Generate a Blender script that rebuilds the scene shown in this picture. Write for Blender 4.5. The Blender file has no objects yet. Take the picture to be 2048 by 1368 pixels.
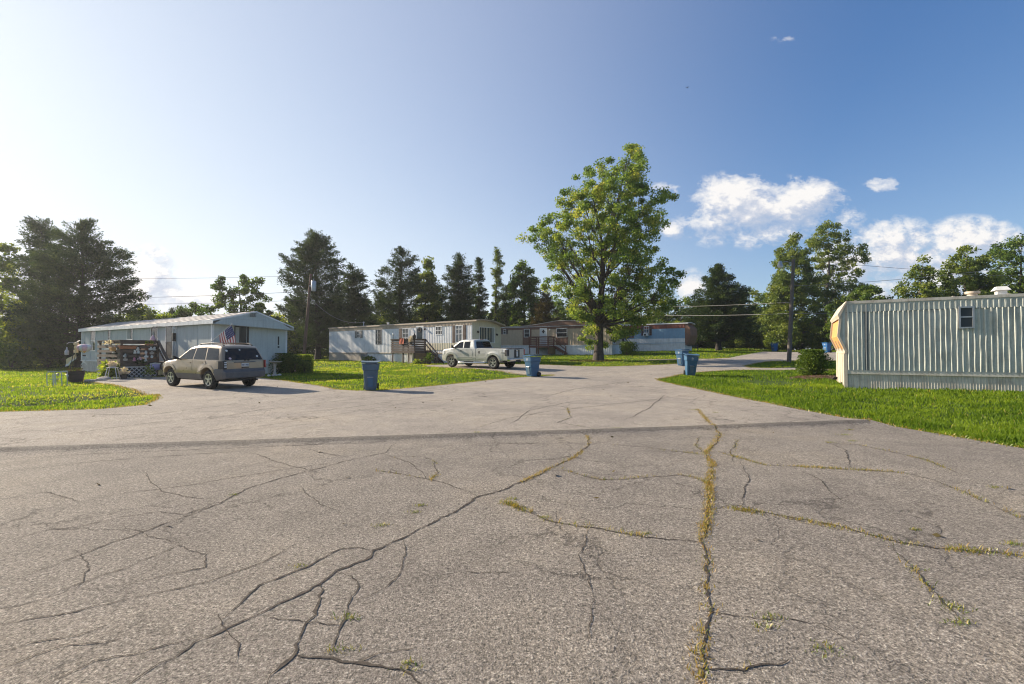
import bpy, bmesh, math, random
import numpy as np
from mathutils import Vector, Matrix, geometry

R = math.radians
F, CAMZ, HOR = 910.0, 1.55, 703.0          # focal length in photo pixels, eye height, horizon row
PITCH = math.atan((HOR - 684.0) / F)
scene = bpy.context.scene
COL = scene.collection
rng = random.Random(7)

# ------------------------------------------------------------------ camera geometry
def ray(px, py):
    u, v = (px - 1024.0) / F, (684.0 - py) / F
    c, s = math.cos(PITCH), math.sin(PITCH)
    return Vector((u, c - s * v, s + c * v))
def at(px, py, D):
    r = ray(px, py)
    return Vector((0, 0, CAMZ)) + r * (D / r.y)

# ------------------------------------------------------------------ terrain
CTRL = [(x, y, 0.0) for x in (-45, -35, -25, -15, -8, 0, 6) for y in (-20, -10, -2, 5, 11)]
CTRL += [(x, y, 0.0) for x in (12, 25, 40) for y in (-20, -10)]
CTRL += [(7.6, 9.7, .0), (10, 7, .05), (14, 5, .1), (10, 12, .12), (12.5, 17, .28), (16.5, 14.7, .34), (20, 10, .3), (30, 12, .4), (40, 25, .6),
 (-11.5, 18, .1), (-5.5, 17.3, .03), (0, 17, .03), (5, 17, .04), (-20, 22, .1), (-16.2, 24.6, .18), (-32, 34, .08), (-12.9, 28.3, .25),
 (-40, 40, .1), (-40, 25, .05), (-30, 18, .03), (-20, 15, .03), (-1, 29, .47), (-5, 31, .5), (-10, 26, .25), (1, 24.4, .2), (5, 24.4, .2),
 (9.3, 23.5, .22), (9, 29, .5), (-3.1, 35.7, .62), (-10, 40, .65), (-19, 47.7, .66), (-25, 55, .6), (-40, 60, .4), (-45, 75, .5), (5, 31.5, .55),
 (7, 38, .97), (3, 38, .8), (10.5, 47.7, 1.2), (-1, 55, 1.2), (19.8, 52, 1.72), (14, 57, 1.6), (16, 39, 1.02), (13, 33, .75), (20.7, 34, .9), (22, 27, .45),
 (14, 27, .4), (17.5, 26.4, .42), (30.5, 55, 1.5), (39, 55, 1.5), (28, 62, 1.75), (36, 53, 1.46), (45, 60, 1.5), (23, 45, 1.22), (0, 75, 1.9),
 (30, 75, 1.9), (-25, 80, 1.0), (60, 40, 1.0), (60, 75, 1.8), (0, 95, 2.0), (40, 95, 2.0), (-40, 95, 1.0), (28, 34, .85), (32, 45, 1.2)]
CTRL = np.array(CTRL, float)
DITCH = [((-14.6, 13.6), (-13.6, 16.0), .17, .55), ((-20, 13.4), (-14.6, 13.6), .15, .6), ((-1.2, 26.4), (.6, 25.3), .12, .5)]
def hts(x, y):
    x = np.asarray(x, float); y = np.asarray(y, float)
    sh = x.shape
    x = x.ravel(); y = y.ravel()
    out = np.empty(len(x))
    for i in range(0, len(x), 20000):
        X, Y = x[i:i+20000, None], y[i:i+20000, None]
        d2 = (X - CTRL[:, 0])**2 + (Y - CTRL[:, 1])**2
        w = np.exp(-d2 / (2 * 4.2**2)) + 2e-3 * np.exp(-d2 / (2 * 14.0**2)) + 1e-7 / (1 + d2 * 1e-3)
        out[i:i+20000] = (w * CTRL[:, 2]).sum(1) / w.sum(1)
    for (a, b, dep, wd) in DITCH:
        ax, ay = a; bx, by = b
        L2 = (bx-ax)**2 + (by-ay)**2
        t = np.clip(((x-ax)*(bx-ax) + (y-ay)*(by-ay)) / L2, 0, 1)
        d2 = (x-ax-t*(bx-ax))**2 + (y-ay-t*(by-ay))**2
        out -= dep * np.exp(-d2 / (2*wd*wd))
    return out.reshape(sh)
def hz(x, y): return float(hts(np.array([x]), np.array([y]))[0])
def G(px, py, lo=1.2, hi=90.0):
    """where the sight line of a photo pixel meets the terrain"""
    r = ray(px, py)
    prev = lo
    D = lo
    while D < hi:
        p = at(px, py, D)
        if p.z <= hz(p.x, p.y): break
        prev = D; D += .5
    a, b = prev, D
    for _ in range(14):
        m = (a + b) / 2
        p = at(px, py, m)
        if p.z <= hz(p.x, p.y): b = m
        else: a = m
    p = at(px, py, b)
    return Vector((p.x, p.y, hz(p.x, p.y)))
def gp(x, y, dz=0.0): return Vector((x, y, hz(x, y) + dz))

# ------------------------------------------------------------------ object helpers
def tag(o, label=None, cat=None, group=None, kind=None):
    if label: o['label'] = label
    if cat: o['category'] = cat
    if group: o['group'] = group
    if kind: o['kind'] = kind
    return o
def thing(name, label, cat, loc=(0, 0, 0), rz=0.0, group=None):
    o = bpy.data.objects.new(name, None)
    o.empty_display_size = .3
    COL.objects.link(o)
    o.location = loc; o.rotation_euler = (0, 0, rz)
    return tag(o, label, cat, group)
def copy_thing(o, loc, rz, label, parent=None, scale=None):
    def cp(a, par):
        c = a.copy(); COL.objects.link(c)
        if par is not None: c.parent = par
        for ch in [q for q in scene.objects if q.parent == a]: cp(ch, c)
        return c
    c = cp(o, None)
    c.location = loc; c.rotation_euler = (0, 0, rz)
    if scale: c.scale = (scale,)*3
    c['label'] = label
    return c

class MB:
    def __init__(self, M=None):
        self.v, self.f, self.m = [], [], []
        self.M = M
    def add(self, vs, fs, m=0):
        b = len(self.v)
        if self.M is not None: vs = [self.M @ Vector(p) for p in vs]
        self.v.extend([tuple(p) for p in vs])
        for f in fs:
            self.f.append(tuple(b + i for i in f)); self.m.append(m)
        return self
    def poly(self, pts, m=0): return self.add(pts, [tuple(range(len(pts)))], m)
    def box(self, x0, x1, y0, y1, z0, z1, m=0):
        vs = [(x0,y0,z0),(x1,y0,z0),(x1,y1,z0),(x0,y1,z0),(x0,y0,z1),(x1,y0,z1),(x1,y1,z1),(x0,y1,z1)]
        return self.add(vs, [(0,3,2,1),(4,5,6,7),(0,1,5,4),(1,2,6,5),(2,3,7,6),(3,0,4,7)], m)
    def hexa(self, lo, hi, m=0):
        return self.add(list(lo) + list(hi), [(0,3,2,1),(4,5,6,7),(0,1,5,4),(1,2,6,5),(2,3,7,6),(3,0,4,7)], m)
    def bar(self, p, q, w, h, m=0, up=(0, 0, 1)):
        p, q = Vector(p), Vector(q); d = (q - p).normalized(); u = Vector(up)
        if abs(d.dot(u)) > .98: u = Vector((1, 0, 0))
        s = d.cross(u).normalized(); t = s.cross(d).normalized()
        c = []
        for e in (p, q):
            c += [e - s*w/2 - t*h/2, e + s*w/2 - t*h/2, e + s*w/2 + t*h/2, e - s*w/2 + t*h/2]
        return self.add(c, [(0,3,2,1),(4,5,6,7),(0,1,5,4),(1,2,6,5),(2,3,7,6),(3,0,4,7)], m)
    def tube(self, pts, r, n=6, m=0, cap=True):
        pts = [Vector(p) for p in pts]; k = len(pts)
        rs = r if isinstance(r, (list, tuple)) else [r]*k
        vs, fs = [], []
        ref = None
        for i, p in enumerate(pts):
            d = (pts[min(i+1, k-1)] - pts[max(i-1, 0)])
            d = d.normalized() if d.length > 1e-9 else Vector((0, 0, 1))
            if ref is None:
                ref = Vector((1, 0, 0)) if abs(d.x) < .8 else Vector((0, 1, 0))
            s = (ref - d * ref.dot(d)).normalized(); t = d.cross(s); ref = s
            for j in range(n):
                a = 2*math.pi*j/n
                vs.append(p + (s*math.cos(a) + t*math.sin(a)) * rs[i])
        for i in range(k-1):
            for j in range(n):
                a, b = i*n + j, i*n + (j+1) % n
                fs.append((a, b, b+n, a+n))
        if cap: fs += [tuple(reversed(range(n))), tuple(range((k-1)*n, k*n))]
        return self.add(vs, fs, m)
    def lathe(self, prof, n=16, m=0, c=(0, 0, 0), axis='z'):
        vs, fs = [], []; c = Vector(c)
        for (r, z) in prof:
            for j in range(n):
                a = 2*math.pi*j/n
                p = (r*math.cos(a), r*math.sin(a), z)
                if axis == 'y': p = (p[0], p[2], p[1])
                elif axis == 'x': p = (p[2], p[0], p[1])
                vs.append(c + Vector(p))
        for i in range(len(prof)-1):
            for j in range(n):
                a, b = i*n + j, i*n + (j+1) % n
                fs.append((a, b, b+n, a+n))
        return self.add(vs, fs, m)
    def build(self, name, mats, parent=None, smooth=None, merge=False, bevel=0.0):
        me = bpy.data.meshes.new(name)
        me.from_pydata(self.v, [], self.f)
        mats = mats if isinstance(mats, (list, tuple)) else [mats]
        for q in mats: me.materials.append(q)
        me.polygons.foreach_set('material_index', self.m)
        if merge or smooth is not None:
            bm = bmesh.new(); bm.from_mesh(me)
            if merge: bmesh.ops.remove_doubles(bm, verts=bm.verts, dist=1e-4)
            bmesh.ops.recalc_face_normals(bm, faces=bm.faces)
            if smooth is not None:
                for f in bm.faces: f.smooth = True
                for e in bm.edges:
                    if len(e.link_faces) == 2 and e.calc_face_angle(0) > R(smooth): e.smooth = False
            bm.to_mesh(me); bm.free()
        me.update()
        o = bpy.data.objects.new(name, me); COL.objects.link(o)
        if parent is not None: o.parent = parent
        if bevel:
            b = o.modifiers.new('bevel', 'BEVEL'); b.width = bevel; b.segments = 2; b.limit_method = 'ANGLE'
        return o

def np_mesh(name, V, Fc, mat, parent=None, tint=None, smooth=False):
    V = np.ascontiguousarray(V, np.float32); Fc = np.ascontiguousarray(Fc, np.int32)
    k = Fc.shape[1]
    me = bpy.data.meshes.new(name)
    me.vertices.add(len(V)); me.vertices.foreach_set('co', V.ravel())
    me.loops.add(Fc.size); me.loops.foreach_set('vertex_index', Fc.ravel())
    me.polygons.add(len(Fc))
    me.polygons.foreach_set('loop_start', np.arange(0, Fc.size, k, dtype=np.int32))
    me.polygons.foreach_set('loop_total', np.full(len(Fc), k, np.int32))
    if smooth: me.polygons.foreach_set('use_smooth', np.ones(len(Fc), bool))
    me.materials.append(mat)
    if tint is not None:
        a = me.attributes.new('tint', 'FLOAT', 'POINT')
        a.data.foreach_set('value', np.ascontiguousarray(tint, np.float32))
    me.update(); me.validate()
    o = bpy.data.objects.new(name, me); COL.objects.link(o)
    if parent is not None: o.parent = parent
    return o

def inpoly(poly, x, y):
    x = np.asarray(x); y = np.asarray(y)
    res = np.zeros(x.shape, bool)
    n = len(poly)
    for i in range(n):
        x0, y0 = poly[i][:2]; x1, y1 = poly[(i+1) % n][:2]
        if y0 == y1: continue
        c = ((y0 > y) != (y1 > y)) & (x < (x1-x0)*(y-y0)/(y1-y0) + x0)
        res ^= c
    return res
def seg_dist(poly, x, y, closed=True):
    best = np.full(np.shape(x), 1e9)
    n = len(poly)
    for i in range(n if closed else n-1):
        ax, ay = poly[i][:2]; bx, by = poly[(i+1) % n][:2]
        L2 = max((bx-ax)**2 + (by-ay)**2, 1e-12)
        t = np.clip(((x-ax)*(bx-ax) + (y-ay)*(by-ay)) / L2, 0, 1)
        best = np.minimum(best, np.hypot(x-ax-t*(bx-ax), y-ay-t*(by-ay)))
    return best
def dense(poly, step, closed=True, jit=0.0, seed=1):
    r = random.Random(seed); out = []
    n = len(poly)
    for i in range(n if closed else n-1):
        a = Vector(poly[i][:2]); b = Vector(poly[(i+1) % n][:2])
        k = max(1, int((b-a).length/step))
        nn = Vector((-(b-a).y, (b-a).x)).normalized() if (b-a).length > 1e-6 else Vector((0, 0))
        for j in range(k):
            p = a.lerp(b, j/k)
            if jit: p = p + nn * r.uniform(-jit, jit)
            out.append((p.x, p.y))
    if not closed: out.append(tuple(poly[-1][:2]))
    return out
def cdt(loop, inner):
    pts = [Vector(p) for p in loop] + [Vector(p) for p in inner]
    n = len(loop)
    r = geometry.delaunay_2d_cdt(pts, [(i, (i+1) % n) for i in range(n)], [], 1, 1e-6)
    return [tuple(p) for p in r[0]], [tuple(f) for f in r[2]]

# ------------------------------------------------------------------ materials
def nodes(name):
    m = bpy.data.materials.new(name); m.use_nodes = True
    nt = m.node_tree; nt.nodes.clear()
    out = nt.nodes.new('ShaderNodeOutputMaterial')
    return m, nt, out
def N(nt, t, **kw):
    n = nt.nodes.new('ShaderNode' + t)
    for k, v in kw.items():
        if k.startswith('i_'):
            key = k[2:]
            n.inputs[int(key) if key.isdigit() else key.replace('_', ' ')].default_value = v
        else: setattr(n, k, v)
    return n
def ramp(nt, fac, stops):
    r = N(nt, 'ValToRGB'); e = r.color_ramp.elements
    while len(e) < len(stops): e.new(.5)
    for q, (p, c) in zip(e, stops):
        q.position = p; q.color = (*c, 1) if len(c) == 3 else c
    nt.links.new(fac, r.inputs[0]); return r.outputs[0]
def mathn(nt, op, a, b=None, c=None, clamp=False):
    n = N(nt, 'Math', operation=op, use_clamp=clamp)
    for i, q in enumerate((a, b, c)):
        if q is None: continue
        if hasattr(q, 'links'): nt.links.new(q, n.inputs[i])
        else: n.inputs[i].default_value = q
    return n.outputs[0]
def mixc(nt, fac, a, b, mode='MIX'):
    n = N(nt, 'MixRGB', blend_type=mode)
    for i, q in enumerate((fac, a, b)):
        if hasattr(q, 'links'): nt.links.new(q, n.inputs[i])
        elif i == 0: n.inputs[0].default_value = q
        else: n.inputs[i].default_value = (*q, 1)
    return n.outputs[0]
def noise(nt, vec, scale, detail=4, rough=.55, dist=0.0):
    n = N(nt, 'TexNoise', i_Scale=scale, i_Detail=detail, i_Roughness=rough, i_Distortion=dist)
    if vec is not None: nt.links.new(vec, n.inputs['Vector'])
    return n.outputs[0]
MATS = {}
def paint(name, col, rough=.6, metal=0.0, var=.18, scale=3.0, bump=0.0, bscale=40.0, dirt=None, streak=None, coat=0.0, spec=.5):
    """painted or weathered surface: base colour broken up by large and small noise, optional dirt colour and vertical streaks"""
    m, nt, out = nodes(name)
    L = nt.links.new
    tc = N(nt, 'TexCoord').outputs['Object']
    b = N(nt, 'BsdfPrincipled', i_Roughness=rough, i_Metallic=metal)
    b.inputs['Coat Weight'].default_value = coat
    b.inputs['Specular IOR Level'].default_value = spec
    n1 = noise(nt, tc, scale, 6, .6); n2 = noise(nt, tc, scale*9, 3)
    f = mathn(nt, 'ADD', mathn(nt, 'MULTIPLY', n1, .65), mathn(nt, 'MULTIPLY', n2, .35))
    d = tuple(max(0, c*(1-var*1.6)) for c in col); e = tuple(min(1, c*(1+var)) for c in col)
    c = ramp(nt, f, [(.3, d), (.7, e)])
    if dirt:
        dn = noise(nt, tc, scale*.8, 8, .7)
        c = mixc(nt, mathn(nt, 'MULTIPLY', ramp(nt, dn, [(.48, (0,0,0)), (.72, (1,1,1))]), dirt[1]), c, dirt[0])
    if streak:
        mp = N(nt, 'Mapping'); L(tc, mp.inputs[0]); mp.inputs['Scale'].default_value = (6, 6, .35)
        sn = noise(nt, mp.outputs[0], 1.6, 5, .6)
        c = mixc(nt, mathn(nt, 'MULTIPLY', ramp(nt, sn, [(.5, (0,0,0)), (.75, (1,1,1))]), streak[1]), c, streak[0])
    L(c, b.inputs['Base Color'])
    if bump:
        bp = N(nt, 'Bump', i_Strength=bump, i_Distance=.02)
        L(noise(nt, tc, bscale, 4), bp.inputs['Height']); L(bp.outputs[0], b.inputs['Normal'])
    L(b.outputs[0], out.inputs[0])
    MATS[name] = m
    return m
def wood(name, col, rough=.85):
    m, nt, out = nodes(name); L = nt.links.new
    tc = N(nt, 'TexCoord').outputs['Object']
    mp = N(nt, 'Mapping'); L(tc, mp.inputs[0]); mp.inputs['Scale'].default_value = (9, 9, 9)
    n1 = noise(nt, mp.outputs[0], 1.0, 6, .7, .6); n2 = noise(nt, tc, 2.2, 4)
    f = mathn(nt, 'ADD', mathn(nt, 'MULTIPLY', n1, .6), mathn(nt, 'MULTIPLY', n2, .4))
    c = ramp(nt, f, [(.3, tuple(q*.55 for q in col)), (.55, col), (.75, tuple(min(1, q*1.5) for q in col))])
    b = N(nt, 'BsdfPrincipled', i_Roughness=rough)
    L(c, b.inputs['Base Color'])
    bp = N(nt, 'Bump', i_Strength=.4, i_Distance=.01); L(n1, bp.inputs['Height']); L(bp.outputs[0], b.inputs['Normal'])
    L(b.outputs[0], out.inputs[0]); return m
def leafmat(name, stops, trans=.4, gloss=.06, tcol=1.25):
    m, nt, out = nodes(name); L = nt.links.new
    a = N(nt, 'Attribute', attribute_name='tint')
    c = ramp(nt, a.outputs['Fac'], stops)
    d = N(nt, 'BsdfDiffuse'); L(c, d.inputs[0])
    t = N(nt, 'BsdfTranslucent')
    tm = N(nt, 'MixRGB', blend_type='MULTIPLY'); tm.inputs[0].default_value = 1
    L(c, tm.inputs[1]); tm.inputs[2].default_value = (tcol*1.15, tcol*1.1, tcol*.55, 1)
    L(tm.outputs[0], t.inputs[0])
    mx = N(nt, 'MixShader'); mx.inputs[0].default_value = trans
    L(d.outputs[0], mx.inputs[1]); L(t.outputs[0], mx.inputs[2])
    g = N(nt, 'BsdfGlossy', i_Roughness=.45); g.inputs[0].default_value = (.9, .9, .9, 1)
    mg = N(nt, 'MixShader'); mg.inputs[0].default_value = gloss
    L(mx.outputs[0], mg.inputs[1]); L(g.outputs[0], mg.inputs[2])
    L(mg.outputs[0], out.inputs[0]); return m
def glass(name, col=(.012, .016, .02), rough=.06, spec=.2):
    m, nt, out = nodes(name)
    b = N(nt, 'BsdfPrincipled', i_Roughness=rough); b.inputs['Base Color'].default_value = (*col, 1)
    b.inputs['Specular IOR Level'].default_value = spec
    nt.links.new(b.outputs[0], out.inputs[0]); return m
# ================================================================== camera, sun, sky
cam_d = bpy.data.cameras.new('camera'); cam = bpy.data.objects.new('camera', cam_d); COL.objects.link(cam)
cam_d.sensor_width = 36.0; cam_d.lens = 36.0 * F / 2048.0; cam_d.clip_end = 3000; cam_d.clip_start = .05
cam.location = (0, 0, CAMZ); cam.rotation_euler = (R(90) + PITCH, 0, 0)
scene.camera = cam
SUN_AZ, SUN_EL = R(64.5), R(24.5)        # left of the view direction (+Y)
SD = Vector((-math.sin(SUN_AZ)*math.cos(SUN_EL), math.cos(SUN_AZ)*math.cos(SUN_EL), math.sin(SUN_EL)))
sl = bpy.data.lights.new('sun', 'SUN'); sl.energy = 4.8; sl.angle = R(.53); sl.color = (1.0, .86, .68)
so = bpy.data.objects.new('sun', sl); COL.objects.link(so)
so.rotation_euler = SD.to_track_quat('Z', 'Y').to_euler(); so.location = (-30, 20, 40)

world = bpy.data.worlds.new('World'); scene.world = world; world.use_nodes = True
nt = world.node_tree; nt.nodes.clear(); L = nt.links.new
wout = nt.nodes.new('ShaderNodeOutputWorld')
sky = nt.nodes.new('ShaderNodeTexSky'); sky.sky_type = 'NISHITA'; sky.sun_disc = False
sky.sun_elevation = SUN_EL; sky.sun_rotation = -SUN_AZ
sky.altitude = 200; sky.air_density = 1.0; sky.dust_density = .7; sky.ozone_density = 3.0
gen = N(nt, 'TexCoord').outputs['Generated']
sx = N(nt, 'SeparateXYZ'); L(gen, sx.inputs[0])
yy = mathn(nt, 'MAXIMUM', sx.outputs[1], .08)
U = mathn(nt, 'DIVIDE', sx.outputs[0], yy); Vv = mathn(nt, 'DIVIDE', sx.outputs[2], yy)
def cloud_field(U, Vv):
    """fraction of cloud in a sky direction: a few cumulus banks broken up by fractal noise"""
    cv = N(nt, 'CombineXYZ'); L(U, cv.inputs[0]); L(mathn(nt, 'MULTIPLY', Vv, 1.5), cv.inputs[1])
    cv.inputs[2].default_value = 3.7
    big = noise(nt, cv.outputs[0], 9.0, 9, .62, .15)
    fine = noise(nt, cv.outputs[0], 34.0, 8, .65, .3)
    best = None
    for (px, py, a, b, k) in CLOUDS:
        u0, v0 = (px-1024)/F, (HOR-py)/F
        e = mathn(nt, 'SQRT', mathn(nt, 'ADD',
            mathn(nt, 'POWER', mathn(nt, 'ABSOLUTE', mathn(nt, 'MULTIPLY', mathn(nt, 'SUBTRACT', U, u0), F/a)), 2.0),
            mathn(nt, 'POWER', mathn(nt, 'ABSOLUTE', mathn(nt, 'MULTIPLY', mathn(nt, 'SUBTRACT', Vv, v0), F/b)), 2.0)))
        e = mathn(nt, 'MULTIPLY', mathn(nt, 'SUBTRACT', 1.0, e), k)
        best = e if best is None else mathn(nt, 'MAXIMUM', best, e)
    return mathn(nt, 'ADD', mathn(nt, 'MULTIPLY', best, 1.25), mathn(nt, 'ADD', mathn(nt, 'MULTIPLY', mathn(nt, 'SUBTRACT', big, .5), 2.4), mathn(nt, 'MULTIPLY', mathn(nt, 'SUBTRACT', fine, .5), 1.5))), best
CLOUDS = [(1480, 402, 125, 70, 1.0), (1600, 402, 115, 62, 1.0), (1432, 440, 85, 60, .7), (1530, 470, 150, 36, .5), (1772, 367, 46, 20, .6), (1690, 440, 60, 40, .4),
          (1800, 505, 125, 82, .9), (1700, 525, 130, 80, .65), (1950, 482, 120, 60, .9), (1850, 560, 260, 80, .55), (1338, 373, 44, 18, .5), (1352, 458, 36, 26, .5),
          (1388, 578, 42, 48, .6), (300, 560, 60, 80, 1.0), (345, 590, 110, 60, .8), (282, 600, 75, 75, .8), (1575, 70, 32, 11, .30), (400, 600, 80, 50, .5)]
d0, e0 = cloud_field(U, Vv)
d1, e1 = cloud_field(mathn(nt, 'SUBTRACT', U, .018), mathn(nt, 'ADD', Vv, .022))
gate = ramp(nt, e0, [(0.0, (0,0,0)), (.02, (0,0,0)), (.18, (1,1,1))])
mask = mathn(nt, 'MULTIPLY', ramp(nt, d0, [(.08, (0,0,0)), (.32, (.42,.42,.42)), (.78, (.95,.95,.95))]), gate)
shade = mathn(nt, 'ADD', .52, mathn(nt, 'MULTIPLY', mathn(nt, 'SUBTRACT', d0, d1), 1.25), clamp=True)
ccol = ramp(nt, shade, [(.1, (2.5, 2.8, 3.4)), (.5, (3.3, 3.4, 3.75)), (.9, (4.7, 4.55, 4.4))])
# forward-scattered aureole round the sun (hazy summer air)
sdv = N(nt, 'VectorMath', operation='DOT_PRODUCT'); L(gen, sdv.inputs[0]); sdv.inputs[1].default_value = SD
dt = mathn(nt, 'MAXIMUM', sdv.outputs['Value'], 0.0)
aur = mathn(nt, 'ADD', mathn(nt, 'MULTIPLY', mathn(nt, 'POWER', dt, 14.0), 1.2), mathn(nt, 'MULTIPLY', mathn(nt, 'POWER', dt, 1.6), 2.9))
hz_ = mathn(nt, 'POWER', mathn(nt, 'SUBTRACT', 1.0, mathn(nt, 'MINIMUM', mathn(nt, 'ABSOLUTE', sx.outputs[2]), 1.0)), 6.0)
aur = mathn(nt, 'ADD', aur, mathn(nt, 'MULTIPLY', hz_, 2.0))
hz4 = mathn(nt, 'POWER', mathn(nt, 'SUBTRACT', 1.0, mathn(nt, 'MINIMUM', mathn(nt, 'ABSOLUTE', sx.outputs[2]), 1.0)), 4.0)
aur = mathn(nt, 'ADD', aur, mathn(nt, 'MULTIPLY', mathn(nt, 'MULTIPLY', hz4, dt), 4.5))
ac = N(nt, 'MixRGB', blend_type='MULTIPLY'); ac.inputs[0].default_value = 1
ac.inputs[1].default_value = (1, .96, .86, 1)
cb = N(nt, 'CombineXYZ'); [L(aur, cb.inputs[i]) for i in range(3)]; L(cb.outputs[0], ac.inputs[2])
sk = mixc(nt, 1.0, mixc(nt, 1.0, sky.outputs[0], (.50, .72, 1.04), 'MULTIPLY'), ac.outputs[0], 'ADD')
sep = N(nt, 'SeparateXYZ'); L(sk, sep.inputs[0]); cmb = N(nt, 'CombineXYZ')
for i in range(3):      # the glare near the sun rolls off softly instead of clipping
    L(mathn(nt, 'MULTIPLY', mathn(nt, 'SUBTRACT', 1.0, mathn(nt, 'EXPONENT', mathn(nt, 'MULTIPLY', sep.outputs[i], -1/5.2))), 5.2), cmb.inputs[i])
fin = mixc(nt, mask, cmb.outputs[0], ccol)
bg = nt.nodes.new('ShaderNodeBackground'); bg.inputs['Strength'].default_value = .1
L(fin, bg.inputs[0]); L(bg.outputs[0], wout.inputs[0])
vs = scene.view_settings; vs.view_transform = 'Standard'; vs.look = 'None'; vs.exposure = 1.13; vs.gamma = 1

# ================================================================== ground, road, lawns
ROAD = [(8.7,-15),(8.0,7.1),(7.65,9.7),(7.4,12.6),(7.1,17.2),(6.8,21.2),(7.0,22.0),(7.6,22.6),(8.6,23.9),(10.0,25.6),(13.4,27.3),(17.0,26.6),(18.6,26.2),
        (18.9,28.2),(17.6,28.9),(16.2,28.6),(15.2,29.2),(15.6,30.6),(17.4,32.6),(19.6,34.6),(22.3,35.0),(26,35.2),(46,37.5),(52,52),(38,55.2),(31.0,56),(23.4,45.2),(18.9,39.6),
        (16.6,38.3),(15.0,38.4),(14.0,38.6),(11.2,38.2),(11.2,37.6),(14.2,37.2),(13.2,34.6),(12.2,33.2),(10.4,32.2),(8.6,31.5),(6.5,31.0),(5.2,31.2),(3.6,32.2),(2.0,33.2),(-3.0,35.4),(-6.6,34.0),(-6.0,32.4),
        (-4.6,30.9),(-1.5,28.5),(.1,26.3),(1.4,25.2),(2.3,24.8),(2.2,24.4),(.7,23.6),(-.9,22.2),(-2.3,20.6),(-3.5,19.3),(-5.0,17.6),(-5.9,17.4),(-6.9,17.9),
        (-8.2,19.4),(-9.6,20.6),(-13.0,23.6),(-15.0,24.6),(-17.6,25.6),(-20.3,24.4),(-21.6,23.2),(-20.8,22.0),(-19.6,21.2),(-17.5,19.9),(-14.3,17.3),(-12.2,15.7),(-11.2,14.4),(-10.5,13.0),
        (-10.9,12.2),(-11.7,11.9),(-13.2,11.6),(-18,11.3),(-46,10.2),(-46,-15)]
HOUSES = []      # footprints (world polygons) the lawn keeps out of

def asphalt_mat(name, tone=1.0, coarse=1.0, speck=1.0):
    m, nt, out = nodes(name); L = nt.links.new
    tc = N(nt, 'TexCoord').outputs['Object']
    vo = N(nt, 'TexVoronoi', i_Scale=84.0/coarse, i_Randomness=1.0); L(tc, vo.inputs['Vector'])
    vo2 = N(nt, 'TexVoronoi', i_Scale=210.0/coarse); L(tc, vo2.inputs['Vector'])
    sp = N(nt, 'SeparateXYZ'); L(vo.outputs['Color'], sp.inputs[0])
    sp2 = N(nt, 'SeparateXYZ'); L(vo2.outputs['Color'], sp2.inputs[0])
    g1 = noise(nt, tc, 95.0/coarse, 3, .7); g2 = noise(nt, tc, 38.0/coarse, 2, .5)
    gr = mathn(nt, 'ADD', mathn(nt, 'MULTIPLY', g1, .7), mathn(nt, 'MULTIPLY', g2, .3))
    base = ramp(nt, gr, [(.36, (.045*tone, .048*tone, .042*tone)), (.43, (.152*tone, .135*tone, .116*tone)), (.54, (.238*tone, .213*tone, .184*tone)), (.62, (.385*tone, .352*tone, .306*tone)), (.69, (.54*tone, .51*tone, .465*tone))])
    chip = ramp(nt, sp.outputs[0], [(0, (.62,.61,.60)), (.5, (1,1,1)), (1, (1.34,1.33,1.30))])
    c = mixc(nt, .8*speck, base, chip, 'MULTIPLY')
    fine = ramp(nt, sp2.outputs[1], [(0, (.7,.7,.7)), (.5, (1,1,1)), (1, (1.2,1.2,1.2))])
    c = mixc(nt, .7*speck, c, fine, 'MULTIPLY')
    big = noise(nt, tc, .35, 6, .65); med = noise(nt, tc, 2.3, 5, .6)
    c = mixc(nt, 1.0, c, ramp(nt, big, [(.3, (.78,.78,.80)), (.5, (1,1,1)), (.7, (1.2,1.17,1.10))]), 'MULTIPLY')
    c = mixc(nt, 1.0, c, ramp(nt, med, [(.3, (.88,.88,.88)), (.7, (1.1,1.1,1.1))]), 'MULTIPLY')
    st = noise(nt, tc, .9, 7, .7, .8)
    c = mixc(nt, mathn(nt, 'MULTIPLY', ramp(nt, st, [(.58, (0,0,0)), (.74, (1,1,1))]), .22), c, (.10*tone, .085*tone, .07*tone))
    # hairline alligator cracks in patches
    wn = N(nt, 'TexNoise', i_Scale=1.3, i_Detail=7, i_Roughness=.65); L(tc, wn.inputs['Vector'])
    wv = N(nt, 'VectorMath', operation='MULTIPLY_ADD'); L(wn.outputs['Color'], wv.inputs[0]); wv.inputs[1].default_value = (1.1,1.1,.6); L(tc, wv.inputs[2])
    vc = N(nt, 'TexVoronoi', feature='DISTANCE_TO_EDGE', i_Scale=.75); L(wv.outputs[0], vc.inputs['Vector'])
    hair = ramp(nt, vc.outputs['Distance'], [(0.0, (1,1,1)), (.006, (.7,.7,.7)), (.012, (0,0,0))])
    pm = ramp(nt, noise(nt, tc, .22, 3), [(.40, (0,0,0)), (.56, (1,1,1))])
    hf = mathn(nt, 'MULTIPLY', mathn(nt, 'MULTIPLY', hair, pm), .65)
    c = mixc(nt, hf, c, (.035, .03, .026))
    b = N(nt, 'BsdfPrincipled', i_Roughness=.92); b.inputs['Specular IOR Level'].default_value = .25
    L(c, b.inputs['Base Color'])
    hgt = mathn(nt, 'SUBTRACT', mathn(nt, 'MULTIPLY', gr, 1.6), hf)
    hgt = mathn(nt, 'ADD', hgt, mathn(nt, 'MULTIPLY', sp.outputs[1], .35))
    bp = N(nt, 'Bump', i_Strength=1.0, i_Distance=.013); L(hgt, bp.inputs['Height']); L(bp.outputs[0], b.inputs['Normal'])
    L(b.outputs[0], out.inputs[0]); return m
M_ASPH = asphalt_mat('worn_asphalt', 1.2)
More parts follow.
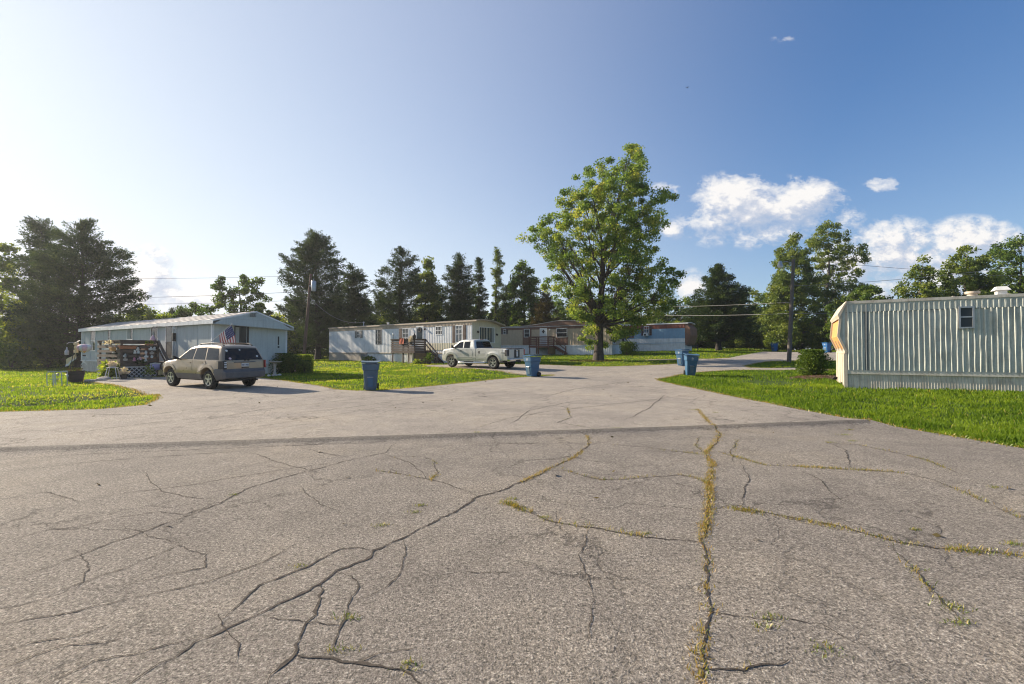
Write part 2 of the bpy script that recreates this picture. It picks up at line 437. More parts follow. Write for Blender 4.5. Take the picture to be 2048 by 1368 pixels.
M_ASPHF = asphalt_mat('smooth_asphalt', 1.6, .85, .7)
M_BUMP = asphalt_mat('patched_asphalt', .86)
M_CRACK = paint('crack_dirt', (.060, .047, .036), .95, var=.5, scale=20, bump=.5)

def ground_mat():
    m, nt, out = nodes('lawn_soil'); L = nt.links.new
    tc = N(nt, 'TexCoord').outputs['Object']
    n1 = noise(nt, tc, .25, 6, .6); n2 = noise(nt, tc, 9, 6, .7)
    f = mathn(nt, 'ADD', mathn(nt, 'MULTIPLY', n1, .5), mathn(nt, 'MULTIPLY', n2, .5))
    c = ramp(nt, f, [(.3, (.028, .045, .012)), (.5, (.05, .085, .018)), (.62, (.075, .11, .025)), (.75, (.12, .115, .045))])
    b = N(nt, 'BsdfPrincipled', i_Roughness=1.0); b.inputs['Specular IOR Level'].default_value = .1
    L(c, b.inputs['Base Color'])
    bp = N(nt, 'Bump', i_Strength=1.0, i_Distance=.05); L(n2, bp.inputs['Height']); L(bp.outputs[0], b.inputs['Normal'])
    L(b.outputs[0], out.inputs[0]); return m
M_SOIL = ground_mat()

def build_ground():
    xs = np.concatenate([-np.geomspace(420, 52, 12), np.arange(-50, 60.1, .5), np.geomspace(62, 420, 12)])
    ys = np.concatenate([-np.geomspace(120, 22, 8), np.arange(-20, 90.1, .5), np.geomspace(92, 600, 12)])
    X, Y = np.meshgrid(xs, ys)
    Z = hts(X, Y) - .035
    V = np.stack([X.ravel(), Y.ravel(), Z.ravel()], 1)
    nx, ny = len(xs), len(ys)
    i = np.arange(nx-1); j = np.arange(ny-1)
    I, J = np.meshgrid(i, j); a = (J*nx + I).ravel()
    Fq = np.stack([a, a+1, a+nx+1, a+nx], 1)
    tag(np_mesh('ground', V, Fq, M_SOIL, smooth=True), kind='structure')
build_ground()

BUMP_A, BUMP_B = Vector((-13.5, 6.15)), Vector((7.45, 9.72))
def bump_h(x, y):
    d = (BUMP_B - BUMP_A).normalized(); n = Vector((-d.y, d.x))
    s = (np.asarray(x)-BUMP_A.x)*n.x + (np.asarray(y)-BUMP_A.y)*n.y
    return s
def road_z(x, y):
    s = bump_h(x, y)
    return hts(x, y) + .06*np.exp(-(s/.19)**2)

CRACKS = []      # (points, width): filled below from the photograph's crack pattern
def crk(pxs, w):
    CRACKS.append(([tuple(G(*p))[:2] for p in pxs], w))
# main crack, diagonal
crk([(1175,872),(1178,886),(1166,902),(1150,915),(1100,936),(1050,962),(1010,978),(955,994),(900,1025),(860,1045),(828,1062),(800,1076),(745,1100),(738,1116),(700,1133),(672,1142),(640,1170),(600,1193),(545,1217),(500,1236),(440,1262),(385,1284),(345,1315),(320,1327),(290,1350),(262,1368),(200,1410)], .035)
crk([(955,994),(905,972),(862,960),(800,950),(745,940)], .016)
crk([(862,960),(878,945),(872,925),(846,914),(780,915)], .014)
crk([(740,1102),(715,1095),(680,1098),(640,1116),(580,1145),(530,1165),(490,1192),(475,1212),(440,1240)], .02)
crk([(672,1142),(705,1152),(715,1165),(700,1205),(680,1262),(676,1312)], .016)
crk([(640,1170),(632,1230),(605,1262),(590,1310),(545,1350),(530,1372)], .026)
crk([(590,1312),(650,1315),(720,1325),(790,1332),(830,1345),(850,1368)], .02)
crk([(0,1170),(100,1132),(210,1090),(330,1046),(440,1005),(495,975),(600,945),(700,918),(770,905),(790,885)], .02)
crk([(0,1088),(75,1062),(160,1052),(240,1033),(320,1023),(372,1028),(440,1005)], .012)
crk([(0,1305),(60,1285),(170,1265),(215,1248)], .014)
crk([(0,1340),(110,1300),(240,1280)], .012)
crk([(0,1205),(120,1180),(230,1145),(355,1090),(410,1110),(412,1135),(340,1150),(250,1175)], .011)
# vertical weedy crack
crk([(1395,818),(1440,870),(1428,885),(1412,905),(1425,930),(1418,965),(1420,1000),(1415,1035),(1412,1055),(1405,1080),(1416,1110),(1415,1150),(1412,1190),(1420,1215),(1408,1250),(1404,1285),(1402,1330),(1398,1372)], .028)
crk([(1116,936),(1160,950),(1205,960),(1250,957),(1310,952),(1360,948),(1390,955),(1418,967)], .018)
crk([(1010,1005),(1060,1025),(1090,1040),(1140,1048),(1200,1057),(1260,1068),(1330,1078),(1395,1085)], .02)
crk([(1436,1015),(1500,1022),(1560,1033),(1620,1045),(1680,1055),(1740,1070),(1800,1085),(1880,1098),(1960,1103),(2060,1115)], .024)
crk([(1440,905),(1530,930),(1630,935),(1720,940),(1800,945),(1880,965),(1940,990),(2000,1015),(2040,1035)], .016)
crk([(1210,888),(1290,895),(1350,903),(1412,910)], .014)
crk([(1650,885),(1720,890),(1790,905),(1850,920),(1920,948)], .013)
crk([(1400,873),(1392,892),(1412,910)], .014)
crk([(1475,880),(1465,905),(1470,925)], .012)
crk([(1412,1220),(1480,1232),(1560,1238)], .012)
crk([(1404,1340),(1490,1345),(1580,1322)], .016)
crk([(1780,1090),(1815,1130),(1850,1165),(1880,1200),(1920,1240)], .012)
crk([(1135,815),(1140,835),(1115,845),(1190,858)], .015)
crk([(300,858),(520,820),(700,800),(900,776),(1000,765)], .018)
crk([(330,880),(620,838),(820,805),(1010,790)], .014)
crk([(0,842),(160,828),(300,830),(480,806)], .013)
crk([(940,860),(1010,838),(1100,822),(1260,805),(1380,790)], .016)
crk([(500,905),(560,925),(640,945)], .01)
crk([(0,920),(180,908),(420,898),(780,884)], .02)
crk([(1060,800),(1150,778),(1240,765),(1300,760)], .013)
crk([(600,895),(690,915)], .01)

for pts, w in [([(0,945),(170,925),(330,912),(520,900)], .012), ([(150,1005),(260,985),(400,968),(560,940),(700,920)], .011), ([(0,1000),(90,985),(150,1005)], .010),
    ([(0,1250),(90,1232),(190,1210),(300,1188),(420,1160),(520,1128),(600,1090)], .013), ([(100,1368),(190,1325),(300,1300),(420,1270)], .012), ([(430,1225),(470,1290),(450,1330)], .012),
    ([(700,1205),(760,1180),(800,1150),(818,1110),(800,1080)], .011), ([(520,1235),(600,1250),(690,1250)], .011), ([(150,1100),(180,1140),(150,1180)], .010), ([(240,1050),(300,1075),(355,1090)], .010),
    ([(1180,1050),(1160,1120),(1190,1200),(1170,1290)], .009), ([(700,1330),(760,1300),(830,1290)], .010), ([(880,1130),(960,1150),(1040,1140)], .009), ([(1480,925),(1500,960),(1490,1015)], .010),
    ([(1600,940),(1640,960),(1680,1000),(1720,1010)], .010), ([(1700,935),(1690,900),(1650,885)], .010), ([(760,905),(820,925),(862,960)], .010), ([(560,830),(720,812),(860,792)], .012), ([(120,870),(300,846),(480,828)], .012),
    ([(1020,850),(1060,820),(1160,800)], .012), ([(1250,840),(1300,815),(1330,790)], .011), ([(600,975),(640,1010),(690,1030)], .009), ([(290,945),(330,985),(420,1000)], .010), ([(1560,1238),(1640,1250),(1720,1290)], .012)]: crk(pts, w)
def ribbon(pts, w, seed):
    r = random.Random(seed)
    P = dense(pts, .035, closed=False)
    # wander off the straight segments
    n = len(P); off = 0.0; wid = .6; Q = []
    for i, p in enumerate(P):
        a = Vector(P[max(i-1, 0)]); b = Vector(P[min(i+1, n-1)])
        d = (b-a).normalized() if (b-a).length > 1e-6 else Vector((1, 0)); nn = Vector((-d.y, d.x))
        off = off*.92 + r.uniform(-.012, .012)
        ww = max(w*.78, .0019*math.hypot(*p)) * min(1.0, .35 + 4*min(i, n-1-i)/max(n, 1))
        wid = wid*.8 + .2*r.uniform(.25, 1.25)      # opens and closes along its run
        c = Vector(p) + nn*off
        Q.append((c + nn*ww*wid*r.uniform(.05, 1.0), c - nn*ww*wid*r.uniform(.05, 1.0)))
    return Q
def build_road():
    loop = dense(ROAD, .5, jit=.05, seed=3)
    xs = np.arange(-46, 53, .6); ys = np.arange(-15, 57, .6)
    X, Y = np.meshgrid(xs, ys); X = X.ravel() + np.random.RandomState(1).uniform(-.1,.1,X.size); Y = Y.ravel()
    k = inpoly(ROAD, X, Y) & (seg_dist(ROAD, X, Y) > .25)
    inner = list(zip(X[k], Y[k]))
    d = (BUMP_B-BUMP_A); nrm = Vector((-d.y, d.x)).normalized()
    for i in range(110):
        c = BUMP_A + d*(i+.5)/110
        for s in (-.48,-.36,-.27,-.18,-.09,0,.09,.18,.27,.36,.48):
            q = c + nrm*s
            if inpoly(ROAD, np.array([q.x]), np.array([q.y]))[0] and seg_dist(ROAD, np.array([q.x]), np.array([q.y]))[0] > .05: inner.append((q.x, q.y))
    P, T = cdt(loop, inner)
    P = np.array(P); Z = road_z(P[:,0], P[:,1])
    mb = MB()
    mb.v = [(p[0], p[1], z) for p, z in zip(P, Z)]
    T = np.array(T)
    C = P[T].mean(1); sg_ = bump_h(C[:,0], C[:,1]); s = np.abs(sg_)
    for t, q, cx, sg in zip(T, s, C, sg_):
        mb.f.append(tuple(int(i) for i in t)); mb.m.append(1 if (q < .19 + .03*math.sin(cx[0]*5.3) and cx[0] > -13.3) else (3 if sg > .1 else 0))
    # broken edge of the asphalt sheet
    n = len(loop); lz = road_z(np.array(loop)[:,0], np.array(loop)[:,1])
    for i in range(n):
        a, b = loop[i], loop[(i+1) % n]; za, zb = lz[i], lz[(i+1) % n]
        mb.add([(a[0],a[1],za),(b[0],b[1],zb),(b[0],b[1],zb-.1),(a[0],a[1],za-.1)], [(3,2,1,0)], 0)
    for ci, (pts, w) in enumerate(CRACKS):
        Q = ribbon(pts, w, ci)
        A = np.array([[*q[0]] for q in Q]); B = np.array([[*q[1]] for q in Q])
        za, zb = road_z(A[:,0], A[:,1]) + .004, road_z(B[:,0], B[:,1]) + .004
        for i in range(len(Q)-1):
            mb.add([(A[i,0],A[i,1],za[i]),(B[i,0],B[i,1],zb[i]),(B[i+1,0],B[i+1,1],zb[i+1]),(A[i+1,0],A[i+1,1],za[i+1])], [(0,1,2,3)], 2)
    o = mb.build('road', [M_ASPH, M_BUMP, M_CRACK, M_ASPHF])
    tag(o, kind='structure')
build_road()

def blades(x, y, z, hgt, wid, rs, bend=.5, tint=None):
    """grass blades as bent triangles pairs; returns V, F, tint"""
    n = len(x)
    a = rs.uniform(0, 2*np.pi, n); b = rs.uniform(0, 2*np.pi, n)
    dx, dy = np.cos(a)*wid/2, np.sin(a)*wid/2
    bx, by = np.cos(b)*hgt*bend*rs.uniform(.1, 1, n), np.sin(b)*hgt*bend*rs.uniform(.1, 1, n)
    V = np.empty((n, 5, 3))
    V[:,0] = np.stack([x-dx, y-dy, z], 1); V[:,1] = np.stack([x+dx, y+dy, z], 1)
    V[:,2] = np.stack([x+dx*.8+bx*.4, y+dy*.8+by*.4, z+hgt*.6], 1); V[:,3] = np.stack([x-dx*.8+bx*.4, y-dy*.8+by*.4, z+hgt*.6], 1)
    V[:,4] = np.stack([x+bx, y+by, z+hgt], 1)
    base = np.arange(n)[:,None]*5
    T = np.concatenate([base+np.array([[0,1,2]]), base+np.array([[0,2,3]]), base+np.array([[3,2,4]])], 0)
    if tint is None: tint = rs.uniform(0, 1, n)
    return V.reshape(-1,3), T, np.repeat(tint, 5)
def vnoise(x, y, s, seed):
    rs = np.random.RandomState(seed); g = rs.uniform(0, 1, (64, 64))
    X, Y = x/s, y/s; i, j = np.floor(X).astype(int), np.floor(Y).astype(int); fx, fy = X-i, Y-j
    fx, fy = fx*fx*(3-2*fx), fy*fy*(3-2*fy)
    q = lambda a, b: g[a % 64, b % 64]
    return (q(i,j)*(1-fx)+q(i+1,j)*fx)*(1-fy) + (q(i,j+1)*(1-fx)+q(i+1,j+1)*fx)*fy
M_GRASS = leafmat('grass_blades', [(0, (.064, .118, .014)), (.45, (.135, .202, .020)), (.8, (.215, .268, .030)), (1, (.34, .29, .10))], .48, .004, 1.7)
BARE = [(6.9, 37.6, 2.3, .75), (-.3, 25.9, 1.2, .6), (11.0, 36.5, 1.8, .5), (11.0, 19.8, 1.7, .95)]   # worn patches in the turf (x, y, radius, how bare)
def build_grass():
    rs = np.random.RandomState(11); n = 760000
    r = np.exp(rs.uniform(np.log(6.5), np.log(80), n)); th = rs.uniform(-R(62), R(62), n)
    x, y = r*np.sin(th), r*np.cos(th)
    k = ~inpoly(ROAD, x, y)
    for hp in HOUSES: k &= ~inpoly(hp, x, y)
    keep = vnoise(x, y, 1.6, 5)*.5 + vnoise(x, y, .5, 6)*.5
    k &= rs.uniform(0, 1, n) < (.12 + 1.25*keep**1.3)
    for (bx, by, br, am) in BARE:
        q = np.hypot(x-bx, (y-by)) / br
        k &= rs.uniform(0, 1, n) > am*np.clip(1.3-q, 0, 1)
    x, y, r = x[k], y[k], r[k]
    n = len(x); z = hts(x, y) - .04
    ed = seg_dist(ROAD, x, y)
    tuft = vnoise(x, y, .35, 8)
    lush = (x > 5) & (y < 30)
    lawn = np.where(lush, 1.05, .68)
    h = (.045 + .075*tuft**2 + .02*rs.uniform(0,1,n)) * lawn * (.75 + .5*vnoise(x, y, 2.5, 9)) * np.clip(.6+ed*.8, .6, 1) + .0007*r
    far = (y > 60) & (x > -5)
    h = np.where(far, h*2.6, h)
    w = .006 + .00105*r
    t = np.clip(.05 + .62*vnoise(x, y, 2.2, 3)*vnoise(x, y, .7, 4)*1.7 + .12*vnoise(x, y, 7, 12) + rs.uniform(-.25, .35, n), 0, .92)
    t = np.where(lush, np.clip(t*.72-.06, 0, 1), t)
    t = np.where(rs.uniform(0,1,n) < np.where(lush, .012, .03), 1.0, t)
    t = np.where(ed < .12, np.clip(t+.25*rs.uniform(0,1,n), 0, 1), t)
    V, T, tt = blades(x, y, z, h, w, rs, .7, t)
    tag(np_mesh('grass', V, T, M_GRASS, tint=tt), kind='stuff')
def build_weeds():
    """weeds growing out of the road's cracks"""
    rs = np.random.RandomState(5)
    X, Y, H, Wd, T0 = [], [], [], [], []
    dens = {0: .9, 1: .5, 2: .8, 12: 1.9, 13: .9, 14: 2.0, 15: 3.2, 16: 1.8, 17: 1.2, 18: .8, 19: .6, 20: .6, 21: .3, 24: 1.0, 7: .12, 22: .2, 28: .3, 23: .5, 5: .1}
    for ci, dn in dens.items():
        pts, w = CRACKS[ci]
        P = np.array(dense(pts, .02, closed=False))
        s = np.arange(len(P))*.02
        cl = vnoise(s, s*0+ci*3.1, .22, 20+ci)*vnoise(s, s*0+ci, .9, 40+ci)
        if ci == 0: cl = np.where(s < 3.2, cl*2.2+.15, np.clip(cl-.38, 0, 1)*.6)
        if ci == 7: cl = np.where((s > 5.5) & (s < 7.6), cl, cl*.2)
        if ci == 15: cl = cl*np.where(s > 1.6, 1.6, .7)
        if ci == 12: cl = np.maximum(cl*.8, .05 + 1.3*vnoise(s, s*0+9, .11, 77)*vnoise(s, s*0+2, .5, 78))
        for q in range(int(14*dn)+1):
            kk = rs.uniform(0, 1, len(P)) < np.clip((cl-.09)*2.0, 0, 1)*min(1, dn)*.8
            kk &= rs.uniform(0, 1, len(P)) < np.minimum(1, 4.6/np.hypot(P[:,0], P[:,1]))**1.5*np.clip(np.hypot(P[:,0], P[:,1])/4.2, .55, 1)
            m = kk.sum()
            X.append(P[kk,0] + rs.normal(0, .017+.006*dn, m)); Y.append(P[kk,1] + rs.normal(0, .017+.006*dn, m))
            H.append(rs.uniform(.01, .042, m)); Wd.append(rs.uniform(.004, .008, m))
            T0.append(np.clip(rs.normal(.74, .2, m) + (.1 if ci in (12, 0) else -.05), 0, 1))
    # loose clumps on the open asphalt
    for (px, py, sz) in [(843,1011,.05),(827,1025,.04),(762,1051,.06),(693,1238,.05),(1060,1262,.0),(1540,1237,.06),(1530,1255,.04),(1905,1215,.09),(1920,1245,.07),(815,1332,.06),(1650,1300,.08),(1835,1140,.04),(682,1300,.05),(468,990,.04),(598,1133,.03),
                         (1990,975,.06),(2030,1088,.09),(1660,885,.05),(1705,882,.06),(1690,870,.07),(1700,860,.06),(1290,1068,.06),(1090,1035,.05),(1020,1008,.05),(1025,998,.05),(1230,860,.06),(1390,820,.08),(1430,825,.06),(955,865,.05),(1830,1060,.04)]:
        if sz <= 0: continue
        g = G(px, py); m = int(46*sz/.05); sz = sz*rs.uniform(.5, 1.0)
        X.append(g.x + rs.normal(0, sz, m)); Y.append(g.y + rs.normal(0, sz*.6, m)); H.append(rs.uniform(.008, .034, m)); Wd.append(rs.uniform(.003, .007, m)); T0.append(np.clip(rs.normal(.5, .2, m), 0, 1))
    # ragged weeds and dry clippings along the lawn edges
    E = np.array(dense(ROAD, .03)); nE = len(E)
    kk = (E[:,1] > 2) & (E[:,1] < 40)
    E = E[kk]; m = len(E)
    for q in range(3):
        X.append(E[:,0] + rs.normal(0, .06, m)); Y.append(E[:,1] + rs.normal(0, .06, m)); H.append(rs.uniform(.015, .06, m)); Wd.append(rs.uniform(.008, .02, m)); T0.append(np.clip(rs.normal(.7, .3, m), 0, 1))
    x, y = np.concatenate(X), np.concatenate(Y)
    V, T, tt = blades(x, y, road_z(x, y)-.004, np.concatenate(H), np.concatenate(Wd), rs, 1.2, np.concatenate(T0))
    tag(np_mesh('weeds', V, T, M_WEED, tint=tt), kind='stuff')
M_WEED = leafmat('crack_weeds', [(0, (.05, .11, .015)), (.4, (.11, .17, .02)), (.7, (.30, .25, .05)), (1, (.36, .23, .075))], .4, .04, 1.2)

scene.cycles.use_denoising = True
scene.cycles.filter_width = 1.15
scene.cycles.max_bounces = 6; scene.cycles.diffuse_bounces = 4; scene.cycles.transmission_bounces = 6
scene.cycles.sample_clamp_indirect = 4.0
HAZE = 0.00038
if HAZE:
    hm, nt, out = nodes('summer_haze')
    pv = nt.nodes.new('ShaderNodeVolumePrincipled'); pv.inputs['Density'].default_value = HAZE
    pv.inputs['Color'].default_value = (.92, .95, 1, 1); pv.inputs['Anisotropy'].default_value = .45
    nt.links.new(pv.outputs[0], out.inputs['Volume'])
    hb = MB(); hb.box(-430, 430, -130, 610, -1.6, 26.0); tag(hb.build('haze', hm), kind='stuff')
    scene.cycles.volume_bounces = 0
# ================================================================== trees and shrubs
M_BARK = paint('bark', (.075, .062, .05), .95, var=.5, scale=5, bump=.9, bscale=18)
M_BARKD = paint('dark_bark', (.045, .038, .033), .95, var=.5, scale=5, bump=.9, bscale=18)
M_BARKG = paint('pale_bark', (.16, .14, .12), .95, var=.45, scale=5, bump=.8, bscale=18)
LM_MAPLE = leafmat('maple_leaves', [(0, (0.066, 0.121, 0.030)), (.45, (0.137, 0.212, 0.045)), (.8, (0.253, 0.314, 0.063)), (1, (0.418, 0.388, 0.113))], .46, 0.015, 1.35)
LM_BROAD = leafmat('broad_leaves', [(0, (0.036, 0.074, 0.014)), (.5, (0.077, 0.132, 0.022)), (1, (0.154, 0.209, 0.036))], .42, 0.015, 1.3)
LM_YELLOW = leafmat('yellow_green_leaves', [(0, (0.072, 0.120, 0.015)), (.5, (0.156, 0.216, 0.022)), (1, (0.288, 0.312, 0.050))], .5, 0.015, 1.35)
LM_CEDAR = leafmat('cedar_needles', [(0, (0.023, 0.043, 0.017)), (.5, (0.043, 0.074, 0.026)), (1, (0.089, 0.125, 0.037))], .22, 0.015, 1.2)
LM_BROWN = leafmat('rusty_needles', [(0, (0.039, 0.039, 0.017)), (.5, (0.078, 0.065, 0.026)), (1, (0.130, 0.098, 0.042))], .25, 0.015, 1.2)
LM_OLIVE = leafmat('olive_leaves', [(0, (0.058, 0.096, 0.022)), (.5, (0.119, 0.169, 0.035)), (1, (0.245, 0.278, 0.055))], .38, 0.015, 1.25)
LM_BUSH = leafmat('shrub_leaves', [(0, (0.025, 0.059, 0.014)), (.5, (0.059, 0.109, 0.020)), (1, (0.140, 0.189, 0.031))], .35, 0.015, 1.25)
LM_FLOWER = leafmat('pale_petals', [(0, (.55, .42, .40)), (.5, (.62, .55, .50)), (1, (.75, .7, .6))], .3, .02, 1.0)

def leaf_quads(P, A, ln, wd, rs, flat=0.0):
    """rhombic leaves at P with axis A (unit), lengths ln, widths wd"""
    n = len(P)
    r = rs.normal(0, 1, (n, 3)); r[:,2] *= (1-flat)
    s = np.cross(A, r); s /= np.linalg.norm(s, axis=1, keepdims=True) + 1e-9
    V = np.empty((n, 4, 3))
    V[:,0] = P - A*(ln*.5)[:,None]; V[:,2] = P + A*(ln*.5)[:,None]
    V[:,1] = P + s*(wd*.5)[:,None]; V[:,3] = P - s*(wd*.5)[:,None]
    return V.reshape(-1, 3), np.arange(n*4).reshape(n, 4)
def unit(v): return v / (np.linalg.norm(v, axis=-1, keepdims=True) + 1e-9)

def tree(name, label, base, slices, style, clumps, per, leaf, mat, seed, trunk_r, bark, group=None, clump_r=.7, fork=.3, depth=.85, first=None, trunk_pts=None, cat='tree'):
    """slices: (height, left, right) outline of the crown in metres from the trunk; builds trunk+limbs and a crown of leaf clumps"""
    rs = np.random.RandomState(seed)
    S = np.array(slices, float); H = S[-1,0] + clump_r*.3
    zs = rs.uniform(S[0,0], S[-1,0], clumps*12)
    xl, xr = np.interp(zs, S[:,0], S[:,1]), np.interp(zs, S[:,0], S[:,2])
    rad = (xr-xl)/2; cx = (xl+xr)/2
    k = rs.uniform(0, 1, len(zs)) < (rad/rad.max())**(1.5 if style == 'leafy' else 1.15) + .03
    zs, rad, cx = zs[k][:clumps], rad[k][:clumps], cx[k][:clumps]
    n = len(zs)
    ph = rs.uniform(0, 2*np.pi, n)
    lob = .98 + .10*np.sin(ph*3 + zs*1.3 + seed) + .08*np.sin(ph*5 - zs*2.1)
    rho = rs.uniform(0, 1, n)**(.42 if style == 'leafy' else .6)
    rr = np.maximum(rad - clump_r*(.62 if style == 'leafy' else .50), .1)
    Cc = np.stack([cx + rr*rho*lob*np.cos(ph), rr*rho*lob*depth*np.sin(ph), zs], 1)
    root = thing(name, label, cat, base, 0, group)
    # --- trunk
    tp = trunk_pts or [(0,0,-.3), (0,0,H*.12), (rs.uniform(-.15,.15),0,H*.35), (float(np.interp(H*.6, S[:,0], (S[:,1]+S[:,2])/2))*.5,0,H*.62), (float(np.interp(H*.9, S[:,0], (S[:,1]+S[:,2])/2)),0,H*.93)]
    T = np.array(tp, float); tz = np.linspace(T[0,2], T[-1,2], 14)
    tx, ty = np.interp(tz, T[:,2], T[:,0]), np.interp(tz, T[:,2], T[:,1])
    trr = trunk_r*np.clip(1-(tz-tz[0])/(tz[-1]-tz[0]), .06, 1)**.8
    trr[0] *= 1.5; trr[1] *= 1.1
    mb = MB()
    mb.tube(list(zip(tx, ty, tz)), [float(q) for q in trr], 9)
    zf = first if first is not None else S[0,0]*.8
    if style == 'leafy':
        K = max(7, n//14)
        ctr = Cc[rs.choice(n, K, False)]
        for _ in range(6):
            own = ((Cc[:,None]-ctr[None])**2).sum(2).argmin(1)
            for q in range(K):
                if (own == q).any(): ctr[q] = Cc[own == q].mean(0)
        for q in range(K):
            m = ctr[q]; hd = np.hypot(m[0]-np.interp(m[2], tz, tx), m[1])
            za = float(np.clip(m[2] - hd*1.05 - .8, zf, tz[-1]*.92))
            a = np.array([np.interp(za, tz, tx), np.interp(za, tz, ty), za])
            r0 = float(np.interp(za, tz, trr))*.42
            mid = a*.5 + m*.5 + np.array([0, 0, -.08*hd])
            pts = [a*(1-t)**2 + 2*mid*t*(1-t) + m*t*t for t in np.linspace(0, 1, 6)]
            pts = [p + rs.normal(0, .05, 3) if 0 < i < 5 else p for i, p in enumerate(pts)]
            mb.tube(pts, [max(r0*(1-t*.8), .012) for t in np.linspace(0, 1, 6)], 5, cap=False)
            for c in Cc[own == q]:
                j = 2 + rs.randint(0, 3); p0 = pts[j]
                md = p0*.5 + c*.5 + rs.normal(0, .12, 3)
                mb.tube([p0, md, c], [max(r0*.3, .009), .008, .004], 4, cap=False)
    else:
        for c in Cc[:: 1 if n < 260 else 2]:
            tx_, hd = np.interp(c[2], tz, tx), 0
            hd = np.hypot(c[0]-tx_, c[1])
            za = float(np.clip(c[2] - hd*.35, zf, tz[-1]))
            a = np.array([np.interp(za, tz, tx), np.interp(za, tz, ty), za])
            mb.tube([a, a*.5+c*.5+np.array([0,0,-.06*hd]), c], [max(.02, float(np.interp(za, tz, trr))*.22), .018, .006], 4, cap=False)
    mb.build('trunk', bark, root, smooth=60)
    # --- crown
    P, A, ln, wd, ti = [], [], [], [], []
    ct = rs.uniform(.15, .85, n)
    for i in range(n):
        m = int(per*rs.uniform(.6, 1.4))
        c = Cc[i]
        if style == 'leafy':
            d = rs.normal(0, 1, (m, 3)); d = unit(d) * (rs.uniform(0, 1, (m, 1))**.5)
            sc = clump_r*rs.uniform(.65, 1.25)
            p = c + d*np.array([sc, sc, sc*.72])
            a = unit(d*.5 + rs.normal(0, .8, (m, 3)) + np.array([0, 0, -.15]))
            P.append(p); A.append(a); ln.append(leaf[0]*rs.uniform(.6, 1.35, m)); wd.append(leaf[1]*rs.uniform(.6, 1.35, m))
        else:
            hx = c[:2] - np.array([np.interp(c[2], tz, tx), np.interp(c[2], tz, ty)])
            hd = np.hypot(*hx)
            top = c[2] > H - 1.6
            ax = unit(np.array([hx[0]/(hd+.05), hx[1]/(hd+.05), .35 if not top else 1.6]) + rs.normal(0, .22, 3))
            lc = clump_r*rs.uniform(.7, 1.5)*(1.0 if hd > .4 else .6)
            s = rs.uniform(-.75, .7, m)
            wdt = clump_r*.50*(1.05-.8*np.clip((s+.75)/1.45, 0, 1))
            j = rs.normal(0, 1, (m, 3))*wdt[:,None]*np.array([1, 1, .62])
            p = c + ax*(s*lc)[:,None] + j; p[:,2] += .10*lc*s*s
            a = unit(ax + j*.9/clump_r + rs.normal(0, .4, (m, 3)))
            P.append(p); A.append(a); ln.append(leaf[0]*rs.uniform(.6, 1.4, m)); wd.append(leaf[1]*rs.uniform(.6, 1.4, m))
        ti.append(np.clip(ct[i] + rs.normal(0, .17, m), 0, 1))
    P, A = np.concatenate(P), np.concatenate(A)
    V, Fq = leaf_quads(P, A, np.concatenate(ln), np.concatenate(wd), rs)
    np_mesh('crown', V, Fq, mat, root, np.repeat(np.concatenate(ti), 4))
    return root

def px_tree(name, label, px, D, base_py, outline, style, clumps, per, leaf, mat, seed, trunk_r, bark, **kw):
    """outline rows as seen from the road: (py, left px, right px) turned into metres at distance D"""
    g = at(px, base_py, D); k = D / F
    g = Vector((g.x, g.y, hz(g.x, g.y)))
    zz = lambda py: at(px, py, D).z - g.z
    sl = sorted((zz(py), (a-px)*k, (b-px)*k) for py, a, b in outline)
    return tree(name, label, g, sl, style, clumps, per, leaf, mat, seed, trunk_r, bark, **kw)

def bush(name, label, base, rx, ry, h, n, leaf, mat, seed, cat='bush', group=None, stems=5, lumps=9, skew=0.0):
    rs = np.random.RandomState(seed)
    root = thing(name, label, cat, base, 0, group)
    mb = MB()
    for i in range(stems):
        a = rs.uniform(0, 6.28); q = rs.uniform(.3, .8)
        mb.tube([(0, 0, -.05), (rx*q*.4*math.cos(a), ry*q*.4*math.sin(a), h*.4), (rx*q*math.cos(a), ry*q*math.sin(a), h*.75)], [.03, .02, .008], 5)
    mb.build('stem', M_BARKD, root)
    ph = rs.uniform(0, 6.28, lumps); el = rs.uniform(-.55, 1.3, lumps)
    Lc = np.stack([np.cos(ph)*np.cos(el)*.5, np.sin(ph)*np.cos(el)*.5, .45+.38*np.sin(el)], 1)
    own = rs.randint(0, lumps, n)
    d = unit(rs.normal(0, 1, (n, 3)))*rs.uniform(.35, 1, (n, 1))**.5*.52
    P = Lc[own] + d; P[:,2] = np.clip(P[:,2], .02, 1.05)
    P = P*np.array([rx, ry, h]); P[:,0] += skew*P[:,2]
    A = unit(d + rs.normal(0, .35, (n, 3)) + np.array([0, 0, .25]))
    V, Fq = leaf_quads(P, A, leaf[0]*rs.uniform(.6, 1.3, n), leaf[1]*rs.uniform(.6, 1.3, n), rs)
    np_mesh('foliage', V, Fq, mat, root, np.repeat(np.clip(rs.uniform(.1, .9, lumps)[own]*.5+.25+rs.normal(0, .16, n), 0, 1), 4))
    return root

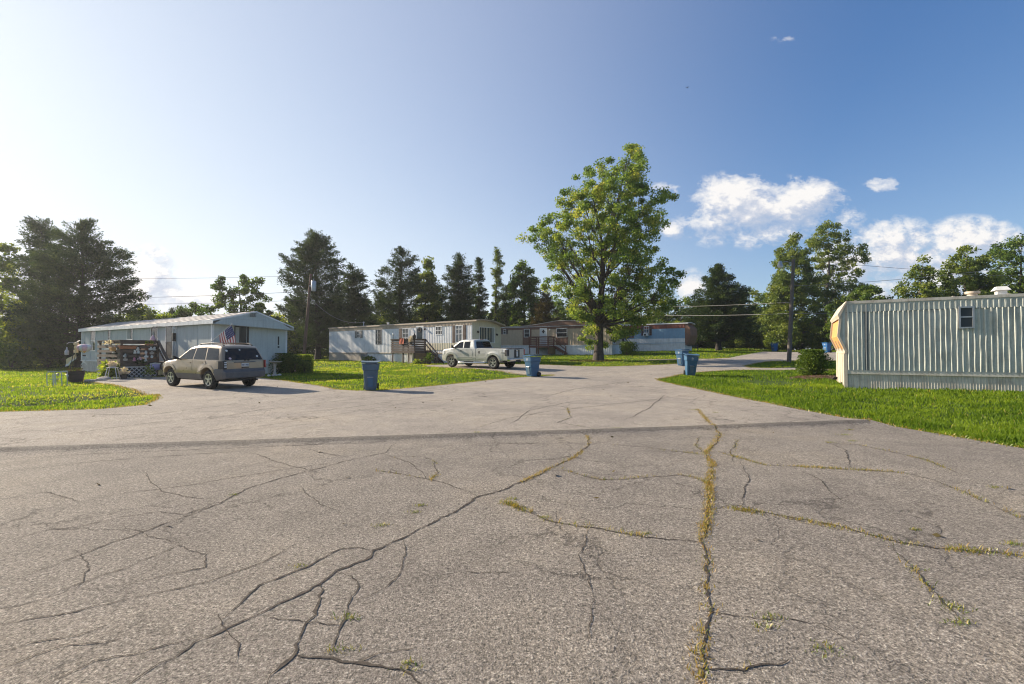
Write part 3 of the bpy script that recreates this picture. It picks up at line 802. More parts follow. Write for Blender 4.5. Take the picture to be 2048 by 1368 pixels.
def mass(name, spots, mat, seed, leaf, per):
    """dense undergrowth that reads as one mass: leaf clumps over a list of (x, y, radius, height)"""
    rs = np.random.RandomState(seed); P, A, ti = [], [], []
    for (x, y, r, h) in spots:
        z = hz(x, y); m = int(per*r*h)
        nc = max(4, int(r*h*1.6)); c = np.stack([rs.uniform(-r, r, nc), rs.uniform(-r, r, nc), rs.uniform(.05, .95, nc)**.9*h], 1)
        own = rs.randint(0, nc, m); d = unit(rs.normal(0, 1, (m, 3)))*rs.uniform(0, 1, (m, 1))**.5*.75
        p = c[own] + d + np.array([x, y, z]); p[:,2] = np.maximum(p[:,2], z)
        P.append(p); A.append(unit(d + rs.normal(0, .7, (m, 3)))); ti.append(np.clip(rs.uniform(.1, .9, nc)[own] + rs.normal(0, .15, m), 0, 1))
    P, A = np.concatenate(P), np.concatenate(A); n = len(P)
    V, Fq = leaf_quads(P, A, leaf[0]*rs.uniform(.6, 1.4, n), leaf[1]*rs.uniform(.6, 1.4, n), rs)
    tag(np_mesh(name, V, Fq, mat, None, np.repeat(np.concatenate(ti), 4)), kind='stuff')

GL, GR = 'trees along the left edge of the park', 'trees behind the far road'
GM = 'evergreens behind the white mobile home'
# --- the big maple on the middle lawn
px_tree('maple_tree', 'tall leafy maple standing alone on the middle lawn in front of the tan mobile home', 1197, 37.6, 717,
    [(697,1165,1215),(680,1150,1240),(655,1138,1300),(620,1105,1335),(590,1092,1352),(560,1090,1368),(535,1070,1340),(510,1055,1325),(480,1046,1330),(455,1068,1345),(425,1092,1360),(400,1105,1350),(375,1112,1305),(345,1160,1310),(320,1205,1308),(300,1240,1290),(288,1255,1272)],
    'leafy', 620, 140, (.155, .12), LM_MAPLE, 3, .36, M_BARK, clump_r=.55, first=3.0, depth=.9,
    trunk_pts=[(0,0,-.3),(.02,0,1.2),(.12,0,3),(.3,0,6),(.45,0,9),(1.6,0,13),(2.4,0,16.5)])
# --- left edge
px_tree('cedar_tree', 'broad dark cedar with tiered limbs at the far left behind the grey mobile home', 160, 41, 726,
    [(715,40,250),(680,30,262),(650,28,258),(620,40,268),(600,55,262),(575,60,262),(550,60,272),(525,70,258),(505,75,262),(485,85,225),(470,110,205),(455,140,190),(445,160,178)],
    'cedar', 495, 150, (0.234, 0.068), LM_CEDAR, 11, .34, M_BARKD, clump_r=.85, depth=.9)
px_tree('cedar_tree', 'feathery dark cedar leaning outward at the far left edge of the yard', 95, 44, 726,
    [(690,20,150),(640,15,150),(600,20,150),(560,30,150),(530,35,145),(505,38,140),(480,38,120),(460,40,110),(440,50,90),(434,58,76)],
    'cedar', 255, 150, (0.234, 0.068), LM_CEDAR, 12, .26, M_BARKD, clump_r=.85, depth=.9)
px_tree('leafy_tree', 'hazy green broadleaf tree cut by the left edge of the picture behind the cedars', -20, 46, 728,
    [(700,-90,40),(640,-110,45),(600,-110,40),(560,-100,38),(520,-80,38),(495,-50,26),(486,-20,12)], 'leafy', 120, 120, (.26, .2), LM_OLIVE, 13, .22, M_BARKD, clump_r=.8)
px_tree('sapling', 'young yellow-green maple in front of the cedars at the left edge', -12, 38, 728,
    [(726,-60,30),(712,-60,44),(690,-60,48),(660,-50,40),(640,-55,58),(615,-45,60),(595,-40,42),(575,-30,30),(565,-15,12)], 'leafy', 46, 80, (.2, .16), LM_YELLOW, 14, .06, M_BARK, clump_r=.62, first=.4)
px_tree('leafy_tree', 'dark sparse-topped tree rising over the ridge of the grey mobile home', 478, 50, 722,
    [(700,400,555),(670,400,560),(650,402,565),(630,412,552),(610,425,545),(590,432,535),(572,425,525),(560,425,520),(554,455,510)], 'leafy', 150, 105, (.24, .17), LM_BROAD, 15, .24, M_BARKD, clump_r=.62)
px_tree('leafy_tree', 'yellow-green treetop showing over the roof of the grey mobile home beside the dark cedar', 292, 54, 722,
    [(690,235,345),(660,235,345),(640,240,345),(622,255,335),(612,275,310)], 'leafy', 90, 90, (.26, .2), LM_YELLOW, 16, .18, M_BARKD, clump_r=.7)
px_tree('leafy_tree', 'rounded green treetop over the middle of the grey mobile home roof', 375, 56, 722,
    [(690,330,430),(660,335,430),(640,340,425),(620,352,410),(606,368,392)], 'leafy', 80, 90, (.26, .2), LM_BROAD, 17, .18, M_BARKD, clump_r=.7)
px_tree('cedar_tree', 'small dark spire-shaped cedar peeping over the grey mobile home roof', 344, 62, 722,
    [(690,326,362),(650,328,360),(630,334,354),(615,340,348)], 'cedar', 75, 100, (0.234, 0.072), LM_CEDAR, 18, .12, M_BARKD, clump_r=.6)
# --- evergreens in the middle
px_tree('cedar_tree', 'tallest dark cedar of the row with a pointed top beside the leaning utility pole', 636, 52, 708,
    [(690,588,690),(655,580,690),(620,578,694),(590,566,696),(565,557,690),(545,562,692),(525,562,688),(505,580,682),(490,588,668),(475,606,652),(464,620,634)], 'cedar', 450, 137, (0.250, 0.072), LM_CEDAR, 21, .3, M_BARKD, group=GM, clump_r=.82)
px_tree('cedar_tree', 'dark cedar half hidden behind the tallest one, right of the utility pole', 702, 56, 708,
    [(695,655,745),(660,655,748),(625,660,748),(595,665,742),(570,675,738),(550,682,728),(535,690,712),(526,698,706)], 'cedar', 285, 137, (0.250, 0.072), LM_CEDAR, 22, .22, M_BARKD, group=GM, clump_r=.78)
px_tree('cedar_tree', 'dark cedar with a ragged pointed crown and ivy-clad trunk above the white home porch', 802, 58, 706,
    [(690,760,838),(660,752,845),(625,748,850),(600,744,850),(570,746,846),(550,752,838),(530,770,838),(510,780,828),(497,795,808)], 'cedar', 315, 131, (0.250, 0.072), LM_CEDAR, 23, .34, M_BARKD, group=GM, clump_r=.78)
px_tree('leafy_tree', 'full rounded dark tree between two pointed cedars behind the white mobile home', 850, 61, 706,
    [(695,815,890),(660,818,890),(620,818,888),(585,820,886),(555,824,882),(535,832,876),(520,846,866)], 'leafy', 150, 110, (.26, .18), LM_OLIVE, 24, .26, M_BARKD, group=GM, clump_r=.7)
px_tree('cedar_tree', 'dark conical cedar above the truck cab behind the white mobile home', 917, 58, 704,
    [(695,882,950),(660,880,955),(625,880,955),(590,882,950),(560,886,946),(540,888,942),(525,900,936),(508,912,922)], 'cedar', 300, 131, (0.250, 0.072), LM_CEDAR, 25, .26, M_BARKD, group=GM, clump_r=.74)
px_tree('cedar_tree', 'narrow dark cedar just left of the thin ivy-covered spire', 957, 62, 704,
    [(690,935,978),(650,935,980),(610,938,978),(575,942,974),(545,946,970),(518,953,962)], 'cedar', 165, 125, (0.234, 0.072), LM_CEDAR, 26, .2, M_BARKD, group=GM, clump_r=.62)
px_tree('cedar_tree', 'thin half-bare spire with an ivy-covered trunk standing above its neighbours', 992, 60, 704,
    [(690,978,1006),(640,982,1004),(600,984,1002),(575,983,1003),(550,981,1008),(530,984,1012),(510,986,1004),(488,991,995)], 'cedar', 120, 106, (0.203, 0.064), LM_OLIVE, 27, .22, M_BARKD, group=GM, clump_r=.5)
px_tree('leafy_tree', 'rounded dark broadleaf tree behind the tan mobile home, left of the big maple', 1048, 60, 704,
    [(695,1002,1092),(660,1002,1096),(620,1006,1096),(590,1008,1094),(560,1014,1088),(540,1024,1076),(527,1036,1062)], 'leafy', 190, 115, (.26, .18), LM_BROAD, 28, .26, M_BARKD, group=GM, clump_r=.72)
px_tree('cedar_tree', 'small rusty-brown cedar in front of the rounded tree behind the tan mobile home', 1092, 57, 704,
    [(695,1060,1122),(660,1060,1124),(635,1064,1120),(612,1070,1114),(595,1080,1104),(583,1088,1096)], 'cedar', 165, 125, (0.218, 0.064), LM_BROWN, 29, .16, M_BARKD, group=GM, clump_r=.62)
# --- right side
px_tree('cedar_tree', 'dark round-bottomed cedar standing alone at the end of the far lawn', 1437, 61, 698,
    [(676,1372,1502),(655,1366,1514),(630,1366,1512),(605,1374,1506),(585,1388,1500),(565,1402,1472),(550,1415,1462),(540,1426,1450),(531,1434,1442)], 'cedar', 495, 156, (0.250, 0.080), LM_CEDAR, 31, .36, M_BARKD, clump_r=.85, first=1.2)
px_tree('poplar_tree', 'pale-leaved tree with an upright crown behind the light pole', 1580, 66, 700,
    [(690,1520,1650),(650,1535,1650),(610,1535,1645),(575,1540,1640),(545,1555,1635),(515,1556,1632),(490,1570,1620),(470,1580,1605)], 'leafy', 300, 120, (.26, .19), LM_OLIVE, 32, .26, M_BARKG, group=GR, clump_r=.78)
px_tree('poplar_tree', 'tallest tree of the right side with an open airy crown beyond the branch road', 1655, 68, 700,
    [(690,1600,1700),(650,1610,1715),(610,1612,1735),(585,1612,1742),(560,1612,1735),(540,1615,1712),(520,1616,1738),(505,1616,1738),(485,1616,1704),(462,1620,1698),(444,1640,1680)], 'leafy', 290, 100, (.25, .18), LM_OLIVE, 33, .34, M_BARKG, group=GR, clump_r=.72)
px_tree('poplar_tree', 'slim small-crowned tree at the left flank of the pale-leaved group', 1556, 70, 700,
    [(690,1530,1580),(640,1534,1580),(600,1532,1580),(560,1540,1580),(530,1546,1578),(505,1550,1572),(494,1556,1566)], 'leafy', 80, 95, (.27, .2), LM_OLIVE, 34, .2, M_BARKG, group=GR, clump_r=.7)
px_tree('leafy_tree', 'dark rounded oak behind the nose of the corrugated trailer', 1722, 58, 700,
    [(690,1650,1800),(650,1655,1800),(620,1660,1792),(600,1672,1782),(585,1690,1768),(573,1712,1748)], 'leafy', 190, 105, (.25, .18), LM_BROAD, 35, .24, M_BARKD, group=GR, clump_r=.7)
px_tree('leafy_tree', 'loose-crowned tree over the corrugated trailer roof, left of the roof vents', 1838, 50, 700,
    [(690,1800,1890),(620,1795,1890),(590,1798,1890),(565,1806,1886),(545,1818,1880),(530,1828,1870),(517,1845,1862)], 'leafy', 130, 105, (.24, .18), LM_OLIVE, 36, .22, M_BARKG, group=GR, clump_r=.64)
px_tree('leafy_tree', 'bushy green tree directly behind the two roof vents', 1930, 50, 700,
    [(690,1870,2000),(620,1868,2000),(580,1874,1998),(550,1885,1990),(525,1895,1985),(508,1905,1972),(492,1930,1955)], 'leafy', 210, 110, (.24, .18), LM_OLIVE, 37, .26, M_BARKG, group=GR, clump_r=.7)
px_tree('leafy_tree', 'tall dark tree at the right edge of the picture behind the corrugated trailer', 2035, 52, 700,
    [(690,1960,2130),(620,1970,2130),(580,1978,2130),(540,1985,2125),(510,1990,2115),(490,1992,2100),(475,2015,2080)], 'leafy', 230, 110, (.25, .18), LM_BROAD, 38, .3, M_BARKD, group=GR, clump_r=.75)
for i, (px, D, top, w, lab) in enumerate([
    (1120, 78, 600, 60, 'far green tree seen left of the maple trunk above the tan roof'),
    (1165, 84, 592, 70, 'far tree behind the lower left limbs of the big maple'),
    (1240, 82, 585, 80, 'far tree behind the right limbs of the big maple'),
    (1310, 80, 590, 70, 'far tree above the red-banded roof of the blue mobile home'),
    (1362, 76, 592, 70, 'light green far tree at the left flank of the lone dark cedar'),
    (1500, 80, 580, 60, 'far dark treetop in the gap right of the lone dark cedar'),
    (1530, 84, 586, 50, 'far tree low in the gap left of the pale-leaved group')]):
    px_tree('woodland_tree', lab, px, D, 700, [(690,px-w,px+w),(650,px-w,px+w),(625,px-w*.8,px+w*.8),(605,px-w*.55,px+w*.55),(top,px-w*.2,px+w*.2)], 'leafy', 90, 75, (.34, .26), (LM_BROAD, LM_OLIVE)[i % 2], 50+i, .22, M_BARKD, group='trees of the far wood', clump_r=.95)
for i, (px, D, top, w, mt, lab) in enumerate([
    (560, 60, 628, 40, LM_YELLOW, 'low yellow-green tree left of the tallest cedar'), (775, 66, 622, 36, LM_YELLOW, 'light green shrubby tree in the gap over the left half of the white mobile home'),
    (730, 70, 600, 40, LM_BROAD, 'dark filler tree low between two cedars left of the porch'), (1005, 72, 590, 50, LM_BROAD, 'dark tree low behind the thin spire'), (880, 74, 590, 60, LM_BROAD, 'dark far tree low behind the conical cedar')]):
    px_tree('understory_tree', lab, px, D, 706, [(700,px-w,px+w),(670,px-w,px+w),(645,px-w*.8,px+w*.8),(top,px-w*.3,px+w*.3)], 'leafy', 70, 75, (.28, .22), mt, 60+i, .14, M_BARKD, group='low trees in the gaps of the evergreens', clump_r=.85)
bush('bush', 'dark wild shrub under the young yellow-green maple at the left edge', gp(*at(22, 728, 37)[:2]), 2.0, 1.4, 2.0, 2600, (.17,.11), LM_BUSH, 77, lumps=14)
bush('bush', 'wild shrub under the broad dark cedar left of the grey home', gp(*at(95, 726, 40)[:2]), 2.2, 1.5, 2.2, 2600, (.18,.11), LM_BUSH, 78, lumps=14)
for i, (px, D, top, w, lab) in enumerate([(588, 64, 600, 44, 'shorter dark cedar behind the left flank of the tallest cedar'), (668, 66, 588, 46, 'shorter dark cedar filling the gap right of the tallest cedar'), (758, 68, 585, 48, 'short dark cedar left of the ragged pointed cedar'), (872, 66, 566, 44, 'short dark cedar between the rounded tree and the conical cedar'),
    (940, 68, 568, 40, 'short dark cedar tucked between the conical and the narrow cedars'), (1012, 68, 570, 44, 'short dark cedar right of the thin ivy-covered spire')]):
    px_tree('cedar_tree', lab, px, D, 706, [(700,px-w,px+w),(670,px-w,px+w),(640,px-w*.85,px+w*.85),(612,px-w*.75,px+w*.75),(top,px-w*.25,px+w*.25)], 'cedar', 150, 120, (.27, .08), LM_CEDAR, 90+i, .16, M_BARKD, group=GM, clump_r=.75)
# far wood and undergrowth
sp = []
r_ = random.Random(4)
for i in range(60):
    x = -62 + i*1.1 + r_.uniform(-.5, .5); sp.append((x, 62 + r_.uniform(-2, 6) + max(0, -x-40)*-.6, 2.0, r_.uniform(2.0, 4.6)))
for i in range(14): sp.append((-44 + r_.uniform(-6, 6), 44 + r_.uniform(-2, 8), 2.0, r_.uniform(2, 4.5)))
mass('undergrowth', sp, LM_BUSH, 5, (.30, .2), 95)
sp = []
for i in range(46):
    x = 4 + i*1.15 + r_.uniform(-.5, .5); y = 74 + r_.uniform(-3, 6) - max(0, x-30)*.28
    sp.append((x, y, 2.0, r_.uniform(3.0, 5.6)))
for i in range(40): sp.append((2 + i*1.3, 77 - max(0, i*1.3-28)*.3, 1.6, r_.uniform(1.6, 2.6)))
mass('thicket', sp, LM_OLIVE, 6, (.30, .21), 150)
sp = [(-90 + i*5.0, 95 + r_.uniform(-6, 14), 4.5, r_.uniform(5, 10)) for i in range(38)]
mass('far_woods', sp, LM_BROAD, 7, (.7, .5), 26)
# ================================================================== mobile homes
M_WHITE = paint('white_trim', (.76, .76, .73), .5, var=.10, dirt=((.3,.27,.22), .35))
M_WHITE2 = paint('white_vinyl', (.76, .77, .77), .45, var=.08, dirt=((.35,.33,.28), .3), streak=((.34,.32,.27), .35))
M_GREY = paint('grey_siding', (.41, .45, .445), .6, var=.09, scale=1.2, streak=((.17,.18,.17), .4))
M_GREYL = paint('pale_grey_siding', (.48, .52, .51), .6, var=.08, scale=1.2, streak=((.22,.23,.22), .4))
M_ROOF = paint('silvery_roof', (.50, .455, .41), .55, var=.18, scale=1.0, dirt=((.2,.17,.14), .5))
M_ROOFT = paint('rusty_tin_roof', (.42, .38, .33), .55, var=.2, scale=1.2, dirt=((.22,.12,.07), .6))
M_CREAM = paint('cream_siding', (.62, .57, .42), .6, var=.1, streak=((.28,.24,.17), .4))
M_TAN = paint('tan_siding', (.47, .37, .25), .6, var=.12, streak=((.2,.16,.11), .45))
M_TANB = paint('tan_band', (.46, .37, .27), .6, var=.15, streak=((.2,.15,.1), .5))
M_BROWN = paint('brown_siding', (.21, .11, .07), .65, var=.2, streak=((.08,.05,.04), .5))
M_RED = paint('rust_red_band', (.27, .085, .055), .65, var=.25, streak=((.1,.045,.035), .6))
M_BLUE = paint('blue_siding', (.22, .37, .51), .6, var=.1, streak=((.3,.32,.33), .4))
M_SKIRT = paint('cream_skirting', (.52, .45, .36), .6, var=.1, dirt=((.2,.15,.09), .45), streak=((.25,.2,.13), .5))
M_SKIRTB = paint('beige_skirting', (.60, .56, .48), .6, var=.12, dirt=((.2,.13,.08), .5), streak=((.22,.17,.12), .5))
M_CORR = paint('weathered_corrugated_sheet', (.54, .56, .50), .5, var=.14, scale=1.4, dirt=((.24,.22,.17), .45), streak=((.2,.17,.12), .55))
M_GLASS = glass('window_glass')
M_GLASSB = glass('sky_tinted_glass', (.03, .045, .055))
M_CURT = paint('pale_curtain', (.36, .37, .35), .9, var=.15, scale=8)
M_DARK = paint('dark_trim', (.035, .03, .03), .6, var=.3)
M_BLACK = paint('black_metal', (.02, .02, .021), .5, var=.3)
M_PLY = paint('orange_plywood', (.62, .30, .10), .7, var=.16, scale=2.5, dirt=((.35,.2,.1), .35))
M_DECK = wood('weathered_deck_wood', (.105, .078, .064))
M_DECKR = wood('reddish_deck_wood', (.20, .095, .065))
M_PANELW = wood('brown_plywood', (.24, .155, .075))
M_GALV = paint('galvanised_metal', (.42, .43, .44), .4, .7, var=.15)
M_DOOR = paint('pale_door_paint', (.52, .56, .56), .5, var=.06)
M_SHUT = paint('brown_shutter', (.075, .045, .035), .6, var=.2)
M_SHUTG = paint('grey_shutter', (.14, .155, .16), .6, var=.2)

class Frame:
    """local frame of a home: x from the long road-side wall inwards, y along its length from the near end"""
    def __init__(s, A, a):
        s.A = Vector((A[0], A[1], A[2])); s.a = a
        s.v = Vector((math.cos(a), math.sin(a), 0)); s.d = Vector((-math.sin(a), math.cos(a), 0))
    def w(s, x, y, z=0.0): return s.A + s.v*x + s.d*y + Vector((0, 0, z))
    def y(s, px, x=0.0):
        u = (px-1024)/F; o = s.A + s.v*x
        return (u*o.y - o.x) / (s.d.x - u*s.d.y)
    def x(s, px, y=0.0):
        u = (px-1024)/F; o = s.A + s.d*y
        return (u*o.y - o.x) / (s.v.x - u*s.v.y)
    def z(s, px, py, x=None, y=None):
        if x is not None: p = s.w(x, s.y(px, x))
        else: p = s.w(s.x(px, y), y)
        return at(px, py, p.y).z - s.A.z
    def foot(s, x0, x1, y0, y1): return [tuple(s.w(x, y))[:2] for x, y in ((x0,y0),(x1,y0),(x1,y1),(x0,y1))]

def ribs(mb, p, q, z0, z1, period, depth, m=0, z1b=None, ridge=.3, jit=0.0, seed=0, rows=1, dents=0.0, sym=True):
    """ribbed sheet from p to q (2D), outward = right of p->q; z1b: other height at q"""
    r = random.Random(seed)
    p, q = Vector(p), Vector(q); d = q-p; Lw = d.length; d.normalize(); n = Vector((d.y, -d.x))
    z1b = z1 if z1b is None else z1b
    S = [(0.0, 0.0)]; t = 0.0
    while t + period < Lw + 1e-6:
        k = period*(1 + r.uniform(-jit, jit)); e = k*ridge
        S += [(t+k*.5-e*.5, 0), (t+k*.5-e*(.22 if sym else 0), depth), (t+k*.5+e*.25, depth), (t+k*.5+e*.5, 0)]
        t += k
    S = [s for s in S if s[0] < Lw-.01] + [(Lw, 0.0)]
    vs, fs = [], []
    for i, (s, o) in enumerate(S):
        zt = z1 + (z1b-z1)*s/Lw
        for k in range(rows+1):
            f = k/rows
            oo = o; ss = s
            if dents and 0 < k < rows and 0 < i < len(S)-1:
                oo += r.gauss(0, dents); ss += r.gauss(0, dents*.9)
            c = p + d*ss + n*oo
            vs.append((c.x, c.y, z0 + (zt-z0)*f))
    R1 = rows+1
    for i in range(len(S)-1):
        for k in range(rows): fs.append((i*R1+k, (i+1)*R1+k, (i+1)*R1+k+1, i*R1+k+1))
    mb.add(vs, fs, m)

def wall_M(kind, L=0.0):
    """local matrix for something mounted on a wall: local u along, w up, n outward"""
    if kind == 'long': return lambda u, n, w: (-n, u, w)          # road-side wall, u = y
    if kind == 'end': return lambda u, n, w: (u, -n, w)           # near end, u = x
def obox(mb, T, u0, u1, n0, n1, w0, w1, m=0):
    c = [T(u0,n0,w0),T(u1,n0,w0),T(u1,n1,w0),T(u0,n1,w0)]; t = [T(u0,n0,w1),T(u1,n0,w1),T(u1,n1,w1),T(u0,n1,w1)]
    mb.hexa(c, t, m)
def window(root, T, u0, u1, w0, w1, fm, rails=(.5,), cols=(), fw=.05, gl=None, curtain=None, shutter=None, n=.035, label=None):
    u0, u1 = min(u0, u1), max(u0, u1)
    mb = MB()
    obox(mb, T, u0, u0+fw, .004, n, w0, w1); obox(mb, T, u1-fw, u1, .004, n, w0, w1)
    obox(mb, T, u0+fw, u1-fw, .004, n, w1-fw, w1); obox(mb, T, u0+fw, u1-fw, .004, n, w0, w0+fw)
    for r in rails: obox(mb, T, u0+fw, u1-fw, .012, n-.004, w0+(w1-w0)*r-fw*.4, w0+(w1-w0)*r+fw*.4)
    for c in cols: obox(mb, T, u0+(u1-u0)*c-fw*.25, u0+(u1-u0)*c+fw*.25, .012, n-.006, w0+fw, w1-fw)
    o = mb.build('window', fm, root)
    if label: o['label'] = label
    g = MB(); g.poly([T(u0+fw*.9, .010, w0+fw*.9), T(u1-fw*.9, .010, w0+fw*.9), T(u1-fw*.9, .010, w1-fw*.9), T(u0+fw*.9, .010, w1-fw*.9)])
    g.build('pane', gl or M_GLASS, o)
    if curtain:
        a, b, c, d = curtain; cb = MB(); k = 7
        for i in range(k):
            ua, ub = u0+(u1-u0)*(a+(b-a)*i/k), u0+(u1-u0)*(a+(b-a)*(i+1)/k)
            na, nb = (.013, .019) if i % 2 else (.019, .013)
            cb.poly([T(ua,na,w0+(w1-w0)*c), T(ub,nb,w0+(w1-w0)*c), T(ub,nb,w0+(w1-w0)*d), T(ua,na,w0+(w1-w0)*d)])
        cb.build('curtain', M_CURT, o)
    if shutter:
        for s in shutter[1]:
            sb = MB(); ua, ub = (u0-shutter[2]-.01, u0-.01) if s < 0 else (u1+.01, u1+shutter[2]+.01)
            obox(sb, T, ua, ub, .004, .04, w0, w1)
            k = max(4, int((w1-w0)/.09))
            for i in range(k): obox(sb, T, ua+.03, ub-.03, .04, .05, w0+(w1-w0)*(i+.2)/k, w0+(w1-w0)*(i+.75)/k)
            sb.build('shutter', shutter[0], root)
    return o
def door(root, T, u0, u1, w0, w1, m, fm, glassbox=None, label=None, gm=None):
    u0, u1 = min(u0, u1), max(u0, u1)
    mb = MB(); obox(mb, T, u0, u1, .006, .04, w0, w1)
    for k in range(2): obox(mb, T, u0+.12, u1-.12, .04, .05, w0+(w1-w0)*(.1+.42*k), w0+(w1-w0)*(.42+.42*k) if glassbox is None else w0+(w1-w0)*(.40))
    o = mb.build('door', m, root)
    if label: o['label'] = label
    f = MB(); fw = .07
    obox(f, T, u0-fw, u0-.002, .004, .06, w0, w1+fw); obox(f, T, u1+.002, u1+fw, .004, .06, w0, w1+fw); obox(f, T, u0-.002, u1+.002, .004, .06, w1+.002, w1+fw)
    f.build('frame', fm, o)
    if glassbox:
        a, b, c, d = glassbox; g = MB()
        g.poly([T(u0+(u1-u0)*a, .053, w0+(w1-w0)*c), T(u0+(u1-u0)*b, .053, w0+(w1-w0)*c), T(u0+(u1-u0)*b, .053, w0+(w1-w0)*d), T(u0+(u1-u0)*a, .053, w0+(w1-w0)*d)])
        g.build('pane', gm or M_GLASS, o)
    h = MB(); p = Vector(T(u1-.1, .085, w0+(w1-w0)*.47)); h.lathe([(.001,-.03),(.03,-.02),(.035,0),(.03,.02),(.001,.03)], 8, 0, p)
    h.build('handle', M_GALV, o)
    return o
def wall_lamp(root, T, u, w, m=None):
    mb = MB()
    obox(mb, T, u-.05, u+.05, .004, .02, w-.08, w+.08)
    mb.bar(T(u,.02,w+.03), T(u,.12,w+.06), .02, .02)
    c = Vector(T(u,.12,w-.02)); mb.lathe([(.001,-.09),(.05,-.08),(.065,.03),(.03,.08),(.001,.09)], 8, 0, c)
    return mb.build('porch_light', m or M_DARK, root)

def home(name, label, fr, L_, W, zs, ze, ze2, zr, wallm, endm, skm, roofm, trimm, rib=.3, ribd=.012, over=.12, oend=.12, band=None, gable=None, belt=.07, nose=False, fasc=.12, ridge=.35, skirt_rib=.2, rounded=False, wall_skip=False, yend=.1):
    """zs: top of skirting, ze/ze2: eave heights of the road side and far side, zr: ridge height (local z)"""
    root = thing(name, label, 'mobile home', fr.A, fr.a)
    HOUSES.append(fr.foot(-.05, W+.05, -.05, L_+.05))
    if not wall_skip:
        mb = MB()
        zt = ze - (band[0] if band else 0)
        ribs(mb, (0, L_), (0, 0), zs, zt, rib, ribd, 0, ridge=ridge)
        ribs(mb, (0, 0), (W, 0), zs, ze, rib, ribd, 1, z1b=ze2, ridge=ridge)
        ribs(mb, (W, 0), (W, L_), zs, ze2, rib, ribd, 0, ridge=ridge)
        ribs(mb, (W, L_), (0, L_), zs, ze2, rib, ribd, 1, z1b=ze, ridge=ridge)
        mb.build('wall', [wallm, endm], root)
        if band:
            b = MB(); ribs(b, (-.012, L_+.01), (-.012, -.01), ze-band[0], ze-.01, band[2], .018, 0, ridge=.5)
            b.build('eave_band', band[1], root)
    # skirting
    sk = MB()
    ribs(sk, (.03, L_-.03), (.03, .03), -.35, zs-belt, skirt_rib, .012, 0); ribs(sk, (.03, .03), (W-.03, .03), -.35, zs-belt, skirt_rib, .012, 0)
    ribs(sk, (W-.03, .03), (W-.03, L_-.03), -.35, zs-belt, skirt_rib, .012, 0); ribs(sk, (W-.03, L_-.03), (.03, L_-.03), -.35, zs-belt, skirt_rib, .012, 0)
    sk.build('skirting', skm, root)
    bt = MB(); bt.box(-.03, W+.03, -.03, L_+.03, zs-belt, zs); bt.build('belt_rail', trimm, root)
    # roof as a curved or ridged slab
    rb = MB(); k = 10 if rounded else 2
    prof = []
    for i in range(k+1):
        t = i/k; x = -over + (W+2*over)*t
        zl = ze + (ze2-ze)*t
        if rounded: z = zl + (zr-(ze+ze2)/2)*(1-(2*t-1)**2)
        else: z = zl + (zr-(ze+ze2)/2)*(1-abs(2*t-1))
        prof.append((x, z))
    y0, y1 = -oend, L_+yend
    for i in range(k):
        (xa, za), (xb, zb) = prof[i], prof[i+1]
        rb.hexa([(xa,y0,za),(xb,y0,zb),(xb,y1,zb),(xa,y1,za)], [(xa,y0,za+.05),(xb,y0,zb+.05),(xb,y1,zb+.05),(xa,y1,za+.05)])
    n = int(L_/1.2)
    for i in range(n):
        yy = y0+.3+(y1-y0-.6)*i/(n-1)
        for j in range(k):
            (xa, za), (xb, zb) = prof[j], prof[j+1]
            rb.hexa([(xa,yy,za+.051),(xb,yy,zb+.051),(xb,yy+.05,zb+.051),(xa,yy+.05,za+.051)], [(xa,yy,za+.075),(xb,yy,zb+.075),(xb,yy+.05,zb+.075),(xa,yy+.05,za+.075)])
    rb.build('roof', roofm, root)
    fb = MB()
    fb.box(-over-.02, -over, y0, y1, ze-fasc, ze+.055); fb.box(W+over, W+over+.02, y0, y1, ze2-fasc, ze2+.055)
    for (ya, yb) in ((y0-.02, y0), (y1, y1+.02)):
        for i in range(k):
            (xa, za), (xb, zb) = prof[i], prof[i+1]
            fb.hexa([(xa,ya,za-.02),(xb,ya,zb-.02),(xb,yb,zb-.02),(xa,yb,za-.02)], [(xa,ya,za+.058),(xb,ya,zb+.058),(xb,yb,zb+.058),(xa,yb,za+.058)])
    fb.build('fascia', trimm, root)
    # gable infill at both ends
    for yy in (-.004, L_+.004):
        gb = MB(); gb.poly([(0,yy,ze-.02),(W,yy,ze2-.02)] + [(min(max(x,0),W),yy,z) for x, z in reversed(prof)])
        gb.build('gable', endm, root)
    return root

# ---------------------------------------------------------------- grey home on the left
TL, TE = wall_M('long'), wall_M('end')
a1 = math.atan2(1503, 910); D1 = 24.6
f1 = Frame(((424-1024)/F*D1, D1, .12), a1)
ZE1 = f1.z(424, 642, x=0)
L1, W1 = 19.3, 4.3
h1 = home('mobile_home', 'long grey mobile home with a low gabled end behind the gold SUV', f1, L1, W1, .78, ZE1, ZE1-.18, ZE1+.62, M_GREY, M_GREYL, M_SKIRTB, M_ROOF, M_WHITE2,
    rib=1.22, ribd=.012, ridge=.03, over=.16, oend=.42, fasc=.16)
def winL(root, fr, pa, pb, pt, pbm, fm, **kw):
    return window(root, TL, fr.y(pa), fr.y(pb), fr.z((pa+pb)/2, pbm, x=0), fr.z((pa+pb)/2, pt, x=0), fm, **kw)
winL(h1, f1, 181, 191.5, 660, 702, M_WHITE, rails=(.5,), curtain=(.45,.95,.06,.45))
winL(h1, f1, 215.5, 222, 658, 681, M_GREYL, rails=(.3,), fw=.06)
winL(h1, f1, 254, 266, 656, 680, M_WHITE, rails=(), curtain=(.35,.95,.06,.94))
winL(h1, f1, 302, 316, 652, 690, M_WHITE, rails=(), curtain=(.5,.8,.3,.7))
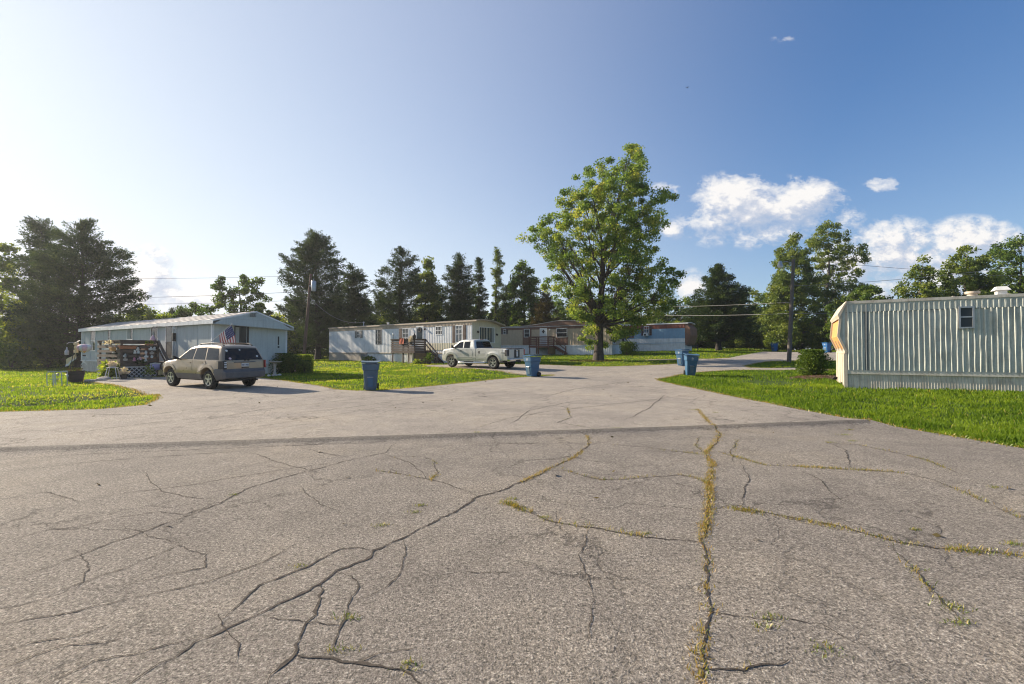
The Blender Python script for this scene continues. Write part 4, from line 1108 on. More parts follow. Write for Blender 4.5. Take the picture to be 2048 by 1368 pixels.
door(h1, TL, f1.y(333.5), f1.y(346), f1.z(340, 716, x=0), f1.z(340, 650, x=0), M_DARK, M_WHITE, glassbox=(.08,.92,.48,.96), gm=M_GLASSB)
mb = MB(); obox(mb, TL, f1.y(349.4), f1.y(352), .01, .16, f1.z(350.6, 682, x=0), f1.z(350.6, 666, x=0)); mb.build('letter_box', M_BLACK, h1, bevel=.02)
wall_lamp(h1, TL, f1.y(353), f1.z(353, 655, x=0), M_WHITE)
# big end window, vent, thermometer, corner trims
gz = lambda px, py: f1.z(px, py, y=0)
window(h1, TE, f1.x(468), f1.x(497), gz(482, 690), gz(482, 651.5), M_DARK, rails=(), cols=(.38,), curtain=(.06,.34,.05,.93), gl=M_GLASS)
# gable boards above the end wall
gb = MB(); yk = -.42
zz = [(-.16, ZE1+.0), (W1/2, ZE1+.53), (W1+.16, ZE1-.18)]
for k, (lo, hi) in enumerate(((-.16, .14), (.15, .33), (.34, .56))):
    pts = []
    def xz(h):   # x limits where the roof is above ZE1+h
        t = max(0, min(1, (h)/.62)); return -.16+(W1/2+.16)*t, W1+.16-(W1/2+.16)*min(1, max(0, (h+.18)/.8))
    xa, xb = xz(lo); xc, xd = xz(hi); s = .015*(2-k)
    sl = lambda x, h: ZE1 + h - (.18*(x+.16)/(W1+.32) if k == 0 else 0)
    gb.hexa([(xa,yk-s,sl(xa,lo)),(xb,yk-s,sl(xb,lo)),(xb,yk+.03,sl(xb,lo)),(xa,yk+.03,sl(xa,lo))], [(xc,yk-s,ZE1+hi),(xd,yk-s,ZE1+hi),(xd,yk+.03,ZE1+hi),(xc,yk+.03,ZE1+hi)])
gb.box(-.16, W1+.16, yk+.03, -.01, ZE1-.165, ZE1-.15)
gb.build('gable_board', M_GREYL, h1)
vb = MB()
vx0, vx1 = f1.x(498, -.42), f1.x(511, -.42); vz0, vz1 = f1.z(505, 634, y=-.42), f1.z(505, 625, y=-.42)
for i in range(3):
    a = vx0+(vx1-vx0)*i/3
    for j in range(4): vb.box(a+.01, a+(vx1-vx0)/3-.02, -.49, -.445, vz0+(vz1-vz0)*j/4+.008, vz0+(vz1-vz0)*(j+.6)/4)
vb.build('gable_vent', M_SHUTG, h1)
tb = MB(); tx = f1.x(556.5); tb.box(tx-.035, tx+.035, -.03, -.008, gz(556, 690), gz(556, 673)); tb.lathe([(.001,-.012),(.06,-.012),(.06,.012),(.001,.012)], 10, 0, (tx, -.03, gz(556, 694)), axis='y'); tb.build('thermometer', M_BLACK, h1)
for q in ((-.012, .098, -.012, 0, .2), (W1-.1, W1+.01, -.02, -.008, .2), (-.016, -.004, -.02, .10, .1), (-.016, -.004, L1-.1, L1+.02, .1)):
    ct = MB(); ct.box(q[0], q[1], q[2], q[3], .78, ZE1-q[4]); ct.build('corner_trim', M_WHITE2, h1)

# ---------------------------------------------------------------- white home in the middle
a2 = math.atan2(1221, 910); D2 = 35.7
f2 = Frame(((944.4-1024)/F*D2, D2, .58), a2)
ZE2 = f2.z(945, 641.5, x=0); L2, W2 = 20.0, 3.66
h2 = home('mobile_home', 'long white mobile home with a tan eave band and brown shutters behind the silver pickup', f2, L2, W2, f2.z(700, 705, x=0), ZE2, ZE2-.32, ZE2+.06, M_WHITE2, M_CREAM, M_WHITE2, M_ROOFT, M_TANB,
    rib=.2, ribd=.014, ridge=.4, over=.06, oend=.5, band=(.34, M_TANB, .16), rounded=True, fasc=.05, skirt_rib=.2)
winL(h2, f2, 714, 721, 661.5, 676, M_WHITE, rails=(.5,), shutter=(M_SHUTG, (-1, 1), .30))
winL(h2, f2, 751.6, 763.7, 659, 689, M_SHUTG, rails=(.25,.5,.75), cols=(.5,), fw=.045)
winL(h2, f2, 805, 817.6, 657, 685, M_WHITE2, rails=(.33,.66), cols=(.5,), gl=M_GLASSB, shutter=(M_SHUT, (1,), .42))
door(h2, TL, f2.y(833.5), f2.y(846.5), f2.z(840, 703, x=0), f2.z(840, 654, x=0), M_DOOR, M_WHITE, glassbox=(.1,.9,.5,.95), gm=M_GLASSB, label='pale door with a dark wreath')
wr = MB(); p = Vector(TL(f2.y(840.3), .07, f2.z(840, 659.5, x=0)))
for k in range(14):
    a = k*2*math.pi/14; b = (k+1)*2*math.pi/14; q = lambda t: p + Vector((0, math.cos(t)*.17, math.sin(t)*.17))
    wr.tube([q(a), q(b)], .05, 5)
wr.build('door_wreath', M_DARK, h2)
winL(h2, f2, 871, 885, 652.6, 669.7, M_WHITE2, rails=(.5,), curtain=(.05,.3,.5,.95))
winL(h2, f2, 911, 926, 650.5, 685.5, M_WHITE2, rails=(.5,.78), cols=(.5,), gl=M_GLASSB, shutter=(M_SHUT, (-1, 1), .32))
for px, py in ((851, 658), (822, 657)): wall_lamp(h2, TL, f2.y(px), f2.z(px, py, x=0), M_WHITE if px < 830 else M_DARK)
lp = MB(); ribs(lp, (-.03, f2.y(853)), (-.03, -.03), f2.z(900, 700.5, x=0), f2.z(900, 686, x=0), .2, .014, 0, ridge=.4); lp.build('lower_panel', M_CREAM, h2)
ap = MB(); obox(ap, TL, f2.y(722), f2.y(734.5), -.02, .05, -.3, f2.z(728, 706.5, x=0)); ap.build('access_panel', M_SHUTG, h2)
ls = MB(); ribs(ls, (.0, L2-.03), (.0, f2.y(722)), -.3, f2.z(690, 706.5, x=0), .2, .012, 0); ls.build('lower_skirting', M_SKIRT, h2)
ez = lambda px, py: f2.z(px, py, y=0)
window(h2, TE, f2.x(958.4), f2.x(989), ez(973, 686), ez(973, 654), M_WHITE, rails=(), cols=(.48,), gl=M_GLASSB, fw=.06, curtain=(.8,.96,.02,.96))
for px, py in ((954.8, 663.5), (992.3, 669)): wall_lamp(h2, TE, f2.x(px), ez(px, py))
ms = MB(); yy = f2.y(727, .6); ms.tube([(.6,yy,ZE2),(.6,yy,ZE2+.42)], .05, 8); ms.lathe([(.05,0),(.09,.02),(.09,.10),(.001,.13)], 8, 0, (.6,yy,ZE2+.42)); ms.build('service_mast', M_GALV, h2)
rv = MB(); yy = f2.y(776, 1.0); rv.lathe([(.08,0),(.08,.18),(.13,.18),(.13,.24),(.001,.26)], 10, 0, (1.0,yy,ZE2+.1)); rv.build('roof_vent', M_WHITE, h2)

# ---------------------------------------------------------------- tan home behind the maple
D3 = 47.7
f3 = Frame((10.5, D3, 1.1), R(59))
ZE3 = f3.z(1222, 648.5, x=0); L3, W3 = 18.5, 3.4
h3 = home('mobile_home', 'tan and brown mobile home with a raised roof section behind the big maple', f3, L3, W3, f3.z(1150, 690, x=0), ZE3, ZE3, ZE3+.12, M_TAN, M_TAN, M_WHITE2, M_ROOFT, M_WHITE2,
    rib=.4, ribd=.014, ridge=.15, over=.08, oend=.15, band=(.34, M_BROWN, .16), rounded=True, fasc=.05, skirt_rib=.24)
for (pa, pb, pt, pm) in ((1045.5, 1063, 657, 690), (1112, 1136, 656, 690)):
    bp = MB(); ribs(bp, (-.02, f3.y(pa)), (-.02, f3.y(pb)), f3.z(pa, pm, x=0), ZE3-.34, .16, .014, 0, ridge=.4); bp.build('brown_panel', M_BROWN, h3)
window(h3, lambda u, n, w: TL(u, n+.03, w), f3.y(1048.5), f3.y(1059.8), f3.z(1054, 674.5, x=0), f3.z(1054, 658, x=0), M_WHITE, rails=(.5,))
window(h3, lambda u, n, w: TL(u, n+.03, w), f3.y(1113.3), f3.y(1135), f3.z(1124, 674.5, x=0), f3.z(1124, 656.5, x=0), M_WHITE, rails=(.5,))
winL(h3, f3, 1006.2, 1012.4, 658.7, 668.4, M_WHITE, rails=(.5,), shutter=(M_SHUT, (-1, 1), .22))
door(h3, TL, f3.y(1081), f3.y(1093), f3.z(1087, 691, x=0), f3.z(1087, 657.5, x=0), M_DOOR, M_WHITE)
dg = MB(); c = Vector(TL(f3.y(1087.2), .056, f3.z(1087, 663, x=0))); dg.poly([c+Vector((0,.2,0)), c+Vector((0,0,.24)), c+Vector((0,-.2,0)), c+Vector((0,0,-.24))]); dg.build('diamond_pane', M_GLASS, [o for o in scene.objects if o.parent == h3 and o.name.startswith('door')][0])
wall_lamp(h3, TL, f3.y(1100), f3.z(1100, 659, x=0), M_WHITE)
# raised roof section
rr = MB(); ys = [(1010,0),(1045,.0),(1070,.12),(1094,.32),(1117,.5),(1148,.42),(1175,.2),(1200,0)]
P = [(f3.y(p), h) for p, h in ys]
for (ya, ha), (yb, hb) in zip(P, P[1:]):
    rr.hexa([(-.1,ya,ZE3-.02),(-.1,yb,ZE3-.02),(W3+.1,yb,ZE3-.02),(W3+.1,ya,ZE3-.02)], [(-.1,ya,ZE3+ha+.09),(-.1,yb,ZE3+hb+.09),(W3+.1,yb,ZE3+hb+.09),(W3+.1,ya,ZE3+ha+.09)], 0)
    rr.hexa([(-.13,ya,ZE3+ha+.06),(-.13,yb,ZE3+hb+.06),(W3+.13,yb,ZE3+hb+.06),(W3+.13,ya,ZE3+ha+.06)], [(-.13,ya,ZE3+ha+.13),(-.13,yb,ZE3+hb+.13),(W3+.13,yb,ZE3+hb+.13),(W3+.13,ya,ZE3+ha+.13)], 1)
rr.build('raised_roof', [M_BROWN, M_ROOFT], h3)
e3 = lambda px, py: f3.z(px, py, y=0)
window(h3, TE, f3.x(1226), f3.x(1231), e3(1229, 688), e3(1229, 668), M_WHITE, rails=(.5,), fw=.06)

# ---------------------------------------------------------------- blue home
D4 = 52.0
f4 = Frame(((1370-1024)/F*D4, D4, 1.62), R(55))
ZE4 = f4.z(1369, 646.5, x=0); L4, W4 = 14.0, 3.3
h4 = home('mobile_home', 'blue mobile home with a rust red eave band and white lower half beyond the maple', f4, L4, W4, f4.z(1330, 686.5, x=0), ZE4, ZE4, ZE4+.1, M_BLUE, M_BROWN, M_WHITE2, M_ROOFT, M_WHITE2,
    rib=.3, ribd=.014, ridge=.2, over=.05, oend=.35, band=(.55, M_RED, .15), rounded=True, fasc=.05, skirt_rib=.25)
wl = MB(); ribs(wl, (-.022, L4), (-.022, 0), f4.z(1330, 685.5, x=0), f4.z(1330, 677, x=0), .3, .012, 0); wl.build('white_panel', M_WHITE2, h4)
winL(h4, f4, 1288, 1298.6, 652.5, 671, M_WHITE, rails=(.35,.68), cols=(.5,), gl=M_GLASSB, shutter=(M_SHUT, (-1, 1), .3))
ac = MB(); obox(ac, TL, f4.y(1289), f4.y(1297), .04, .45, f4.z(1293, 672.5, x=0), f4.z(1293, 666.8, x=0))
o = ac.build('air_conditioner', M_WHITE, h4, bevel=.02); ag = MB(); obox(ag, TL, f4.y(1290.5), f4.y(1294.5), .45, .455, f4.z(1293, 671.5, x=0), f4.z(1293, 668, x=0)); ag.build('grille', M_DARK, o)
winL(h4, f4, 1244, 1268, 657, 676, M_SHUT, rails=(.5,), cols=(.33,.66), gl=M_GLASSB, fw=.08)
# pointed overhanging nose at the near end
ns = MB(); pr = [(-.0, ZE4+.05), (-.55, ZE4-.5), (-.62, 1.75), (-.3, .75), (0, .7)]
for s, (xa) in ((0, 0.0), (1, W4)): ns.poly([(xa, y, z) for y, z in (pr if s == 0 else pr[::-1])], 0)
for (ya, za), (yb, zb) in zip(pr, pr[1:]): ns.poly([(0,ya,za),(W4,ya,za),(W4,yb,zb),(0,yb,zb)], 0)
ns.build('nose', M_BROWN, h4)
ht = MB(); ht.bar((W4/2,.2,.62),(W4/2,-1.1,.55),.12,.12); ht.bar((.7,.2,.62),(W4/2,-1.1,.55),.08,.08); ht.bar((W4-.7,.2,.62),(W4/2,-1.1,.55),.08,.08); ht.tube([(W4/2,-1.0,-.3),(W4/2,-1.0,.7)],.04,8); ht.build('tow_hitch', M_BLACK, h4)

# ---------------------------------------------------------------- corrugated trailer on the right
a5 = math.atan2(1534, 910); N5 = Vector((12.48, 17.0, 0)); L5, W5 = 14.0, 3.0
f5 = Frame((N5.x + L5*math.sin(a5), N5.y - L5*math.cos(a5), .22), a5)
ZE5 = f5.z(1692, 606, x=0); ZS5 = f5.z(1692, 739.5, x=0); ZM5 = f5.z(1692, 625, x=0)
h5 = home('mobile_home', 'weathered grey corrugated metal trailer with a boarded-up orange plywood nose', f5, L5, W5, ZS5, ZE5, ZE5-.05, ZE5-.02, M_CORR, M_CORR, M_SKIRTB, M_ROOFT, M_SKIRTB,
    rib=.16, ribd=.03, over=.03, oend=.03, rounded=True, fasc=.045, belt=.15, skirt_rib=.075, wall_skip=True, yend=-.03)
wb = MB()
ys_ = f5.y(1733)
ribs(wb, (0, L5), (0, ys_+.03), ZS5, ZM5, .132, .05, 0, ridge=.62, jit=.06, seed=2, rows=7, dents=.0025, sym=False)
ribs(wb, (0, ys_-.03), (0, 0), ZS5, ZM5, .138, .05, 0, ridge=.62, jit=.09, seed=3, rows=7, dents=.003, sym=False)
ribs(wb, (0, 0), (W5, 0), ZS5, ZE5, .16, .03, 0); ribs(wb, (W5, 0), (W5, L5), ZS5, ZE5-.05, .16, .03, 0); ribs(wb, (W5, L5), (0, L5), ZS5, ZE5-.05, .16, .03, 0, z1b=ZE5)
wb.build('wall', M_CORR, h5)
ub = MB(); ribs(ub, (-.012, L5), (-.012, 0), ZM5-.02, ZE5-.09, .134, .03, 0, ridge=.5, jit=.05, seed=5, rows=2, dents=.002)
ub.box(-.02, -.0, 0, L5, ZE5-.10, ZE5-.02); ub.build('upper_band', M_CORR, h5)
sl_ = MB(); sl_.box(-.034, -.0, 0, L5, ZM5-.012, ZM5+.004); sl_.build('seam_strip', M_SHUTG, h5)
sm = MB(); sm.box(-.004, .01, ys_-.05, ys_+.05, ZS5, ZE5-.1); sm.tube([(-.03, ys_, ZS5), (-.035, ys_+.01, 1.4), (-.03, ys_-.01, ZE5-.06)], .022, 6); sm.build('drain_pipe', M_SHUTG, h5)
window(h5, lambda u, n, w: TL(u, n+.045, w), f5.y(1917), f5.y(1948.5), f5.z(1933, 657, x=0), f5.z(1933, 613, x=0), M_GALV, rails=(.52,), fw=.05, n=.05, gl=glass('dusty_screen', (.05,.06,.065), .5))
# nose: slanted hood, two bent side cheeks, plywood infill, lower front boards
yn = lambda e: L5 + e
PR = [(0.0, ZE5), (.16, 2.93-.22), (.24, 2.13-.22), (.0, 1.53-.22)]
for x in (.0, W5-.0):
    ck = MB(); ck.poly([(x, yn(e), z) for e, z in PR]); ck.build('nose_cheek', M_CORR, h5)
fm = MB()
for x0_, x1_ in ((-.05, .06), (W5-.06, W5+.05)):
    for (ea, za), (eb, zb) in zip(PR[1:], PR[2:]):
        fm.hexa([(x0_,yn(ea)-.05,za),(x1_,yn(ea)-.05,za),(x1_,yn(ea)+.03,za),(x0_,yn(ea)+.03,za)], [(x0_,yn(eb)-.05,zb),(x1_,yn(eb)-.05,zb),(x1_,yn(eb)+.03,zb),(x0_,yn(eb)+.03,zb)])
fm.box(-.05, W5+.05, yn(-.02), yn(.05), 1.53-.27, 1.53-.2)
for xx in (1.0, 2.0): fm.bar((xx, yn(.02), 1.35), (xx, yn(.16), 1.75), .05, .04)
fm.build('nose_frame', M_SKIRT, h5)
hd = MB(); hd.hexa([(-.07,yn(-.04),ZE5+.0),(W5+.07,yn(-.04),ZE5+.0),(W5+.07,yn(.20),2.93-.38),(-.07,yn(.20),2.93-.36)], [(-.07,yn(-.03),ZE5+.075),(W5+.07,yn(-.03),ZE5+.04),(W5+.07,yn(.25),2.93-.26),(-.07,yn(.25),2.93-.22)])
hd.build('nose_hood', M_SKIRT, h5)
pl = MB()
for k in range(3):
    x0_, x1_ = .06+k*(W5-.12)/3+.004, .06+(k+1)*(W5-.12)/3-.004
    for (ea, za), (eb, zb) in zip(PR[1:], PR[2:]):
        pl.poly([(x0_,yn(ea)-.03,za),(x1_,yn(ea)-.03,za),(x1_,yn(eb)-.03,zb),(x0_,yn(eb)-.03,zb)])
pl.build('plywood_board', M_PLY, h5)
lf = MB(); wd = [0, .62, .70, 1.38, 1.5, 2.3, 2.38, 3.0]
for a, b in zip(wd[::2], wd[1::2]): lf.box(a, b, yn(.03), yn(.06), .02+random.Random(int(a*9)).uniform(0,.14), 1.53-.275)
lf.build('front_board', M_SKIRT, h5)
cn = MB(); cn.box(-.04, .02, yn(-.03), yn(.075), -.2, 1.53-.28); cn.build('corner_trim', M_SKIRT, h5)
cn = MB(); cn.box(-.028, -.0, yn(-.06), yn(.012), 1.53-.27, ZE5-.1); cn.build('corner_trim', M_SKIRT, h5)
rv = MB(); yy = f5.y(1947, .9); rv.lathe([(.14,-.05),(.14,.12),(.19,.12),(.20,.14),(.20,.2),(.001,.22)], 16, 0, (.9,yy,ZE5+.08)); rv.build('roof_vent', M_SKIRT, h5, smooth=40)['label'] = 'round vent with a flat rusty cap'
rv = MB(); yy = f5.y(2004, .9); zc = ZE5+.08
rv.box(.9-.12,.9+.12,yy-.12,yy+.12,zc-.05,zc+.20)
rv.add([(.9-.2,yy-.2,zc+.19),(.9+.2,yy-.2,zc+.19),(.9+.2,yy+.2,zc+.19),(.9-.2,yy+.2,zc+.19),(.9-.12,yy-.12,zc+.32),(.9+.12,yy-.12,zc+.32),(.9+.12,yy+.12,zc+.32),(.9-.12,yy+.12,zc+.32)], [(0,3,2,1),(4,5,6,7),(0,1,5,4),(1,2,6,5),(2,3,7,6),(3,0,4,7)])
for k in range(5): rv.box(.9-.126, .9-.118, yy-.11+k*.05, yy-.09+k*.05, zc+.02, zc+.17)
rv.build('roof_vent', M_WHITE, h5)['label'] = 'square white vent with a pitched cap'
# ================================================================== porches
M_LATT = paint('white_lattice', (.50, .51, .52), .6, var=.1, dirt=((.3,.28,.24), .4))
def porch(name, label, fr, w, y0, y1, zr, zf, zg, mat, xs, stair_n, rails=5, lattice=False, panel=None, hand=True, rail_h=.09, stair_w=None, latt_end=True):
    """raised wooden porch against the long wall: x from -w to 0, y from y0 (stair side) to y1; xs: where the stair opening starts on the y0 side"""
    root = thing(name, label, 'porch', fr.A, fr.a)
    HOUSES.append(fr.foot(-w, 0, y0-.3, y1))
    mb = MB(); n = int((y1-y0)/.14)
    for i in range(n): mb.box(-w, -.04, y0+(y1-y0)*i/n+.004, y0+(y1-y0)*(i+1)/n-.004, zf-.035, zf)
    mb.build('deck_floor', mat, root)
    jb = MB(); jb.box(-w-.03, -w, y0-.03, y1+.03, zf-.23, zf-.01); jb.box(-w, -.04, y0-.03, y0, zf-.23, zf-.01); jb.box(-w, -.04, y1, y1+.03, zf-.23, zf-.01); jb.build('rim_joist', mat, root)
    for (x, y) in [(-w+.02, y0+.02), (-w+.02, y1-.1), (-w+.02, (y0+y1)/2), (xs, y0+.02), (-.14, y1-.1)]:
        p = MB(); p.box(x, x+.09, y, y+.09, zg, zr-.02); p.build('post', mat, root)
    def boards(fn, nm):
        b = MB()
        for k in range(rails):
            z = zf+.10+(zr-zf-.16)*k/(rails-1)
            fn(b, z-rail_h/2, z+rail_h/2)
        b.build(nm, mat, root)
    boards(lambda b, a, c: b.box(-w-.035, -w-.002, y0-.02, y1+.06, a, c), 'railing')
    boards(lambda b, a, c: b.box(-w, xs+.08, y0-.05, y0-.015, a, c), 'railing')
    boards(lambda b, a, c: b.box(-w, -.1, y1+.012, y1+.045, a, c), 'railing')
    cap = MB(); cap.box(-w-.09, -w+.08, y0-.09, y1+.09, zr, zr+.035); cap.box(-w+.08, xs+.1, y0-.09, y0+.07, zr, zr+.035); cap.build('rail_cap', mat, root)
    if stair_n:
        st = MB(); h = (zf-zg-.05)/stair_n; xa = xs+.12
        for k in range(stair_n):
            z = zf-h*(k+1); ya = y0-.05-.28*(k+1)
            st.box(xa, -.06, ya, ya+.29, z-.04, z); st.box(xa+.01, -.07, ya+.25, ya+.275, z-.04-h+.02, z-.04)
        for xx in (xa-.04, -.055):
            st.hexa([(xx,y0-.05,zf-.3),(xx+.04,y0-.05,zf-.3),(xx+.04,y0-.05-.28*stair_n,zg-.05),(xx,y0-.05-.28*stair_n,zg-.05)], [(xx,y0-.05,zf-.03),(xx+.04,y0-.05,zf-.03),(xx+.04,y0-.05-.28*stair_n,zg+.12),(xx,y0-.05-.28*stair_n,zg+.12)])
        st.build('stair', mat, root)
        if hand:
            hb = MB(); e = Vector((xs+.05, y0-.05-.28*stair_n, zg+.8)); s_ = Vector((xs+.05, y0, zr))
            hb.bar(s_, e, .14, .04); hb.bar(s_-Vector((0,0,.38)), e-Vector((0,0,.38)), .04, .09); hb.box(e.x-.045, e.x+.045, e.y, e.y+.09, zg-.1, zg+.8); hb.build('stair_rail', mat, root)
    if lattice:
        def latt(a, b, z0, z1, nm):
            m = MB(); a, b = Vector(a), Vector(b); d = (b-a); Lw = d.length; d.normalize(); n_ = Vector((d.y, -d.x, 0)); H = z1-z0; st = .21
            k = -int(H/st)-1
            while k*st < Lw:
                for sgn, off in ((1, .006), (-1, .014)):
                    s0, s1 = k*st, k*st+H
                    c0, c1 = max(s0, 0), min(s1, Lw)
                    if c1-c0 > .03:
                        za, zb = z0+(c0-s0), z0+(c1-s0)
                        if sgn < 0: za, zb = z1-(c0-s0), z1-(c1-s0)
                        m.bar(a+d*c0+n_*off+Vector((0,0,za)), a+d*c1+n_*off+Vector((0,0,zb)), 0.008, .036, up=n_.cross(d))
                k += 1
            for z in (z0, z1): m.bar(a+n_*.02+Vector((0,0,z)), b+n_*.02+Vector((0,0,z)), .012, .05)
            m.build(nm, M_LATT, root)
        latt((-w-.02, y1, 0), (-w-.02, y0, 0), zg+.02, zf-.26, 'lattice')
        bk = MB(); bk.box(-w+.08, -w+.10, y0+.1, y1-.02, zg-.1, zf-.25); bk.box(-w+.1, xs, y0+.1, y0+.12, zg-.1, zf-.25); bk.build('under_deck_shade', M_DARK, root)  # dark sheets added behind the lattice, standing for the shade under the deck
        if latt_end: latt((-w, y0-.02, 0), (xs, y0-.02, 0), zg+.02, zf-.26, 'lattice')
    if panel:
        p = MB(); p.box(-w+.1, -.1, y0-.008, y0+.008, zg-.05, zf-.24); p.build('side_panel', panel, root)
    return root
w1 = 2.6
yc, ye = f1.y(241.5, -w1), f1.y(197, -w1)
zg1 = f1.z(241.5, 757, x=-w1)
porch1 = porch('porch', 'cluttered wooden porch with white lattice skirt in front of the grey mobile home', f1, w1, yc, ye, f1.z(241.5, 681, x=-w1), f1.z(241.5, 725, x=-w1), zg1, M_DECK, f1.x(314, yc), 5, rails=5, lattice=True, rail_h=.15)
w2 = 1.9
yc2, ye2 = f2.y(829, -w2), f2.y(783.5, -w2)
porch2 = porch('porch', 'dark wooden porch with horizontal rails and a red towel on the white mobile home', f2, w2, yc2, ye2, f2.z(829, 678, x=-w2), f2.z(829, 700.5, x=-w2), f2.z(800, 727, x=-w2), M_DECK, f2.x(850, yc2), 5, rails=5, panel=M_PANELW, rail_h=.14)
w3 = 1.8
yc3, ye3 = f3.y(1097, -w3), f3.y(1058, -w3)
porch3 = porch('porch', 'small brown porch with stairs on the tan mobile home left of the maple', f3, w3, yc3, ye3, f3.z(1097, 673, x=-w3), f3.z(1097, 691, x=-w3), f3.z(1097, 708, x=-w3), M_DECKR, f3.x(1108, yc3), 5, rails=5, panel=M_PANELW)
# steps with a thin rail at the blue home
p4 = thing('entry_steps', 'dark entry steps with thin black handrails at the blue mobile home', 'steps', f4.w(-1.0, f4.y(1240, -.6), -.0), f4.a)
gz4 = hz(p4.location.x, p4.location.y); p4.location.z = gz4; zt4 = at(1240, 677, p4.location.y).z - gz4
mb = MB()
for k in range(5): mb.box(.05, .95, -.28*k-.3, -.28*k, 0, zt4*(1-k/5))
mb.build('step', M_DARK, p4)
mb = MB()
for x in (.03, .97):
    mb.tube([(x,0,zt4+.85),(x,-1.4,.95),(x,-1.4,-.1)], .03, 6); mb.tube([(x,0,zt4+.45),(x,-1.4,.5)], .025, 6); mb.tube([(x,0,zt4+.85),(x,0,0)], .03, 6)
mb.build('handrail', M_BLACK, p4)

# ================================================================== things on and around the left porch
M_PINK = paint('faded_pink', (.60, .22, .30), .7, var=.2, scale=8)
M_PINKL = paint('pale_pink', (.70, .45, .50), .7, var=.2, scale=8)
M_TERRA = paint('terracotta', (.42, .17, .075), .8, var=.2, scale=8)
M_ORANGE = paint('pale_orange', (.65, .36, .13), .7, var=.15, scale=8)
M_CERAM = paint('white_ceramic', (.68, .67, .62), .35, var=.08)
M_LAV = paint('lavender_cloth', (.42, .38, .62), .8, var=.15, scale=6)
M_YEL = paint('yellow_green_petals', (.50, .60, .08), .7, var=.2)
M_CREAMF = paint('cream_cloth', (.70, .58, .34), .8, var=.12, scale=5)
M_STONE = paint('pale_stone', (.46, .40, .34), .9, var=.25, scale=6, bump=.5)
M_BARREL = paint('dark_barrel', (.045, .030, .035), .6, var=.3)
M_REDTOW = paint('red_towel', (.42, .095, .05), .9, var=.15)
M_SLATE = paint('dark_soil', (.05, .035, .025), 1.0, var=.4, scale=10, bump=.8)
def lathe_thing(name, label, cat, loc, prof, m, n=14, group=None, part='body', extra=None):
    r = thing(name, label, cat, loc, 0, group)
    mb = MB(); mb.lathe(prof, n); mb.build(part, m, r, smooth=45)
    if extra: extra(r)
    return r
def plant_thing(name, label, cat, loc, rad, h, n, leaf, mat, seed, pot=None, group=None, spread=.9, droop=.3):
    """leaves fanning out of a crown or pot"""
    r = thing(name, label, cat, loc, 0, group); z0 = 0
    if pot:
        mb = MB(); pr, ph = pot[0], pot[1]
        mb.lathe([(.001,0),(pr*.7,0),(pr,ph*.9),(pr*1.1,ph*.9),(pr*1.1,ph),(pr*.9,ph),(pr*.85,ph*.85),(.001,ph*.85)], 14); mb.build('pot', pot[2], r, smooth=40); z0 = ph*.85
    rs = np.random.RandomState(seed)
    a = rs.uniform(0, 6.28, n); el = rs.uniform(.15, 1.45, n); q = rs.uniform(.35, 1, n)
    d = np.stack([np.cos(a)*np.cos(el)*spread, np.sin(a)*np.cos(el)*spread, np.sin(el)], 1)
    P = d*q[:,None]*np.array([rad, rad, h]); P[:,2] += z0 + .02
    A = unit(d + rs.normal(0, .3, (n,3)) + np.array([0,0,-droop])*(q[:,None]))
    V, Fq = leaf_quads(P, A, leaf[0]*rs.uniform(.6,1.3,n), leaf[1]*rs.uniform(.6,1.3,n), rs)
    np_mesh('foliage', V, Fq, mat, r, np.repeat(rs.uniform(.1,.95,n), 4)); return r
def on1(px, py, x=-w1-.06, dx=0):      # a spot on the porch's road-side face
    y = f1.y(px, x); return f1.w(x+dx, y, f1.z(px, py, x=x))
def onE(px, py):                        # a spot on the porch's stair-side face
    x = f1.x(px, yc-.06); return f1.w(x, yc-.06, f1.z(px, py, y=yc-.06))
# potted and hung things
plant_thing('flower_garland', 'bright pink flower garland hung on the left rail of the cluttered porch', 'garland', on1(224, 690), .45, .22, 90, (.10,.08), LM_FLOWER, 1, spread=1.2)
def boxp(name, label, cat, loc, sx, sy, sz, m, rz, rim=True, soil=True):
    r = thing(name, label, cat, loc, rz)
    mb = MB(); t = .02
    mb.hexa([(-sx*.44,-sy*.42,0),(sx*.44,-sy*.42,0),(sx*.44,sy*.42,0),(-sx*.44,sy*.42,0)], [(-sx/2,-sy/2,sz),(sx/2,-sy/2,sz),(sx/2,sy/2,sz),(-sx/2,sy/2,sz)])
    mb.build('box', m, r, bevel=.01)
    if rim:
        rb = MB(); rb.box(-sx/2-t, sx/2+t, -sy/2-t, -sy/2+.0, sz-.05, sz+.005); rb.box(-sx/2-t, sx/2+t, sy/2, sy/2+t, sz-.05, sz+.005); rb.build('rim', m, r)
    if soil:
        sb = MB(); sb.box(-sx/2+.02, sx/2-.02, -sy/2+.02, sy/2-.02, sz, sz+.012); sb.build('soil', M_SLATE, r)
    return r
boxp('planter', 'pale orange planter box on the left rail of the cluttered porch', 'planter', on1(228.5, 702, dx=-.06), .36, .2, .2, M_ORANGE, f1.a+R(90))
boxp('planter', 'long terracotta window box hung on the middle of the cluttered porch', 'planter', onE(255, 698), .75, .2, .18, M_TERRA, f1.a)
for i, (px, py) in enumerate([(295, 691), (303, 691)]):
    plant_thing('flower_pot', ['larger clump of yellow-green flowers on the porch rail', 'smaller clump of yellow-green flowers nearest the porch stairs'][i], 'flower pot', onE(px, py), .19-.05*i, .2, 60, (.09,.07), LM_YELLOW, 3+i, pot=(.08,.08,M_TERRA))
